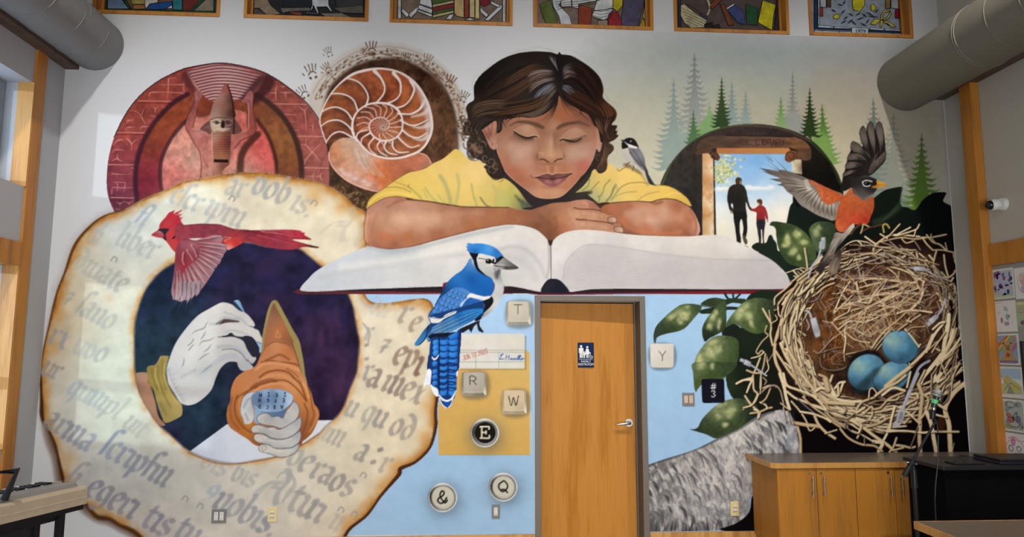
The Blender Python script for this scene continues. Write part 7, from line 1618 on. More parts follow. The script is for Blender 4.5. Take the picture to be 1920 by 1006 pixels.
# birch log
K1()
BR=pid('painted_birch_log',None)
bl=fill([(1212,876),(1215,871),(1240,862),(1300,843),(1340,824),(1380,806),(1420,780),(1460,768),(1478,772),(1490,790),(1500,815),(1510,850),(1510,900),(1410,930),(1405,960),(1380,980),(1350,993),(1212,996),(1212,996)],[(1240,880,'6f6a68'),(1230,920,'7c7a78'),(1300,860,'8d8884'),(1280,900,'b4aea8'),(1330,880,'b9b3ac'),(1400,820,'bdb6ae'),(1450,790,'b6afa9'),(1380,900,'b3adaa'),(1250,960,'8a8886'),(1320,960,'9a9796'),(1380,950,'8f8e90'),(1480,820,'8a8c94'),(1490,850,'7d828c'),(1430,850,'b6b0ac'),(1300,985,'6a6868'),(1400,870,'a9a5a2'),(1230,990,'4c4a4a')],BR)
mottle(bl,.35,8,71,'3c383a',ax=.6)
mottle(bl,.75,13,72,'d2ccc4',ax=.7)
for k in range(260):
 f=rnd.random()
 x=1216+260*f
 top=874 - 106*f; bot=996 - 20*f if x < 1400 else 850
 y=rnd.uniform(top+3,bot)
 g=(y - top) / max(20,bot - top)
 L=rnd.uniform(7,24)
 stroke([(x - L*.5,y - L*.5),(x,y - L*.1),(x+L*(.45 - g*.3),y+L*.8)],rnd.uniform(1.5,6),rnd.choice(['3a3638','4d4a4c','6a686c','2a2729','7d7c80','c4beb6','b7b1ab']),op=rnd.uniform(.35,.85),soft=3,taper=2,clip=bl)
for k in range(28):
 x=1216+k*7
 stroke([(x,996),(x+rnd.uniform(-6,10),990 - rnd.uniform(5,26))],rnd.uniform(3,7),rnd.choice(['2c2a2b','1e1c1d','54504f']),op=.65,soft=3,taper=1,clip=bl)
stroke([(1214,873),(1240,863),(1300,843),(1340,825),(1380,806),(1420,782),(1450,770)],5,'3c3c40',op=.75,soft=4,clip=bl)
fill([(1410,930),(1404,960),(1380,980),(1350,993),(1424,993),(1424,930)],'0d0b0d',BR)
fill([(1502,800),(1511,800),(1511,850),(1500,850)],'46505c',BR)
# ---- nest
NT='painted_nest'
bowl=pid(NT,'nest_bowl')
bw=fill([(1450,600),(1462,560),(1490,525),(1540,490),(1580,465),(1640,445),(1700,440),(1760,460),(1790,480),(1792,560),(1796,640),(1770,690),(1740,740),(1700,785),(1650,805),(1600,800),(1540,780),(1490,740),(1460,680)],
    [(1560,500,'2d1c14'),(1650,470,'38221a'),(1740,490,'33201a'),(1780,560,'2a1b16'),(1550,560,'4a2a14'),(1600,580,'54361f'),(1650,540,'3c2417'),(1700,580,'462f22'),(1560,640,'5a3014'),(1600,640,'664a34'),(1620,660,'4a3426'),(1580,690,'1c1210'),(1560,720,'2a1810'),(1740,640,'3d281c'),(1760,700,'2c1d17'),(1640,760,'1c1110'),(1700,760,'3a271b'),(1500,680,'5c4228'),(1480,620,'4a3422'),(1600,790,'2e2018'),(1540,760,'33231a'),(1660,620,'5a4434')],bowl)
mottle(bw,.4,9,73)
fill([(1490,770),(1540,790),(1640,806),(1720,790),(1770,700),(1830,640),(1830,850),(1500,850)],'0c0809',bowl,s=0)
mottle(bw,.6,14,74,'6b4524')
for k in range(90):
 x,y=rnd.uniform(1545,1600),rnd.uniform(545,690)
 stroke([(x,y),(x+rnd.uniform(-6,14),y+rnd.uniform(-22,10)),(x+rnd.uniform(0,26),y+rnd.uniform(-34,4))],rnd.uniform(1,3),rnd.choice(['7d4a1c','5a3012','8a5a30','2a160c','9a6a40']),op=.6,taper=2,clip=bw)
rim=fill([(1450,600),(1462,560),(1490,525),(1540,490),(1580,465),(1640,445),(1700,440),(1760,460),(1790,480),(1796,640),(1770,690),(1700,785),(1600,800),(1540,780),(1490,740),(1460,680)],'140c0a',None,op=.0)
x0,y0,m=rim
rm=np.clip((pmask(spl(P_([(1450,600),(1462,560),(1490,525),(1540,490),(1580,465),(1640,445),(1700,440),(1760,460),(1790,480),(1796,640),(1770,690),(1700,785),(1600,800),(1540,780),(1490,740),(1460,680)])))[2] - blur(m,40))*2.2,0,1)*m
put((x0,y0,rm),'120b0a',None,.85)
for k in range(60):
 blob(rnd.uniform(1560,1740),rnd.uniform(490,620),rnd.uniform(4,12),rnd.uniform(3,8),rnd.choice(['120b09','1c100b','6d4526','7d5530']),.5,rnd.uniform(-50,50),clip=bw)
TW=pid(NT,'twigs')
LT_=['cdb590','b9a07a','d6c29c','ab906c','d0ba94','c2aa84']
MD_=['8f7a68','7d6a5c','9a8470','86705a','75625a']
GYT=['8d8286','7d7478','9a8e8e']
EG=[((1624,697),37,32,-38),((1672,705),38,27,-30),((1687,650),34,31,20)]


def ell(px,py,cx_,cy_,a,b,ang):
 u,v=px - cx_,py - cy_; c_,s_=math.cos(math.radians(ang)),math.sin(math.radians(ang))
 return ((u*c_+v*s_) / a) ** 2+((-u*s_+v*c_) / b) ** 2


def twig(q,w,c,op=1.0,sh=True):
 if sh: stroke([(x+1.5,y+1.8) for x,y in q],w*1.1,'1a100c',TW,op=.7)
 stroke(q,w,c,TW,op=op,taper=0)
 if w > 2.4: stroke([(x - .4,y - .6) for x,y in q],w*.35,'d8c6a2',op=.5)


# interior strands: a loose web curving round the bowl
for k in range(150):
 t=rnd.uniform(0,2*math.pi); r=rnd.uniform(.35,.98)
 x,y=1650+130*r*math.cos(t),590+125*r*math.sin(t)
 a=t+math.pi / 2+rnd.uniform(-.7,.7); L=rnd.uniform(12,46)
 if y > 640 and x > 1580 and x < 1730: continue
 q=[(x - L*math.cos(a)*.5,y - L*math.sin(a)*.5),(x+rnd.uniform(-4,4),y+rnd.uniform(-4,4)),(x+L*math.cos(a)*.5,y+L*math.sin(a)*.5)]
 stroke(q,rnd.uniform(1,2.4),rnd.choice(MD_+GYT),TW,op=rnd.uniform(.35,.85))
K(1540,420)
for q,w,c in (([(210,345),(270,310),(400,290),(500,240),(560,240)],14,0),([(265,240),(330,200),(400,185),(520,205)],13,0),([(410,190),(450,230),(440,280)],14,0),([(490,140),(560,190),(620,230)],18,0),([(580,300),(600,240),(700,160),(800,120),(960,125),(1100,140)],20,0),([(660,200),(780,170),(900,150),(1030,165),(1180,160)],16,0),([(760,130),(880,0)],16,0),([(820,130),(1000,35)],15,0),([(840,130),(1060,60),(1100,0)],16,0),([(1060,60),(1040,130)],14,0),([(1120,150),(1250,145),(1400,115)],18,0),([(660,110),(740,160)],16,0),([(900,160),(950,210),(1030,190)],16,0),
    ([(1030,170),(1080,240),(1110,290)],14,1),([(1140,160),(1180,220),(1250,290)],18,0),([(1180,120),(1250,200),(1330,230),(1400,290)],18,0),([(1230,110),(1240,160),(1290,220)],12,0),([(1390,210),(1410,290)],14,0),([(1250,290),(1350,290),(1500,320)],16,0),([(1290,300),(1260,420),(1270,520),(1380,600)],22,0),([(1375,345),(1390,470),(1420,580)],20,0),([(1350,540),(1410,600),(1480,560),(1500,520)],20,0),([(1210,350),(1260,410)],20,0),([(1480,330),(1500,430)],14,0),
    ([(300,470),(420,420),(560,360),(700,320),(820,300)],16,2),([(420,370),(520,360),(640,370),(760,320)],13,2),([(380,500),(470,440),(600,400),(720,350),(900,300),(1060,290)],15,1),([(150,580),(260,510),(400,430),(460,420)],14,1),([(560,350),(600,280),(640,230)],12,1),([(600,390),(610,430),(680,440),(660,380)],11,2),([(680,370),(720,430),(850,400),(960,340),(1060,300)],14,0),([(860,410),(920,370),(1050,310),(1160,380),(1210,440)],15,0),([(1060,300),(1080,380),(1090,470)],18,0),([(880,420),(960,500),(1050,580),(1150,650)],26,0),([(860,400),(960,510),(1060,600),(1140,640)],12,0),([(1060,600),(1080,690),(1120,740)],26,0),([(1150,640),(1130,720)],22,0),
    ([(430,650),(560,610),(700,620),(820,640),(960,650),(1060,660)],15,0),([(440,710),(560,680),(680,650)],15,0),([(720,640),(680,720),(600,800),(540,860)],18,0),([(680,730),(820,700),(920,650)],16,0),([(490,650),(520,700)],10,0),([(580,900),(760,820),(920,770),(1080,720)],16,0),([(580,910),(720,920),(860,940)],14,0),([(740,490),(830,560),(870,620)],14,0),([(870,530),(870,590)],12,0),([(780,480),(900,510),(1000,560),(1050,620)],16,0),([(930,800),(890,900),(850,1000)],12,2),([(1140,760),(1100,860),(1000,960)],26,0),([(1060,880),(1130,910),(1180,960)],12,1),([(900,890),(1000,900)],10,1),([(850,1000),(950,970),(1100,970),(1240,990)],20,0),
    ([(1150,690),(1230,680),(1290,710)],14,1),([(1200,520),(1290,600),(1340,650),(1370,760)],14,2),([(1370,660),(1380,760),(1380,860)],20,1),([(1300,870),(1330,960),(1280,1000)],16,1),([(1400,620),(1450,640),(1480,600)],20,0),([(1420,700),(1480,670),(1500,750),(1460,800)],26,0),([(1410,760),(1450,780),(1430,820),(1490,850),(1500,900)],30,0),([(1480,940),(1500,860),(1520,760)],12,0),([(1540,900),(1530,1000)],10,0),([(1290,770),(1360,830)],18,0)):
 a=P_(q); s_=TR[2]
 t0=list(TR); K1()
 twig([tuple(v) for v in a],w*s_,rnd.choice((LT_,MD_,GYT)[c]))
 TR[:]=t0
K(1380,560)
for q,w,c in (([(300,110),(350,200),(395,290),(385,400),(410,520)],22,0),([(370,130),(385,230),(395,300)],14,0),([(345,300),(325,370),(360,410),(290,480),(225,590),(250,620)],14,0),([(440,180),(460,230),(400,270)],12,0),([(250,620),(290,580),(340,640),(350,700)],16,0),([(170,665),(260,640),(310,600)],14,0),([(270,660),(240,740),(190,860),(150,1000)],20,0),([(120,800),(200,830),(270,830)],20,0),([(5,950),(90,910),(190,880)],22,0),([(190,860),(200,1000)],18,0),([(330,620),(310,740),(280,860),(270,1000)],18,0),([(350,700),(365,780),(330,830)],12,0),([(430,590),(360,700)],10,1),([(300,880),(340,920),(320,960)],14,1),([(300,1000),(380,970),(460,990)],16,0),
    ([(620,0),(540,130),(500,280),(450,440),(430,600),(450,720),(500,830),(540,1000)],34,0),([(660,0),(570,130),(540,280),(520,420),(530,560)],26,0),([(700,-20),(610,120),(570,250),(560,400)],22,0),([(740,-10),(650,130),(620,230),(600,340),(560,480)],24,0),([(480,300),(470,420),(440,480)],16,0),([(470,120),(480,40),(560,-20)],18,0),([(470,120),(480,180),(500,200)],16,0),([(435,60),(430,0)],16,0),([(450,120),(430,125)],14,0),
    ([(610,300),(620,400),(600,500),(640,640),(740,760),(800,870)],30,0),([(640,350),(660,480),(720,600),(780,700)],20,0),([(500,500),(560,640),(640,760),(760,880),(830,1000)],34,0),([(440,580),(520,700),(600,820),(700,940)],26,0),([(560,560),(640,700),(760,830),(880,920),(1000,960)],28,0),([(600,600),(700,720),(820,820),(900,900)],20,0),([(550,720),(600,760),(680,880),(760,940)],24,0),([(690,140),(650,230),(640,300)],12,2),([(700,110),(780,110),(840,100)],14,0),([(690,130),(690,230),(740,300)],14,0),([(740,110),(730,180),(760,270)],14,0),([(800,130),(780,200),(820,300),(800,350)],14,2),([(620,320),(720,370),(780,410)],14,0),([(650,400),(700,450),(740,440)],12,0),([(690,460),(740,530)],14,0),([(650,640),(720,600),(800,600)],14,0),([(720,590),(770,690)],12,0),
    ([(1070,260),(1140,340),(1230,440)],16,0),([(1240,260),(1220,370),(1230,460),(1210,600)],18,0),([(1220,370),(1320,450),(1420,480),(1500,490)],16,0),([(1150,340),(1280,250),(1440,260),(1600,200),(1700,160)],15,0),([(1100,230),(1300,130),(1500,80),(1700,0)],14,0),([(1100,240),(1260,200),(1400,170),(1660,190)],13,0),([(1230,620),(1330,600),(1480,560),(1560,500)],13,0),([(1210,600),(1220,700)],10,0),([(1410,340),(1440,200),(1470,90)],11,0),([(1370,370),(1440,400),(1520,420),(1480,350)],12,0),([(1280,260),(1400,340),(1450,380)],10,1),([(1540,240),(1620,290),(1680,330)],12,1),([(1500,590),(1600,440),(1700,330),(1800,250),(1900,160)],15,0),([(1520,600),(1620,470),(1750,330)],13,0),([(1570,590),(1640,500),(1740,380)],11,0),([(1450,490),(1480,540)],12,0),
    ([(930,850),(1020,890),(1080,1000)],26,0),([(1080,860),(1040,960),(1000,1020)],26,0),([(1110,1000),(1160,940),(1220,930)],24,0),([(850,700),(870,800),(900,880)],20,0),([(940,660),(960,760),(1060,800),(1200,780),(1330,680)],11,1),([(870,580),(920,610),(960,580),(1100,420)],12,1),([(960,600),(1080,560),(1190,540)],10,1)):
 a=P_(q); s_=TR[2]; t0=list(TR); K1()
 twig([tuple(v) for v in a],w*s_,rnd.choice((LT_,MD_,GYT)[c])); TR[:]=t0
K(1380,420)
for q,w,c in (([(565,545),(640,520),(700,500),(750,530),(800,560)],12,0),([(640,520),(700,590),(740,680),(790,720)],16,0),([(690,530),(760,600),(800,590)],12,0),([(650,580),(720,620),(780,700)],12,0),([(720,490),(780,500),(820,560)],12,0),([(770,270),(790,400),(800,490)],20,0),([(980,380),(900,440),(830,540),(800,650)],18,0),([(1010,540),(900,620),(800,720)],22,0),([(1060,570),(940,640),(840,740),(760,800)],24,0),([(1110,600),(1000,650),(880,740),(800,830)],18,0),([(430,900),(440,820),(560,720),(680,600)],18,0),([(470,900),(560,780),(690,690)],20,0),([(520,900),(620,760),(720,700)],22,0),([(560,950),(640,820),(760,740)],26,0),([(600,990),(680,860),(800,740)],26,0),([(640,1000),(720,880),(860,760)],24,0),([(700,990),(780,860),(900,780),(1000,700),(1100,660)],18,0),([(1050,570),(1080,620),(1130,590)],12,0),([(780,880),(900,850),(960,760)],12,2),([(1100,600),(1220,610),(1240,500)],10,2),([(1220,620),(1210,700),(1130,800)],12,1),([(1280,640),(1200,760),(1100,980)],16,0),([(1350,650),(1370,760),(1400,850)],18,0),([(1370,870),(1500,880),(1530,800),(1650,650)],16,0),([(1200,800),(1280,900),(1260,980)],16,0),([(1160,730),(1230,820),(1330,900),(1500,960)],12,1),([(1100,1000),(1200,900),(1300,800)],12,0)):
 a=P_(q); s_=TR[2]; t0=list(TR); K1()
 twig([tuple(v) for v in a],w*s_,rnd.choice((LT_,MD_,GYT)[c])); TR[:]=t0
K1()
# many fine straws: the woven wall of the rim,denser and paler to the left and below
for k in range(330):
 t=rnd.uniform(0,2*math.pi)
 rx,ry=rnd.uniform(.86,1.12)*152,rnd.uniform(.86,1.1)*152
 x,y=1640+rx*math.cos(t),620+ry*math.sin(t)
 if y < 450 or y > 800 or x > 1796: continue
 a=t+math.pi / 2+rnd.uniform(-.45,.45); L=rnd.uniform(18,60)
 q=[(x - L*math.cos(a)*.5,y - L*math.sin(a)*.5),(x+rnd.uniform(-5,5),y+rnd.uniform(-5,5)),(x+L*math.cos(a)*.5,y+L*math.sin(a)*.5)]
 twig(q,rnd.uniform(1.2,2.8),rnd.choice(LT_+LT_+MD_),rnd.uniform(.6,1))
for k in range(150):
 t=rnd.uniform(.35,3.9)
 f=rnd.uniform(.9,1.12)*155
 x,y=1642+f*math.cos(t)*1.02,622+f*math.sin(t)*1.05
 if y > 805 or x > 1790: continue
 a=t+math.pi / 2+rnd.uniform(-.3,.3); L=rnd.uniform(26,80)
 twig([(x - L*math.cos(a)*.5+3,y - L*math.sin(a)*.5),(x+rnd.uniform(-4,4),y+rnd.uniform(-4,4)),(x+L*math.cos(a)*.5+3,y+L*math.sin(a)*.5)],rnd.uniform(2.2,4.6),rnd.choice(LT_),rnd.uniform(.8,1))
for k in range(15):
 x,y=rnd.uniform(1550,1650),rnd.uniform(500,650)
 stroke([(1730+rnd.uniform(-40,12),545+rnd.uniform(-26,26)),((x+1735) / 2,(y+540) / 2+rnd.uniform(-16,6)),(x,y)],rnd.uniform(1.3,2.6),rnd.choice(LT_),TW,op=rnd.uniform(.6,.95))
for k in range(170):
 t=rnd.uniform(0,2*math.pi); r=rnd.uniform(.1,.85)
 x,y=1645+125*r*math.cos(t),575+95*r*math.sin(t)
 if y > 650 and x > 1570 and x < 1740: continue
 a=rnd.choice((-.35,-.25,.5,-1.0,1.2))+rnd.uniform(-.4,.4); L=rnd.uniform(16,52)
 q=[(x - L*math.cos(a)*.5,y - L*math.sin(a)*.5),(x+rnd.uniform(-5,5),y+rnd.uniform(-5,5)),(x+L*math.cos(a)*.5,y+L*math.sin(a)*.5)]
 stroke(q,rnd.uniform(1,2.2),rnd.choice(LT_+MD_+['a98a68','9a7650']),TW,op=rnd.uniform(.5,.95))
# the dark hollow and the eggs
K1()
fill([(1588,700),(1600,665),(1640,655),(1670,680),(1730,670),(1740,690),(1690,730),(1650,740),(1610,738)],'160f10',bowl,soft=3)
for n,((ex,ey_),a,b,ang) in enumerate(EG):
 i=pid(NT,'blue_egg'+'.'*n)
 f=fill(circ(ex,ey_,a,b,ang,24),[(ex - 10,ey_ - 10,'6f9aa8'),(ex - 14,ey_ - 14,'8aa69a'),(ex+6,ey_,'4f86a4'),(ex+20,ey_+6,'40708a'),(ex - 20,ey_+10,'4a7c98'),(ex+4,ey_+22,'33566a'),(ex+24,ey_ - 14,'4a7890'),(ex - 4,ey_ - 24,'5a8fae'),(ex - 26,ey_+24,'2c4654')],i)
 mottle(f,.12,8,80+n)
 blob(ex - 8,ey_ - 8,14,12,'93aca0',.5,clip=f)
 stroke([(x,y) for x,y in circ(ex,ey_,a - .7,b - .7,ang,24)]+circ(ex,ey_,a - .7,b - .7,ang,24)[:1],1.3,'23323a',op=.6)
fill([(1700,622),(1725,650),(1720,668),(1700,676),(1704,650)],'2f5a6c',None,op=.5,soft=4)
fill([(1640,690),(1652,690),(1636,712),(1622,734),(1612,738),(1600,732)],'1f2a30',None,op=.65,soft=3)
K(1540,560)
for q,w,c in (([(1160,600),(1060,700),(960,790),(840,880),(720,980)],44,0),([(1250,400),(1180,560),(1100,660)],26,0),([(1380,260),(1270,400),(1180,590)],30,0),([(1390,420),(1280,500),(1190,580)],16,0),([(1430,180),(1420,300),(1380,500),(1360,600),(1240,760),(1140,880),(1100,980)],44,0),([(1480,350),(1440,480),(1380,620),(1300,740)],34,0),([(1520,330),(1470,470),(1400,600)],22,0),([(1570,420),(1480,550),(1380,660),(1340,720)],28,0),([(1580,490),(1500,560),(1460,620),(1380,680)],20,0),([(1390,370),(1300,500),(1240,600)],16,0),([(1290,560),(1330,580)],20,0),([(1110,180),(1000,250),(900,320),(860,350)],20,0),([(990,210),(960,260)],14,0),([(950,240),(1010,260)],14,0),([(940,340),(1000,410),(1060,490),(1100,540)],18,0),([(1110,510),(1090,540)],18,0),([(960,360),(1020,320),(1160,310)],14,0),([(1250,340),(1330,270),(1380,260)],22,0),([(1320,690),(1360,760),(1400,860)],16,0),([(1440,880),(1500,640)],8,1),([(1160,800),(1080,960)],22,0),([(1230,860),(1230,1000)],12,2),([(1280,860),(1260,930),(1340,830)],30,0),([(960,990),(1000,820)],22,0),([(1300,950),(1380,900)],12,0),([(1130,640),(1010,740),(980,720)],12,0)):
 a=P_(q); s_=TR[2]; t0=list(TR); K1()
 twig([tuple(v) for v in a],w*s_,rnd.choice((LT_,MD_,GYT)[c])); TR[:]=t0
K(1380,700)
for q,w,c in (([(5,110),(90,70),(180,70)],24,0),([(180,70),(150,130),(120,210)],20,0),([(190,60),(200,180),(240,230),(190,340)],20,0),([(100,250),(170,350),(250,420)],22,0),([(250,230),(200,330),(80,400)],18,0),([(80,380),(170,360)],14,0),([(160,445),(260,430),(350,390),(400,380)],22,0),([(200,400),(250,430),(245,500)],18,0),([(270,440),(260,490)],14,0),([(270,320),(330,350),(350,390)],18,0),([(390,150),(340,270),(290,320)],18,0),([(270,230),(340,160),(430,130),(490,180),(520,280),(540,380)],16,1),([(280,0),(280,120),(270,220)],14,0),([(490,0),(540,150),(560,260),(600,400)],34,0),([(530,0),(570,130),(680,180),(800,230),(900,260)],30,0),([(560,130),(600,150),(750,200),(860,250),(960,340),(1040,430)],24,0),([(570,200),(660,270),(760,310),(900,370),(1100,440),(1300,530),(1420,600)],24,0),([(620,310),(700,400),(770,500),(800,560)],18,0),([(690,280),(800,380),(900,460)],12,2),([(750,260),(860,370),(1000,470),(1080,540),(1170,600)],20,0),([(640,550),(800,575),(930,590)],40,0),([(720,425),(860,450),(1000,500),(1060,540)],22,0),([(880,470),(920,560),(1000,650),(1110,725)],30,0),([(1000,670),(1130,630)],16,0),([(800,590),(830,640),(880,610)],14,0),([(690,600),(720,720),(725,890)],30,0),([(530,380),(545,480),(560,540)],16,2),([(600,440),(650,560)],12,2),([(580,420),(610,560)],10,2),([(500,330),(590,400)],14,0),
    ([(900,190),(960,160),(1060,200),(1130,280),(1250,310),(1400,310)],30,0),([(980,320),(1150,330),(1320,340)],40,0),([(900,230),(1000,330),(1080,450),(1250,500)],20,0),([(1020,400),(1120,420),(1200,450),(1240,400)],16,1),([(1040,100),(1080,180),(1140,250),(1200,110)],24,0),([(1140,120),(1150,240)],26,0),([(1000,60),(1030,180)],60,0),([(1330,440),(1400,330),(1480,290),(1540,270)],24,0),([(1490,270),(1500,180),(1540,165),(1580,230),(1560,270)],14,0),([(1330,450),(1440,380)],26,0),([(1340,460),(1440,480)],14,0),([(1450,430),(1520,370),(1530,450),(1490,520)],22,0),([(1530,400),(1620,380),(1720,280),(1900,200)],24,0),([(1560,250),(1680,160),(1800,100),(1900,20)],30,0),([(1640,240),(1760,160),(1890,190)],30,0),([(1700,300),(1800,290),(1830,260)],20,0),([(1260,500),(1330,440)],18,1),([(1380,560),(1480,520),(1600,540),(1660,520)],16,0),([(1620,500),(1650,480),(1680,520),(1640,545)],18,0),([(1460,600),(1600,560),(1700,500),(1790,470)],22,0),([(1690,370),(1780,360),(1850,390)],14,0),([(1780,370),(1740,520),(1720,620),(1640,770)],26,0),([(1700,630),(1900,650)],26,0),([(1400,580),(1540,690),(1700,800),(1800,890)],34,0),([(1540,760),(1640,780),(1600,870)],40,0),([(1170,620),(1260,720),(1400,790),(1550,810),(1640,870)],24,0),([(1300,640),(1420,690),(1540,760)],16,0),([(1410,620),(1360,720)],22,0),([(1440,700),(1440,790)],10,0),([(1200,560),(1300,650),(1400,680)],12,1),([(1100,480),(1220,530),(1220,610)],12,1),([(1780,800),(1900,820)],24,0),([(1800,720),(1760,830),(1720,880)],22,0)):
 a=P_(q); s_=TR[2]; t0=list(TR); K1()
 twig([tuple(v) for v in a],w*s_,rnd.choice((LT_,MD_,GYT)[c])); TR[:]=t0
K(1600,700)
for q,w,c in (([(730,120),(770,250),(750,440),(745,600),(740,740),(755,885)],44,0),([(780,230),(840,290),(800,440),(760,500)],22,0),([(820,430),(870,560),(900,720),(930,885)],44,0),([(1260,100),(1140,200),(1050,330),(1030,420),(1070,560),(1080,700),(1090,885)],52,0),([(960,350),(1040,400)],30,0),([(380,650),(560,640),(760,660),(900,650),(1080,650),(1180,650)],22,0),([(930,460),(1040,490)],22,0),([(590,420),(680,500),(740,560)],18,0),([(860,230),(940,180),(1030,80)],18,0),([(880,0),(870,200)],18,1),([(990,0),(940,90),(1000,60)],26,0),([(480,800),(560,810),(640,830),(690,820)],24,0),([(440,860),(560,830)],20,0),([(650,230),(720,230),(700,330)],26,0),([(620,260),(700,280),(640,320)],22,0),([(600,400),(720,400)],16,0),([(720,600),(680,720),(640,820)],14,1),([(1130,780),(1110,860)],8,0),([(60,660),(90,580)],22,0),([(1080,140),(1060,280),(1000,340)],14,1)):
 a=P_(q); s_=TR[2]; t0=list(TR); K1()
 twig([tuple(v) for v in a],w*s_,rnd.choice((LT_,MD_,GYT)[c])); TR[:]=t0
fill([(950,500),(1010,490),(1030,560),(1020,630),(960,640)],'5f3014',None,op=.55,soft=14)
# cables woven into the nest
CB=pid(NT,'charging_cable')
NC=[0]


def plug(K_,body,ln,w,tip=None):
 NC[0] += 1; CB=pid(NT,'charging_cable'+'.'*NC[0])
 K(*K_)
 stroke(ln,w,'9a9aa0',CB); stroke([(x - w*.15,y) for x,y in ln],w*.3,'bdbdc2',op=.7)
 b=fill(body,[(body[0][0],body[0][1],'b2b2b6'),(body[2][0],body[2][1],'8f8f95')],CB,s=0)
 if tip: fill(tip,'a4a4a8',CB,s=0)
 stroke(body+body[:1],5,'5c5b60',op=.5,s=0)


plug((1380,420),[(955,150),(1000,145),(1005,185),(1000,260),(985,285),(930,275),(935,200),(955,190)],[(950,280),(920,380),(850,480),(810,600)],22)
plug((1380,560),[(830,225),(895,205),(945,370),(940,420),(890,435),(870,380)],[(790,130),(820,150),(850,220)],24,[(880,385),(940,370),(948,415),(895,432)])
plug((1380,560),[(100,675),(170,710),(160,765),(80,730)],[(165,740),(240,790),(340,860)],20,[(50,662),(95,680),(80,715),(38,695)])
plug((1540,420),[(1040,478),(1150,475),(1170,490),(1160,525),(1050,520),(1030,500)],[(1165,505),(1250,560),(1350,600),(1410,630)],13,[(985,485),(1040,482),(1038,498),(990,495)])
plug((1540,560),[(1195,235),(1285,170),(1320,205),(1240,285)],[(1300,190),(1350,120),(1390,0)],20,[(1180,270),(1215,245),(1235,285),(1200,312)])
plug((1600,700),[(510,395),(585,425),(550,550),(475,520)],[(720,0),(640,180),(560,380),(550,410)],40,[(460,530),(535,555),(510,605),(445,580)])
fill([(525,420),(565,435),(540,520),(505,505)],'7d7d83',None,s=0)
K(1540,560)
stroke([(1000,1000),(1080,800),(1130,740),(1210,695)],30,'8d8e96',CB); stroke([(1010,990),(1085,800),(1140,735)],9,'b4b4ba',op=.7)
# ---------------------------------------------------------------- robin
RB='painted_robin'
K(1400,180)
w2=pid(RB,'raised_wing')
fill([(1070,960),(1080,900),(1110,800),(1130,700),(1150,650),(1170,600),(1170,540),(1190,510),(1250,530),(1300,570),(1290,480),(1265,430),(1280,360),(1310,335),(1340,400),(1350,340),(1390,280),(1420,330),(1445,380),(1460,310),(1490,285),(1520,330),(1545,450),(1560,640),(1555,720),(1500,790),(1390,890),(1300,900),(1200,960),(1120,1000),(1060,1000)],[(1300,700,'1d1918'),(1400,600,'1a1716'),(1450,800,'2a2320'),(1150,900,'1c1817')],w2)
for q in ([(1310,335),(1275,380),(1270,430),(1290,520),(1330,590),(1390,690),(1370,560),(1345,420)],[(1390,280),(1360,330),(1355,400),(1390,540),(1440,680),(1450,580),(1435,400),(1415,310)],[(1490,285),(1460,320),(1448,390),(1480,520),(1500,650),(1530,560),(1535,420),(1515,320)],[(1190,508),(1170,545),(1172,600),(1210,630),(1300,660),(1380,720),(1340,640),(1260,540)],[(1150,650),(1128,700),(1140,720),(1240,720),(1340,720),(1280,660),(1200,640)],[(1120,750),(1105,800),(1130,820),(1240,800),(1320,770),(1240,740),(1150,735)],[(1090,860),(1080,900),(1110,900),(1220,850),(1300,830),(1180,825)],[(1480,680),(1550,620),(1555,700),(1480,790),(1390,880),(1360,850),(1400,750)]):
 x0_,y0_=q[0]
 xm=sum(p[0] for p in q) / len(q); ym=sum(p[1] for p in q) / len(q)
 f=fill(q,[(x0_,y0_,'4a423c'),(xm,ym,'5f554d'),(q[len(q) // 2][0],q[len(q) // 2][1],'241f1c')],w2)
 stroke(q+q[:1],7,'120f0e',op=.8)
 stroke([q[1],(xm,ym),q[len(q) // 2]],6,'857a70',op=.4,soft=6,clip=f)
for q in ([(1310,590),(1380,680),(1400,720)],[(1380,540),(1440,680)],[(1490,600),(1420,720),(1380,740)],[(1200,635),(1300,680),(1350,740)],[(1240,720),(1340,745)]):
 stroke(q,8,'9a9088',op=.6,soft=4,taper=2)
K(1420,320)
wl=pid(RB,'spread_wing')
base=fill([(240,0),(330,0),(500,60),(600,110),(700,160),(850,220),(960,270),(930,380),(870,550),(760,530),(660,490),(560,430),(480,380),(400,280),(330,230),(260,120)],[(400,100,'5f564e'),(550,250,'7a7067'),(600,420,'8a8177'),(800,480,'8f877c'),(700,300,'6a6058')],wl)
for n,(a,b) in enumerate((((20,-30),(520,120)),((60,5),(540,140)),((135,90),(560,160)),((215,155),(570,180)),((340,230),(600,190)),((410,285),(620,200)),((470,350),(640,220)),((530,400),(660,240)),((590,440),(680,270)),((640,480),(700,300)),((700,505),(730,330)),((760,525),(770,350)),((815,545),(810,360)),((865,550),(850,360)))):
 a,b=np.array(a,float),np.array(b,float); d=a - b; nn=np.array([-d[1],d[0]]) / np.hypot(*d); ww=26 if n < 4 else 30
 fill([tuple(b - nn*9),tuple(b+d*.6 - nn*ww*.8),tuple(a),tuple(a),tuple(b+d*.55+nn*ww),tuple(b+nn*9)],[(*b,'a59c90'),(*(b+d*.6),'6a6057'),(*a,'3f3833' if n < 5 else '7a7068')],wl)
 stroke([tuple(b),tuple(b+d*.6+nn*4),tuple(a)],[8,6,2],'b5ada2' if n > 2 else '6b635c',op=.7)
 stroke([tuple(b+nn*12),tuple(b+d*.6+nn*ww*.9),tuple(a)],[5,6,2],'2b2622',op=.75)
for q in ([(140,-120),(90,-180),(40,-230)],[(170,-100),(120,-190),(100,-240)],[(260,10),(120,-60),(20,-100)],[(250,60),(130,5),(50,-5)],[(330,0),(220,-110),(110,-215)],[(260,0),(140,-100),(40,-200),(20,-225)]):
 stroke(q,7,'3f3a38',wl,op=.85,taper=1)
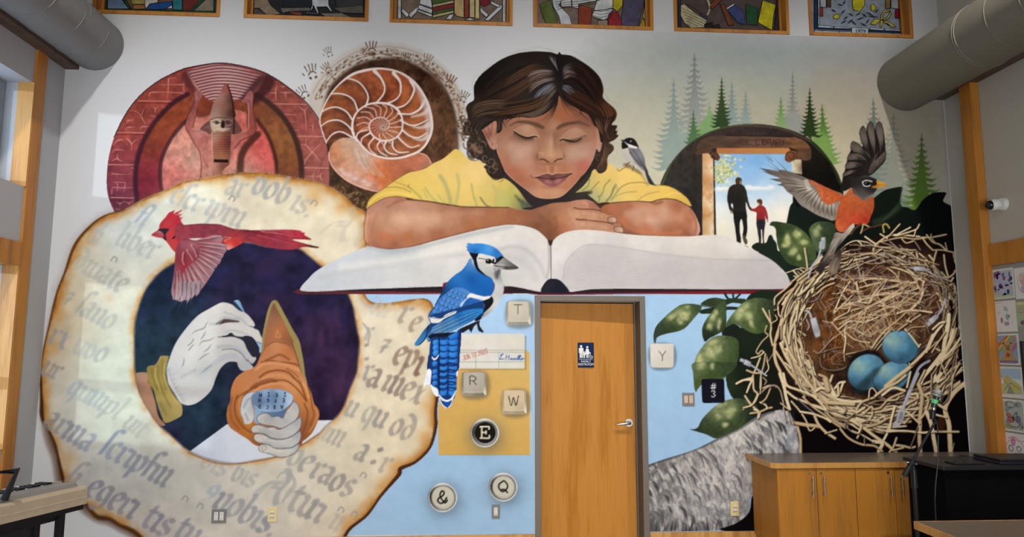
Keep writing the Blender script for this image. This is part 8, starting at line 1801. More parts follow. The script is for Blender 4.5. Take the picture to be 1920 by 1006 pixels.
sh=fill([(560,95),(620,110),(720,160),(850,220),(960,275),(970,300),(930,340),(880,350),(830,375),(770,375),(720,330),(690,260),(650,190),(600,140)],[(620,130,'a55a40'),(750,220,'ad5230'),(880,300,'b0552e'),(780,340,'b35a34'),(940,290,'a24a28'),(700,250,'b0603e')],pid(RB,'breast'))
mottle(sh,.2,5,91)
for k in range(12):
 stroke([(560+k*4,100+k*9),(520+k*4,110+k*10)],8,'cfc6ba',op=.7)
by=fill([(1060,190),(1100,260),(1150,300),(1190,335),(1260,300),(1300,290),(1312,380),(1300,450),(1270,520),(1240,590),(1150,610),(1080,600),(1020,660),(960,690),(900,670),(875,610),(885,500),(910,400),(960,300),(1000,250)],[(1000,330,'ad5229'),(1100,380,'a85430'),(1250,380,'a04e2c'),(1280,330,'9a4c30'),(1150,500,'a8482a'),(1200,560,'a3301f'),(1100,570,'ad3f28'),(950,560,'b2502f'),(930,650,'b85a38'),(900,480,'a04a2a'),(1050,260,'a85a38')],pid(RB,'breast'))
mottle(by,.12,6,92)
hd_=fill([(930,200),(960,140),(1050,60),(1100,80),(1160,65),(1240,62),(1300,80),(1345,110),(1340,200),(1310,250),(1260,290),(1190,330),(1150,300),(1080,250),(1060,190),(1000,220),(950,230)],[(1200,90,'2b2724'),(1120,130,'262220'),(1250,220,'231f1e'),(1000,150,'1a1715'),(1150,250,'4a4644'),(1230,270,'5a5654'),(1320,150,'1c1816')],pid(RB,'head'))
stroke([(1080,200),(1120,270),(1200,310),(1290,260)],16,'77726e',op=.45,soft=10,clip=hd_)
fill(circ(1225,140,32,30),'100d0c',pid(RB,'eye'))
for q in ([(1180,125),(1220,108),(1285,120)],[(1180,130),(1195,165),(1235,175),(1265,165)]):
 stroke(q,12,'c2beb8',pid(RB,'head'))
fill(circ(1218,135,7,6),'b5c0c4')
fill([(1335,105),(1400,125),(1440,145),(1465,165),(1440,180),(1380,185),(1320,195),(1280,180),(1340,155)],[(1400,150,'bf8a34'),(1330,180,'a8702a'),(1440,170,'b0803c')],pid(RB,'beak'))
stroke([(1285,178),(1360,158),(1455,165)],5,'6b4a1c')
fill([(1020,640),(1070,590),(1090,600),(1080,680),(1020,720),(960,790),(900,860),(850,940),(780,1000),(700,1020),(760,930),(830,800),(870,700),(900,690),(960,700)],[(1050,640,'b5aea2'),(980,740,'8a8078'),(900,800,'4a423d'),(850,900,'3a332f'),(800,960,'2b2523'),(950,710,'9a9086')],pid(RB,'tail'))
K(1380,420)
fill([(1080,180),(1180,130),(1130,250),(1100,340),(1020,450),(960,560),(920,540),(900,500),(980,380),(1040,280)],[(1100,200,'8a8078'),(1050,330,'5c524c'),(960,480,'2c2523')],pid(RB,'tail'))
fill([(1110,330),(1170,280),(1180,380),(1150,500),(1100,560),(1050,540),(1040,480)],[(1120,400,'5f5248'),(1080,520,'7a6a58'),(1160,330,'2e2822')],pid(RB,'tail'))
for q in ([(1160,150),(1100,240),(1040,340)],[(1120,210),(1060,300),(980,420)],[(1090,320),(1040,350),(1060,310)],[(1130,380),(1090,460),(1080,530)]):
 stroke(q,8,'a89c8e',op=.5,soft=5)
K(1420,320)
lgp=pid(RB,'leg')
stroke([(1050,710),(1090,650),(1160,600)],26,'4f3220',lgp); stroke([(1160,690),(1250,640),(1390,605)],18,'4f2f24',lgp)
stroke([(1160,700),(1180,640),(1190,600),(1250,625)],16,'b29a6a',lgp); stroke([(1420,690),(1410,610),(1450,600),(1480,640)],20,'a58c48',lgp)
# tiles painted beside the leaves
K(1180,540)
fill([(238,640),(500,640),(502,890),(250,898)],'3f4a54',None,op=.5,soft=8)
i=pid('painted_tablet_key','key_y')
fill([(234,645),(240,628),(256,622),(478,622),(494,630),(498,648),(498,862),(490,884),(470,890),(262,890),(244,884),(238,866)],[(260,640,'cfc8be'),(450,860,'c6beb3')],i)
stroke([(240,870),(262,891),(470,891),(497,865),(499,650)],6,'8d877e',op=.8)
cap('Y',330,704,122,110,7,'3c3a38')
K(1200,680)
i=pid('painted_tablet_key','key_number_three')
fill([(688,200),(695,184),(712,178),(925,178),(942,186),(944,205),(950,425),(944,440),(928,446),(718,448),(702,440),(697,420)],'14141d',i)
cap('#',800,228,68,72,9,'d2d0cc'); cap('3',800,312,76,70,9,'d2d0cc')
K(1220,230)
x=860
for c in 'PUBLIC':
 cap(c,x,190,60,56,7,'33221a',.75 if c in 'LIC' else .3); x += 50 if c != 'I' else 34
x=1185
for c in 'LIBRARY':
 cap(c,x,188,62,58,8,'2e1d15',.9); x += 49 if c != 'I' else 32
K1()

# ---------------------------------------------------------------- the mural: a flat painted skin on the wall, cut along the edges of its motifs
WASH = pid('painted_wash', None)
MLAB = {'painted_tablet': 'dark red stone disc with wedge writing and a bearded figure holding up a basket','painted_cave_wall': 'brown cave wall disc with handprints round its rim','painted_nautilus': 'orange nautilus shell cut open to show its chambers','painted_forest': 'rows of grey and green spruces','painted_library': 'dark arch with a library doorway, a man and a boy walking away',
  'painted_parchment': 'ring of scorched cream parchment with blackletter writing','painted_night': 'dark purple night seen through the parchment ring','painted_scribe': 'white writing hand, orange cloth and a hand holding a lettered seal','painted_cardinal': 'red cardinal flying with its wing down','painted_child': 'dark-haired child in a yellow shirt reading with folded arms','painted_book': 'large open book with white pages and a red cover',
  'painted_chickadee': 'small chickadee perched on a shoulder','painted_blue_jay': 'blue jay with a long barred tail','painted_blue_panel': 'plain light blue panel either side of the door','painted_card_pocket': 'yellow card pocket with a stamped date card','painted_computer_key': 'cream computer keys T, R and W','painted_typewriter_key': 'round chrome-rimmed typewriter keys E, ampersand and Q',
  'painted_foliage': 'dark and variegated green leaves','painted_birch_log': 'grey and white birch log','painted_nest': 'straw nest with three blue eggs and grey cables','painted_robin': 'robin with orange breast landing on the nest','painted_tablet_key': 'flat square keys Y and number 3','painted_sky': 'pale misty sky fading to beige','painted_wash': 'faint soft shading round the motifs'}
base_c = np.array(WALLC)
soft = (PID == 0) & (np.abs(CV - base_c).max(2) > .012)
PID[soft] = WASH
HG = .0066
nx, nz = int((XR - .003 - XL - .002) / HG), int((ZW0 - .004 - .101) / HG)
gx = XL + .002 + np.arange(nx + 1) * HG
gz = .101 + np.arange(nz + 1) * HG
X, Z = np.meshgrid(gx, gz)
U, V = photo_uv(X, Z)


def sample(A, U, V):
 u = np.clip(U - .5,0, CW - 1.001); v = np.clip(V - .5,0, CH - 1.001)
 i, j = u.astype(int), v.astype(int); fu, fv = (u - i)[..., None],(v - j)[..., None]
 return (A[j, i] * (1 - fu) + A[j, i + 1] * fu) * (1 - fv) + (A[j + 1, i] * (1 - fu) + A[j + 1, i + 1] * fu) * fv


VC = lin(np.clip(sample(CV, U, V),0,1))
Xc, Zc = (X[:-1, :-1] + X[1:, 1:]) / 2,(Z[:-1, :-1] + Z[1:, 1:]) / 2
Uc, Vc = photo_uv(Xc, Zc)
CI = PID[np.clip(Vc, 0, CH - 1).astype(int), np.clip(Uc, 0, CW - 1).astype(int)].copy()
CI[(Xc > DX0 - .052) & (Xc < DX1 + .052) & (Zc < DZ + .05)] = 0
CI[Vc > CH - 2] = 0
pm = bpy.data.materials.new('mural_paint'); pm.use_nodes = True
t = pm.node_tree; b = t.nodes['Principled BSDF']
b.inputs['Roughness'].default_value = .35; b.inputs['Specular IOR Level'].default_value = .01
at = t.nodes.new('ShaderNodeAttribute'); at.attribute_name = 'paint'
tc = t.nodes.new('ShaderNodeTexCoord'); n1 = t.nodes.new('ShaderNodeTexNoise'); n1.inputs['Scale'].default_value = 9; n1.inputs['Detail'].default_value = 8; n1.inputs['Roughness'].default_value = .7
t.links.new(tc.outputs['Object'], n1.inputs[0])
mr = t.nodes.new('ShaderNodeMapRange'); mr.inputs[1].default_value = .3; mr.inputs[2].default_value = .7; mr.inputs[3].default_value = .93; mr.inputs[4].default_value = 1.05
t.links.new(n1.outputs[0], mr.inputs[0])
mu = t.nodes.new('ShaderNodeVectorMath'); mu.operation = 'SCALE'; t.links.new(at.outputs['Color'], mu.inputs[0]); t.links.new(mr.outputs[0], mu.inputs['Scale'])
t.links.new(mu.outputs[0], b.inputs['Base Color'])
n2 = t.nodes.new('ShaderNodeTexNoise'); n2.inputs['Scale'].default_value = 160; t.links.new(tc.outputs['Object'], n2.inputs[0])
bp = t.nodes.new('ShaderNodeBump'); bp.inputs['Strength'].default_value = .06; bp.inputs['Distance'].default_value = .003; t.links.new(n2.outputs[0], bp.inputs['Height']); t.links.new(bp.outputs[0], b.inputs['Normal'])
MUR = thing('mural','hand-painted mural of a reading child, birds, nest and parchment covering the end wall','mural',(.45, YW - .0015,1.0))
PAR = {}
subs = {p[0] for p in PARTS[1:] if p[1]}
cells = np.argsort(CI.ravel(), kind='stable'); cid = CI.ravel()[cells]
for i in range(1, len(PARTS)):
 part, sub = PARTS[i]
 a, b_ = np.searchsorted(cid, i), np.searchsorted(cid, i, 'right')
 if b_ - a < 4:
  continue
 r, c = np.divmod(cells[a:b_], nx)
 q = np.stack([r * (nx + 1) + c, r * (nx + 1) + c + 1,(r + 1) * (nx + 1) + c + 1,(r + 1) * (nx + 1) + c],1).ravel()
 uq, inv = np.unique(q, return_inverse=True)
 name = (sub or part).rstrip('.')
 me = bpy.data.meshes.new(name)
 me.vertices.add(len(uq)); co = np.empty((len(uq),3), np.float32)
 co[:, 0] = X.ravel()[uq]; co[:, 1] = YW - .0015; co[:, 2] = Z.ravel()[uq]
 me.vertices.foreach_set('co', co.ravel())
 nq = b_ - a
 me.loops.add(nq * 4); me.polygons.add(nq)
 me.loops.foreach_set('vertex_index', inv.ravel().astype(np.int32))
 me.polygons.foreach_set('loop_start', np.arange(0, nq * 4,4, dtype=np.int32))
 me.update(calc_edges=True)
 ca = me.color_attributes.new('paint','FLOAT_COLOR','POINT')
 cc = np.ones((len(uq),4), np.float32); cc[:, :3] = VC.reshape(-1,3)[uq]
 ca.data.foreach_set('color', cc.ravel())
 if part in subs:
  if part not in PAR:
   e = bpy.data.objects.new(part, None); COL.objects.link(e); e.parent = MUR; e.matrix_parent_inverse = Matrix.Translation(-Vector(MUR.location)); e['label'] = MLAB[part]; PAR[part] = e
  if sub is None:
   name = {'painted_parchment': 'parchment_sheet'}.get(part, part + '_ground')
  o = link(name, me, PAR[part], pm)
  if name in ('blackletter_writing','twigs','blossom_tree'): o['kind'] = 'stuff'
 else:
  o = link(name, me, MUR, pm)
  if part == 'painted_wash': o['kind'] = 'stuff'
  o['label'] = MLAB.get(part, part.replace('_',' '))

# ---------------------------------------------------------------- wall plates
ivory = mat('ivory_plastic','cdb986',.35, var=.02); grey_pl = mat('grey_plate','6f6c68',.4, var=.02); slotm = mat('slot_dark','3a3632',.5)
pale = mat('pale_device','c9c4bb',.35, var=.02); tanp = mat('tan_device','c2a78c',.4, var=.02)


def plate(name, label, cat, x, z, w_, h_, pm_, dm, kind, group=None):
 t_ = thing(name, label, cat, (x, YW, z), group)
 y = YW - .0016
 G().box(x - w_ / 2, x + w_ / 2, y - .007, y, z - h_ / 2, z + h_ / 2,.0025).make('cover_plate', pm_, t_)
 n = 2 if w_ > .09 else 1
 for k in range(n):
  cx = x + (k - (n - 1) / 2) * .046
  if kind[k] == 'outlet':
   g_ = G().box(cx - .0165, cx + .0165, y - .01, y - .006, z - .034, z + .034,.002); o = g_.make('receptacle', dm, t_)
   s_ = G()
   for dz in (-.019,.019):
    s_.box(cx - .007, cx - .005, y - .0106, y - .0098, z + dz - .004, z + dz + .005).box(cx + .005, cx + .007, y - .0106, y - .0098, z + dz - .004, z + dz + .005).rod((cx, y - .0098, z + dz - .009),(cx, y - .0106, z + dz - .009),.0024, n=10)
   s_.make('slots', slotm, o)
  elif kind[k] == 'rocker':
   G().prism([(cx - .0165, y - .006, z - .033),(cx + .0165, y - .006, z - .033),(cx + .0165, y - .006, z + .033),(cx - .0165, y - .006, z + .033)],(0,-.003,0)).box(cx - .014, cx + .014, y - .013, y - .008, z - .03, z + .002,.002).make('rocker', dm, t_)
  else:                                       # two stacked louvre-like rockers seen from below
   for dz in (-.017,.017):
    G().prism([(cx - .015, y - .006, z + dz - .012),(cx - .015, y - .02, z + dz + .004),(cx - .015, y - .016, z + dz + .012),(cx - .015, y - .006, z + dz + .012)],(.03,0,0)).make('rocker', pale, t_)
 return t_


plate('switch_plate','grey double switch plate low on the mural parchment, left of the ivory one','switch',-2.096,.282,.121,.113, grey_pl, pale, ('outlet','outlet'))
plate('data_plate','ivory wall plate with two jacks low on the mural parchment','wall plate',-1.655,.29,.076,.121, ivory, pale, ('jack',))
plate('power_outlet','grey power outlet under the painted Q key','outlet',.237,.292,.07,.117, grey_pl, pale, ('outlet',))
plate('light_switch','grey double light switch beside the painted black key','switch',1.957,1.24,.112,.117, grey_pl, tanp, ('rocker','outlet'))
plate('data_plate','ivory wall plate with two jacks on the painted birch log','wall plate',2.345,.292,.076,.124, ivory, pale, ('jack',))
# ---------------------------------------------------------------- round ducts
ductm = mat('grey_duct_paint','7e7f80',.55, bump=.06, bscale=90, var=.03, spec=.3)
ductr = mat('taupe_duct_paint','736e62',.55, bump=.06, bscale=90, var=.03, spec=.3)


def duct(label, x, z, r, m_, rings, dy):
 t_ = thing('ventilation_duct', label, 'duct',(x, 2, z))
 g_ = G(); g_.rod((x, -3.1, z),(x, YW - .004, z), r, n=64); g_.make('duct_pipe', m_, t_, True)
 for y, big in rings:
  k = G(); n = 64
  for s_ in ((-.012,.012) if big else (0,)):
   a = []
   for q in range(n + 1):
    tt = 2 * PI * q / n
    a.append((x + (r + .001) * math.cos(tt), y + s_ + dy * q / n, z + (r + .001) * math.sin(tt)))
   k.tube(a, .0045 if big else .0028,6)
  k.make('band' if big else 'seam', m_, t_, True)
 return t_


duct('round grey ventilation duct high along the left window wall',-3.385,4.395,.238, ductm, [(5.55,0),(5.2,0),(4.85,0),(4.5,0),(4.1,0)],.28)
duct('round taupe ventilation duct high along the right wall',4.165,4.235,.272, ductr, [(5.06,1),(4.72,0),(4.4,0),(4.05,1)],.0)
# ---------------------------------------------------------------- security camera
sc = thing('security_camera','white dome security camera with black lens on the right wall','camera',(XR, 5.5,2.93))
G().rod((XR - .001,5.475,2.925),(XR - .035,5.475,2.925),.056,.05, n=32).make('mount', whp, sc, True)
G().ball((XR - .062,5.5,2.925),.05, n=28).make('housing', whp, sc, True)
G().ball((XR - .094,5.506,2.922),.04, n=28).make('lens', mat('black_lens','101012',.08, spec=.6, var=.0), sc, True)
# ---------------------------------------------------------------- children's colouring pages on the pin-up panel
pap = mat('white_paper','d6d2ca',.8, var=.015)
XP = XR - .0065


def page(label, y0, y1, z0, z1, marks, m_=pap, tilt=0.0, ink='paper'):
 t_ = thing('coloring_page', label, 'drawing',(XP, (y0 + y1) / 2,(z0 + z1) / 2),'coloring pages pinned on the right wall panel')
 G().box(XP - .0012, XP, y1, y0, z0, z1).make('sheet', m_, t_)
 groups = {}
 for kind, c, a in marks:
  g_ = groups.setdefault(c, G())
  x = XP - .0016 - .0002 * len(groups)
  P = lambda u, v: (x, y0 + (y1 - y0) * u, z1 + (z0 - z1) * v)      # u from the post outwards, v downwards
  if kind == 'l':
   g_.tube([P(u, v) for u, v in a],.0016,5)
  elif kind == 'p':
   q = [g_.b.verts.new(P(u, v)) for u, v in a]; g_.b.faces.new(q)
  else:
   cx_, cy_, ru, rv = a
   q = [g_.b.verts.new(P(cx_ + ru * math.cos(k * .5236), cy_ + rv * math.sin(k * .5236))) for k in range(12)]; g_.b.faces.new(q)
 for c, g_ in groups.items():
  g_.make('crayon_colour', mat('crayon_' + c, c, .9, var=.1, bscale=500), t_)
 return t_


rp = random.Random(3)
def scrib(cols, n, r=.12, u=(.1,.9), v=(.1,.9)):
 return [('o', rp.choice(cols),(rp.uniform(*u), rp.uniform(*v), rp.uniform(.3,1) * r, rp.uniform(.3,1) * r)) for _ in range(n)]


def ring(cx_, cy_, ru, rv, n=14): return [(cx_ + ru * math.cos(k * 2 * PI / n), cy_ + rv * math.sin(k * 2 * PI / n)) for k in range(n + 1)]


PC = [(5.674,5.428,2.12,2.375),(5.677,5.431,1.838,2.1),(5.675,5.43,1.56,1.821),(5.676,5.424,1.286,1.545),(5.673,5.432,1.008,1.272),(5.674,5.44,.77,.993),(5.42,5.2,2.105,2.363),(5.427,5.2,1.88,2.083)]
page('dense purple and blue coloring page, topmost in the left column on the right wall', *PC[0],[('p','b3b6c8',[(.05,.06),(.95,.06),(.95,.95),(.05,.95)])] + scrib(['5c4f86','7a5f8c','8c4f68','3f4260','a5b0cc','c2b090'],40,.1) + [('p','b9c79a',[(.05,.88),(.95,.9),(.95,.96),(.05,.96)])])
page('coloring page of a small teal seahorse on white paper on the right wall', *PC[1],[('l','6f9a94',[(.46,.3),(.5,.22),(.58,.2),(.64,.27),(.6,.36),(.56,.45),(.6,.55),(.64,.64),(.58,.72),(.5,.7),(.5,.64)]),('o','8fb3a8',(.56,.28,.07,.05)),('o','8fb3a8',(.6,.52,.08,.1)),('o','a986a0',(.56,.74,.12,.06)),('o','b57f8c',(.35,.62,.06,.1)),('o','b57f8c',(.68,.5,.05,.05)),('o','c98f9a',(.52,.2,.06,.025)),('o','8c8f9c',(.22,.4,.02,.03)),('o','8c8f9c',(.3,.36,.02,.02)),('o','9a9aa6',(.8,.7,.02,.02)),('l','a5a09a',[(.06,.06),(.4,.05)])])
page('coloring page of a tan teddy bear before a rainbow on the right wall', *PC[2],[('p','8fa5c2',[(.08,.05),(.92,.05),(.92,.93),(.08,.93)]),('p','c95f4c',[(.1,.3),(.5,.05),(.6,.05),(.1,.42)]),('p','d6b054',[(.1,.42),(.6,.05),(.7,.05),(.1,.54)]),('p','7fa58c',[(.1,.54),(.7,.05),(.8,.05),(.1,.66)]),('p','b06a8c',[(.6,.5),(.92,.25),(.92,.4),(.6,.65)]),('o','b9925a',(.5,.66,.22,.2)),('o','c29a60',(.5,.4,.23,.17)),('o','b9925a',(.3,.27,.08,.07)),('o','b9925a',(.7,.27,.08,.07)),('o','8a6f5c',(.52,.46,.1,.09)),('o','3a2f2a',(.42,.37,.025,.02)),('o','3a2f2a',(.6,.37,.025,.02)),('o','a8503f',(.5,.68,.09,.07)),('o','b9925a',(.3,.82,.13,.09)),('o','b9925a',(.7,.82,.13,.09)),('o','c97f5c',(.8,.15,.08,.06)),('p','7d6a94',[(.12,.86),(.9,.86),(.9,.93),(.12,.93)])])
page('coloring page of a blue sky over yellow and green shapes on the right wall', *PC[3],[('p','a5bcd0',[(.06,.06),(.95,.06),(.95,.4),(.06,.34)]),('p','b9b98a',[(.06,.6),(.5,.35),(.95,.62),(.95,.86),(.06,.88)]),('o','c9b654',(.66,.66,.16,.14)),('o','bfae6a',(.36,.42,.14,.14)),('p','8f9482',[(.3,.88),(.45,.58),(.62,.86)]),('l','7d7a70',[(.1,.3),(.35,.55),(.5,.85)]),('l','7d7a70',[(.2,.75),(.5,.5),(.9,.7)])])
page('grey and green coloring page with red blotches on the right wall', *PC[4],[('p','b3b8b2',[(.06,.06),(.95,.06),(.95,.94),(.06,.94)])] + scrib(['8a9a8c','9aa89a','7d8a94','a5a89a'],20,.12) + [('o','b56a64',(.3,.5,.12,.08)),('o','b56a64',(.36,.64,.14,.09)),('o','6d7488',(.7,.6,.13,.12)),('o','8fa56f',(.3,.84,.2,.06)),('l','6f7a72', ring(.4,.15,.2,.1)),('l','b56a64', ring(.5,.72,.3,.12))])
page('pink coloring page with two outlined circles, lowest in the left column on the right wall', *PC[5],[('o','c985a8',(.42,.3,.11,.16)),('l','7a7684', ring(.3,.56,.11,.12)),('l','7a7684', ring(.3,.56,.08,.09)),('l','8a8694', ring(.66,.54,.11,.11)),('l','8a8694', ring(.66,.54,.08,.08)),('l','c985a8', ring(.5,.56,.42,.36)),('o','c24f5c',(.48,.72,.02,.025)),('l','c985a8',[(.2,.2),(.35,.12),(.55,.12),(.8,.25),(.95,.2)])])
page('faint pink coloring page in the right column beside the purple one', *PC[6],[('o','c9a5a8',(.4,.4,.16,.18)),('o','bfa5b0',(.45,.7,.2,.14)),('l','a5909a', ring(.4,.5,.25,.32)),('o','d0b8a0',(.36,.3,.1,.08))])
cc_ = page('green flyer page with red letters in the right column of the panel', *PC[7],[('p','a5b088',[(.0,.0),(1,.0),(1,1),(.0,1)]),('l','c23f34', ring(.2,.36,.1,.1)[1:12]),('l','c23f34', ring(.45,.36,.1,.1)),('l','c23f34', ring(.72,.36,.1,.1)),('o','6d5a6a',(.25,.86,.12,.1)),('p','d0c98f',[(.02,.02),(.98,.02),(.98,.14),(.02,.14)])])
# ---------------------------------------------------------------- base cabinets, worktop
lam = mat('brown_laminate','5c5047',.3, spec=.45, var=.05, bscale=300)
cabw = mat('cabinet_oak','a86e28',.42, spec=.15, kind='wood', col2='93622a')
edge = mat('oak_edging','b98646',.4, kind='wood', col2='a06c34')
ZC1 = .765
WT = thing('worktop','dark brown laminate worktop with oak edging along the mural wall','countertop',(3.4,5.8, ZC1))
g = G(); g.prism([(2.47, YW - .002, ZC1 - .034),(2.47,5.6, ZC1 - .034),(2.5,5.572, ZC1 - .034),(3.83,5.572, ZC1 - .034),(3.87,5.53, ZC1 - .034),(3.87,5.3, ZC1 - .034),(XR - .009,5.3, ZC1 - .034),(XR - .009,5.65, ZC1 - .034),(4.47,5.65, ZC1 - .034),(4.47,5.8, ZC1 - .034),(XR - .002,5.8, ZC1 - .034),(XR - .002, YW - .002, ZC1 - .034)],(0,0,.034)); g.make('laminate_top', lam, WT)
g = G()
for a, b in (((2.464, YW - .002),(2.464,5.597)),((2.464,5.597),(2.498,5.566)),((2.498,5.566),(3.828,5.566)),((3.828,5.566),(3.864,5.528)),((3.864,5.528),(3.864,5.3))):
 d = (Vector(b) - Vector(a)).normalized(); nn = Vector((d.y, -d.x)) if a[0] != b[0] else Vector((-1,0))
 g.prism([(a[0], a[1], ZC1 - .042),(b[0], b[1], ZC1 - .042),(b[0], b[1], ZC1 + .001),(a[0], a[1], ZC1 + .001)],(nn.x * -.006 if nn.x else 0,.006 if nn.y else 0,0) if a[0] != b[0] else (.006,0,0))
g.make('edging', edge, WT)
G().rod((4.32,5.86, ZC1),(4.32,5.86, ZC1 + .004),.04, n=28).make('grommet', mat('dark_grommet','2a2523',.5), WT)
cx0 = [2.508,2.84,3.168,3.502,3.846]
YF = 5.6
for k, (a, b, lab) in enumerate(((0,2,'oak base cabinet at the left end of the worktop, beside the birch log'),(2,4,'oak base cabinet at the right, behind the microphone stand'))):
 cb = thing('base_cabinet', lab, 'cabinet',((cx0[a] + cx0[b]) / 2,5.85,0),'oak base cabinets under the worktop')
 x0, x1 = cx0[a], cx0[b]
 gb = G().box(x0, x1, YF, YW - .022,.09, ZC1 - .036).box(x0 + .02, x1 - .02, YF + .06, YW - .022,0,.09)
 gb.make('carcass', cabw, cb)
 for j in range(a, b):
  d = G().box(cx0[j] + .0025, cx0[j + 1] - .0025, YF - .02, YF - .001,.1, ZC1 - .05,.0015).make('door', cabw, cb)
  hx = cx0[j + 1] - .045 if j % 2 == 0 else cx0[j] + .05
  h = G().rod((hx, YF - .05,.5),(hx, YF - .05,.665),.0062, n=14)
  for z in (.53,.635): h.rod((hx, YF - .02, z),(hx, YF - .05, z),.0045, n=10)
  h.make('handle', steel, d, True)
  if j != 3:
   G().rod((hx - .012, YF - .0195,.683),(hx - .012, YF - .026,.683),.0095, n=18).make('lock', steel, d, True)
# ---------------------------------------------------------------- black covered equipment table at the end of the worktop
blk = mat('black_cloth','07080a',.9, bump=.1, bscale=300, var=.1, spec=.05)
blp = mat('black_plastic','15161a',.4, var=.02)
bt = thing('equipment_cart','black cloth-covered equipment cart standing at the right end of the worktop','cart',(3.95,5.0,0))
G().box(3.362,4.46,4.78,5.24,.835,.862,.005).make('cart_top', blp, bt)
g = G(); n = 70
tp, bo = [],[]
for k in range(n + 1):
 x = 3.385 + 1.06 * k / n
 tp.append((x, 4.81 + .002 * math.sin(k * .7),.835)); bo.append((x + .004 * math.sin(k),4.8 + .006 * math.sin(k * .7),.02))
for k in range(n):
 v = [g.b.verts.new(p) for p in (tp[k], tp[k + 1], bo[k + 1], bo[k])]; g.b.faces.new(v)
g.box(3.385,3.4,4.81,5.22,.02,.835).box(4.43,4.445,4.81,5.22,.02,.835)
g.make('cloth_skirt', blk, bt)
for x, y in ((3.43,4.85),(4.4,4.85),(3.43,5.19),(4.4,5.19)):
 G().rod((x, y, 0),(x, y, .835),.016, n=12).make('leg', blp, bt)
lp_ = thing('laptop','closed dark laptop lying on the black cart by the right wall','laptop',(4.05,5.0,.862))
G().box(3.84,4.24,4.84,5.12,.863,.882,.006).make('base', mat('dark_plum_plastic','231d2a',.35), lp_)
G().box(3.842,4.238,4.842,5.118,.883,.9,.005).make('lid', blp, lp_)
g = thing('audio_interface','small black box with knobs at the front edge of the black cart','audio box',(3.6,4.9,.862))
G().box(3.5,3.72,4.84,4.96,.863,.875,.003).make('case', blp, g)
for k in range(3): G().rod((3.53 + k * .07,4.88,.875),(3.53 + k * .07,4.88,.885),.009, n=14).make('knob', blp, g)
mo = thing('monitor','black monitor edge at the far right in front of the coloring pages','monitor',(4.3,4.8,.862))
G().box(4.035,4.53,4.785,4.815,.96,1.75,.006).make('screen_back', blp, mo)
G().box(4.26,4.34,4.79,4.81,.87,.97,.004).make('stand_neck', blp, mo); G().box(4.25,4.44,4.785,5.0,.863,.872,.003).make('stand_foot', blp, mo)
# ---------------------------------------------------------------- microphone, stand, cable
mm = mat('black_metal','17171a',.4,.3, var=.02)
PX, PY = 2.75,4.55
ms = thing('microphone_stand','black boom microphone stand in front of the oak cabinets','stand',(PX, PY, 0))
def at_(u, v, y): p = photo_pt(u, v, y); return Vector((p[0], y, p[1]))
top = at_(1712,868, PY)
PX = top.x
G().rod((PX, PY, .1),(PX, PY, at_(1713,912, PY).z),.0135, n=18).make('lower_tube', mm, ms, True)
G().rod((PX, PY, at_(1713,914, PY).z),(PX, PY, at_(1713,880, PY).z),.021,.018, n=20).rod((PX, PY, at_(1713,882, PY).z),(PX, PY, at_(1713,864, PY).z),.012, n=16).make('clutch', mm, ms, True)
G().ball((PX, PY, top.z),.02, n=18).make('pivot', mm, ms, True)
k = G().rod((PX + .005, PY - .03, top.z),(PX + .005, PY + .035, top.z),.006, n=12); k.ball((PX - .05, PY - .025, top.z + .01),.009,(1.6,1,.6)); k.make('wing_nut', steel, ms, True)
A, B = at_(1690,890, PY), at_(1750,786, PY)
A.y -= .03; B.y -= .03
A2 = A + (B - A) * .17
G().rod(A2, B, .0085, n=14).make('boom_arm', mm, ms, True)
G().rod(A, A2,.0185,.0165, n=18).make('counterweight', mm, ms, True)
for a in (90,210,330):
 t_ = math.radians(a)
 G().tube([(PX, PY, .2),(PX + .2 * math.cos(t_), PY + .2 * math.sin(t_),.07),(PX + .33 * math.cos(t_), PY + .33 * math.sin(t_),.012)],.009,8).make('leg', mm, ms, True)
G().rod((PX, PY, .08),(PX, PY, .22),.022, n=16).make('leg_collar', mm, ms, True)
mc = thing('microphone','silver-headed handheld microphone with green light clipped on the stand','microphone', tuple(B))
yb = PY - .03
m0, m1, m2_, m3, m4_ = at_(1749,779, yb), at_(1749,768, yb), at_(1752,755, yb), at_(1756,742, yb), at_(1760,731, yb)
G().rod(at_(1748,786, yb), at_(1749,772, yb),.0165,.0195, n=18).make('clip', mm, mc, True)
G().rod(m0, m1,.012,.0155, n=20).make('tail', mm, mc, True)
G().rod(m1, m1 + (m2_ - m1) * .3,.0165,.0165, n=20).make('switch_ring', mat('bright_chrome','e8dfc8',.15,1.0), mc, True)
G().rod(m1 + (m2_ - m1) * .3, m3,.0165,.021, n=24).make('body', mat('dark_green_body','1d2a22',.3), mc, True)
G().rod(m2_ + (m3 - m2_) * -.1, m2_ + (m3 - m2_) * .45,.0205,.0212, n=24).make('indicator_light', mat('green_indicator','4fa56a',.3), mc, True)
d = (m4_ - m3).normalized()
hg = G(); hg.rod(m3 - d * .004, m3 + d * .006,.027,.027, n=28); hg.ball(m3 + d * .022,.029, n=28); hg.rod(m3 + d * .018, m3 + d * .024,.0305,.0305, n=28)
hg.make('grille', mat('silver_mesh','9a9a98',.35,.8, bump=.6, bscale=900), mc, True)
cbl = G()
yc = yb - .075
cp = [at_(1749,782, yb)] + [at_(u, v, yc) for u, v in ((1757,792),(1759,815),(1759,850),(1757,880),(1754,910),(1753,940),(1755,975),(1754,1040))]
pts = []
for i in range(len(cp) - 1):
 for s_ in range(4): pts.append(cp[i].lerp(cp[i + 1], s_ / 4))
cbl.tube(pts + [cp[-1]],.0042,8)
o = cbl.make('microphone_cable', mm, None, True); o['label'] = 'thin black cable hanging from the microphone in front of the cabinet'; o['category'] = 'cable'
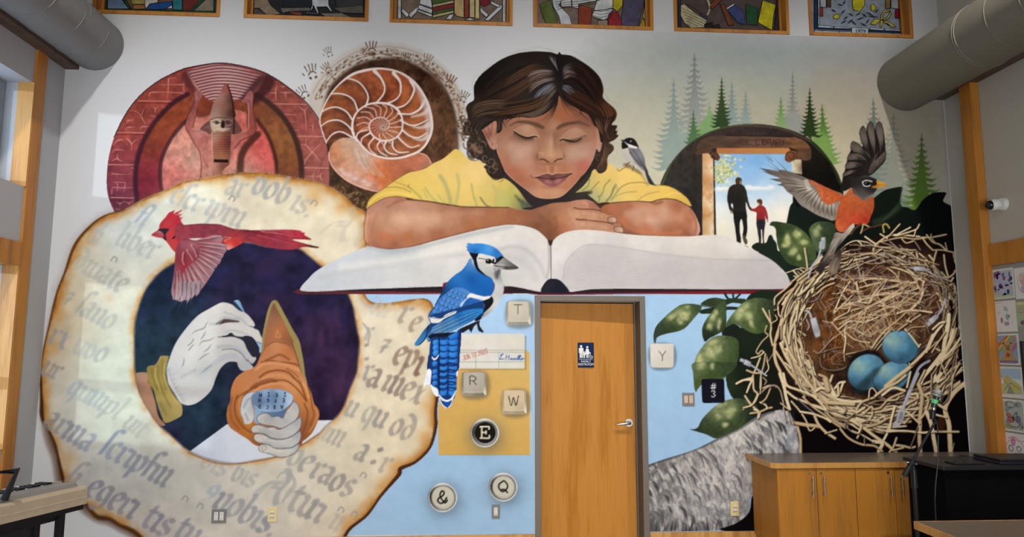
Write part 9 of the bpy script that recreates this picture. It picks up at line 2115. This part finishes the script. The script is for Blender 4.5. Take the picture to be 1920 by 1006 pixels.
# ---------------------------------------------------------------- table corner in the foreground, right
ft = thing('folding_table','brown laminate table with oak edge, its corner cut by the lower right frame','table',(3.0,3.4,0))
G().box(2.476,3.9,2.3,3.776,.706,.74).make('table_top', lam, ft)
G().box(2.468,2.476,2.3,3.784,.7,.741).box(2.476,3.9,3.776,3.784,.7,.741).make('edging', edge, ft)
for x, y in ((2.56,3.7),(3.8,3.7),(2.56,2.4),(3.8,2.4)):
 G().box(x - .02, x + .02, y - .02, y + .02,0,.706).make('leg', mm, ft)
G().box(2.54,2.555,2.4,3.72,.5,.7).make('apron', oakp, ft)
# ---------------------------------------------------------------- keyboard on its stand, left
kb = thing('keyboard_piano','tan digital keyboard seen from behind at the lower left of the mural','keyboard',(-2.6,3.9,.8))
tan = mat('tan_plastic','a8977f',.4, var=.03); tand = mat('grey_tan_plastic','77726c',.45, var=.03)
a0, b0 = np.array((-2.26,4.33)), np.array((-2.52,3.62))
dirv = (b0 - a0) / np.linalg.norm(b0 - a0); nv = np.array((dirv[1],-dirv[0]))
if nv[0] > 0: nv = -nv
DZK = .017
def kp(s_, t_, z): q = a0 + dirv * s_ + nv * t_; return (q[0], q[1], z + DZK)
def kprism(name, s0, s1, prof, m_): return G().prism([kp(s0, t_, z) for t_, z in prof], tuple(np.append(dirv * (s1 - s0),0))).make(name, m_, kb)
kprism('rear_panel',0,.585,[(0,.752),(0,.84),(.012,.853),(.05,.853),(.05,.752)], tan)
kprism('rear_panel',.592,1.25,[(0,.752),(0,.84),(.012,.853),(.05,.853),(.05,.752)], tan)
kprism('panel_groove',.001,1.249,[(-.0015,.792),(-.0015,.796),(.001,.796),(.001,.792)], mat('light_tan','bcab92',.4))
kprism('case_bottom',0,1.25,[(.02,.72),(.02,.752),(.36,.752),(.36,.72)], mm)
kprism('control_deck',0.02,1.24,[(.05,.853),(.07,.872),(.2,.866),(.2,.752),(.05,.752)], tand)
kprism('end_block',0,.03,[(.2,.752),(.2,.872),(.36,.85),(.36,.752)], tan)
wk = mat('white_keys','c9c7c2',.3, var=.01)
for k in range(36):
 s_ = .05 + k * .0235
 G().prism([kp(s_, .2,.862), kp(s_, .35,.862), kp(s_, .35,.84), kp(s_, .2,.84)], tuple(np.append(dirv * .0222,0))).make('white_key', wk, kb)
 if k % 7 not in (2,6):
  G().prism([kp(s_ + .016,.2,.876), kp(s_ + .016,.29,.874), kp(s_ + .016,.295,.862), kp(s_ + .016,.2,.862)], tuple(np.append(dirv * .0125,0))).make('black_key', blp, kb)
mr_ = G()
fr_ = [at_(8,936,3.9), at_(32,882,3.9), at_(-60,889,3.9), at_(-90,940,3.9)]
mr_.tube([fr_[0], fr_[1], fr_[2], fr_[3]],.02,8)
mr_.make('music_rest', blp, kb, True)
DZK = 0
ks = thing('keyboard_stand','black steel stand carrying the tan keyboard','stand',(-2.5,3.9,0))
def kbox(name, s0, s1, t0, t1, z0, z1, m_=mm): return G().prism([kp(s0, t0, z0), kp(s1, t0, z0), kp(s1, t1, z0), kp(s0, t1, z0)],(0,0, z1 - z0)).make(name, m_, ks)
kbox('top_rail',.1,1.2,.06,.12,.7,.735); kbox('top_rail',.1,1.2,.24,.3,.7,.735)
kbox('leg',.1,.135,.04,.075,0,.735); kbox('leg',.235,.27,.06,.095,0,.7); kbox('leg',1.1,1.14,.05,.09,0,.7); kbox('leg',.12,.16,.28,.32,0,.7); kbox('leg',1.1,1.14,.28,.32,0,.665)
kbox('modesty_panel',.27,1.1,.07,.085,.36,.7, blp)
kbox('foot_bar',.1,.14,-.02,.36,0,.035); kbox('foot_bar',1.1,1.14,-.02,.36,0,.035)
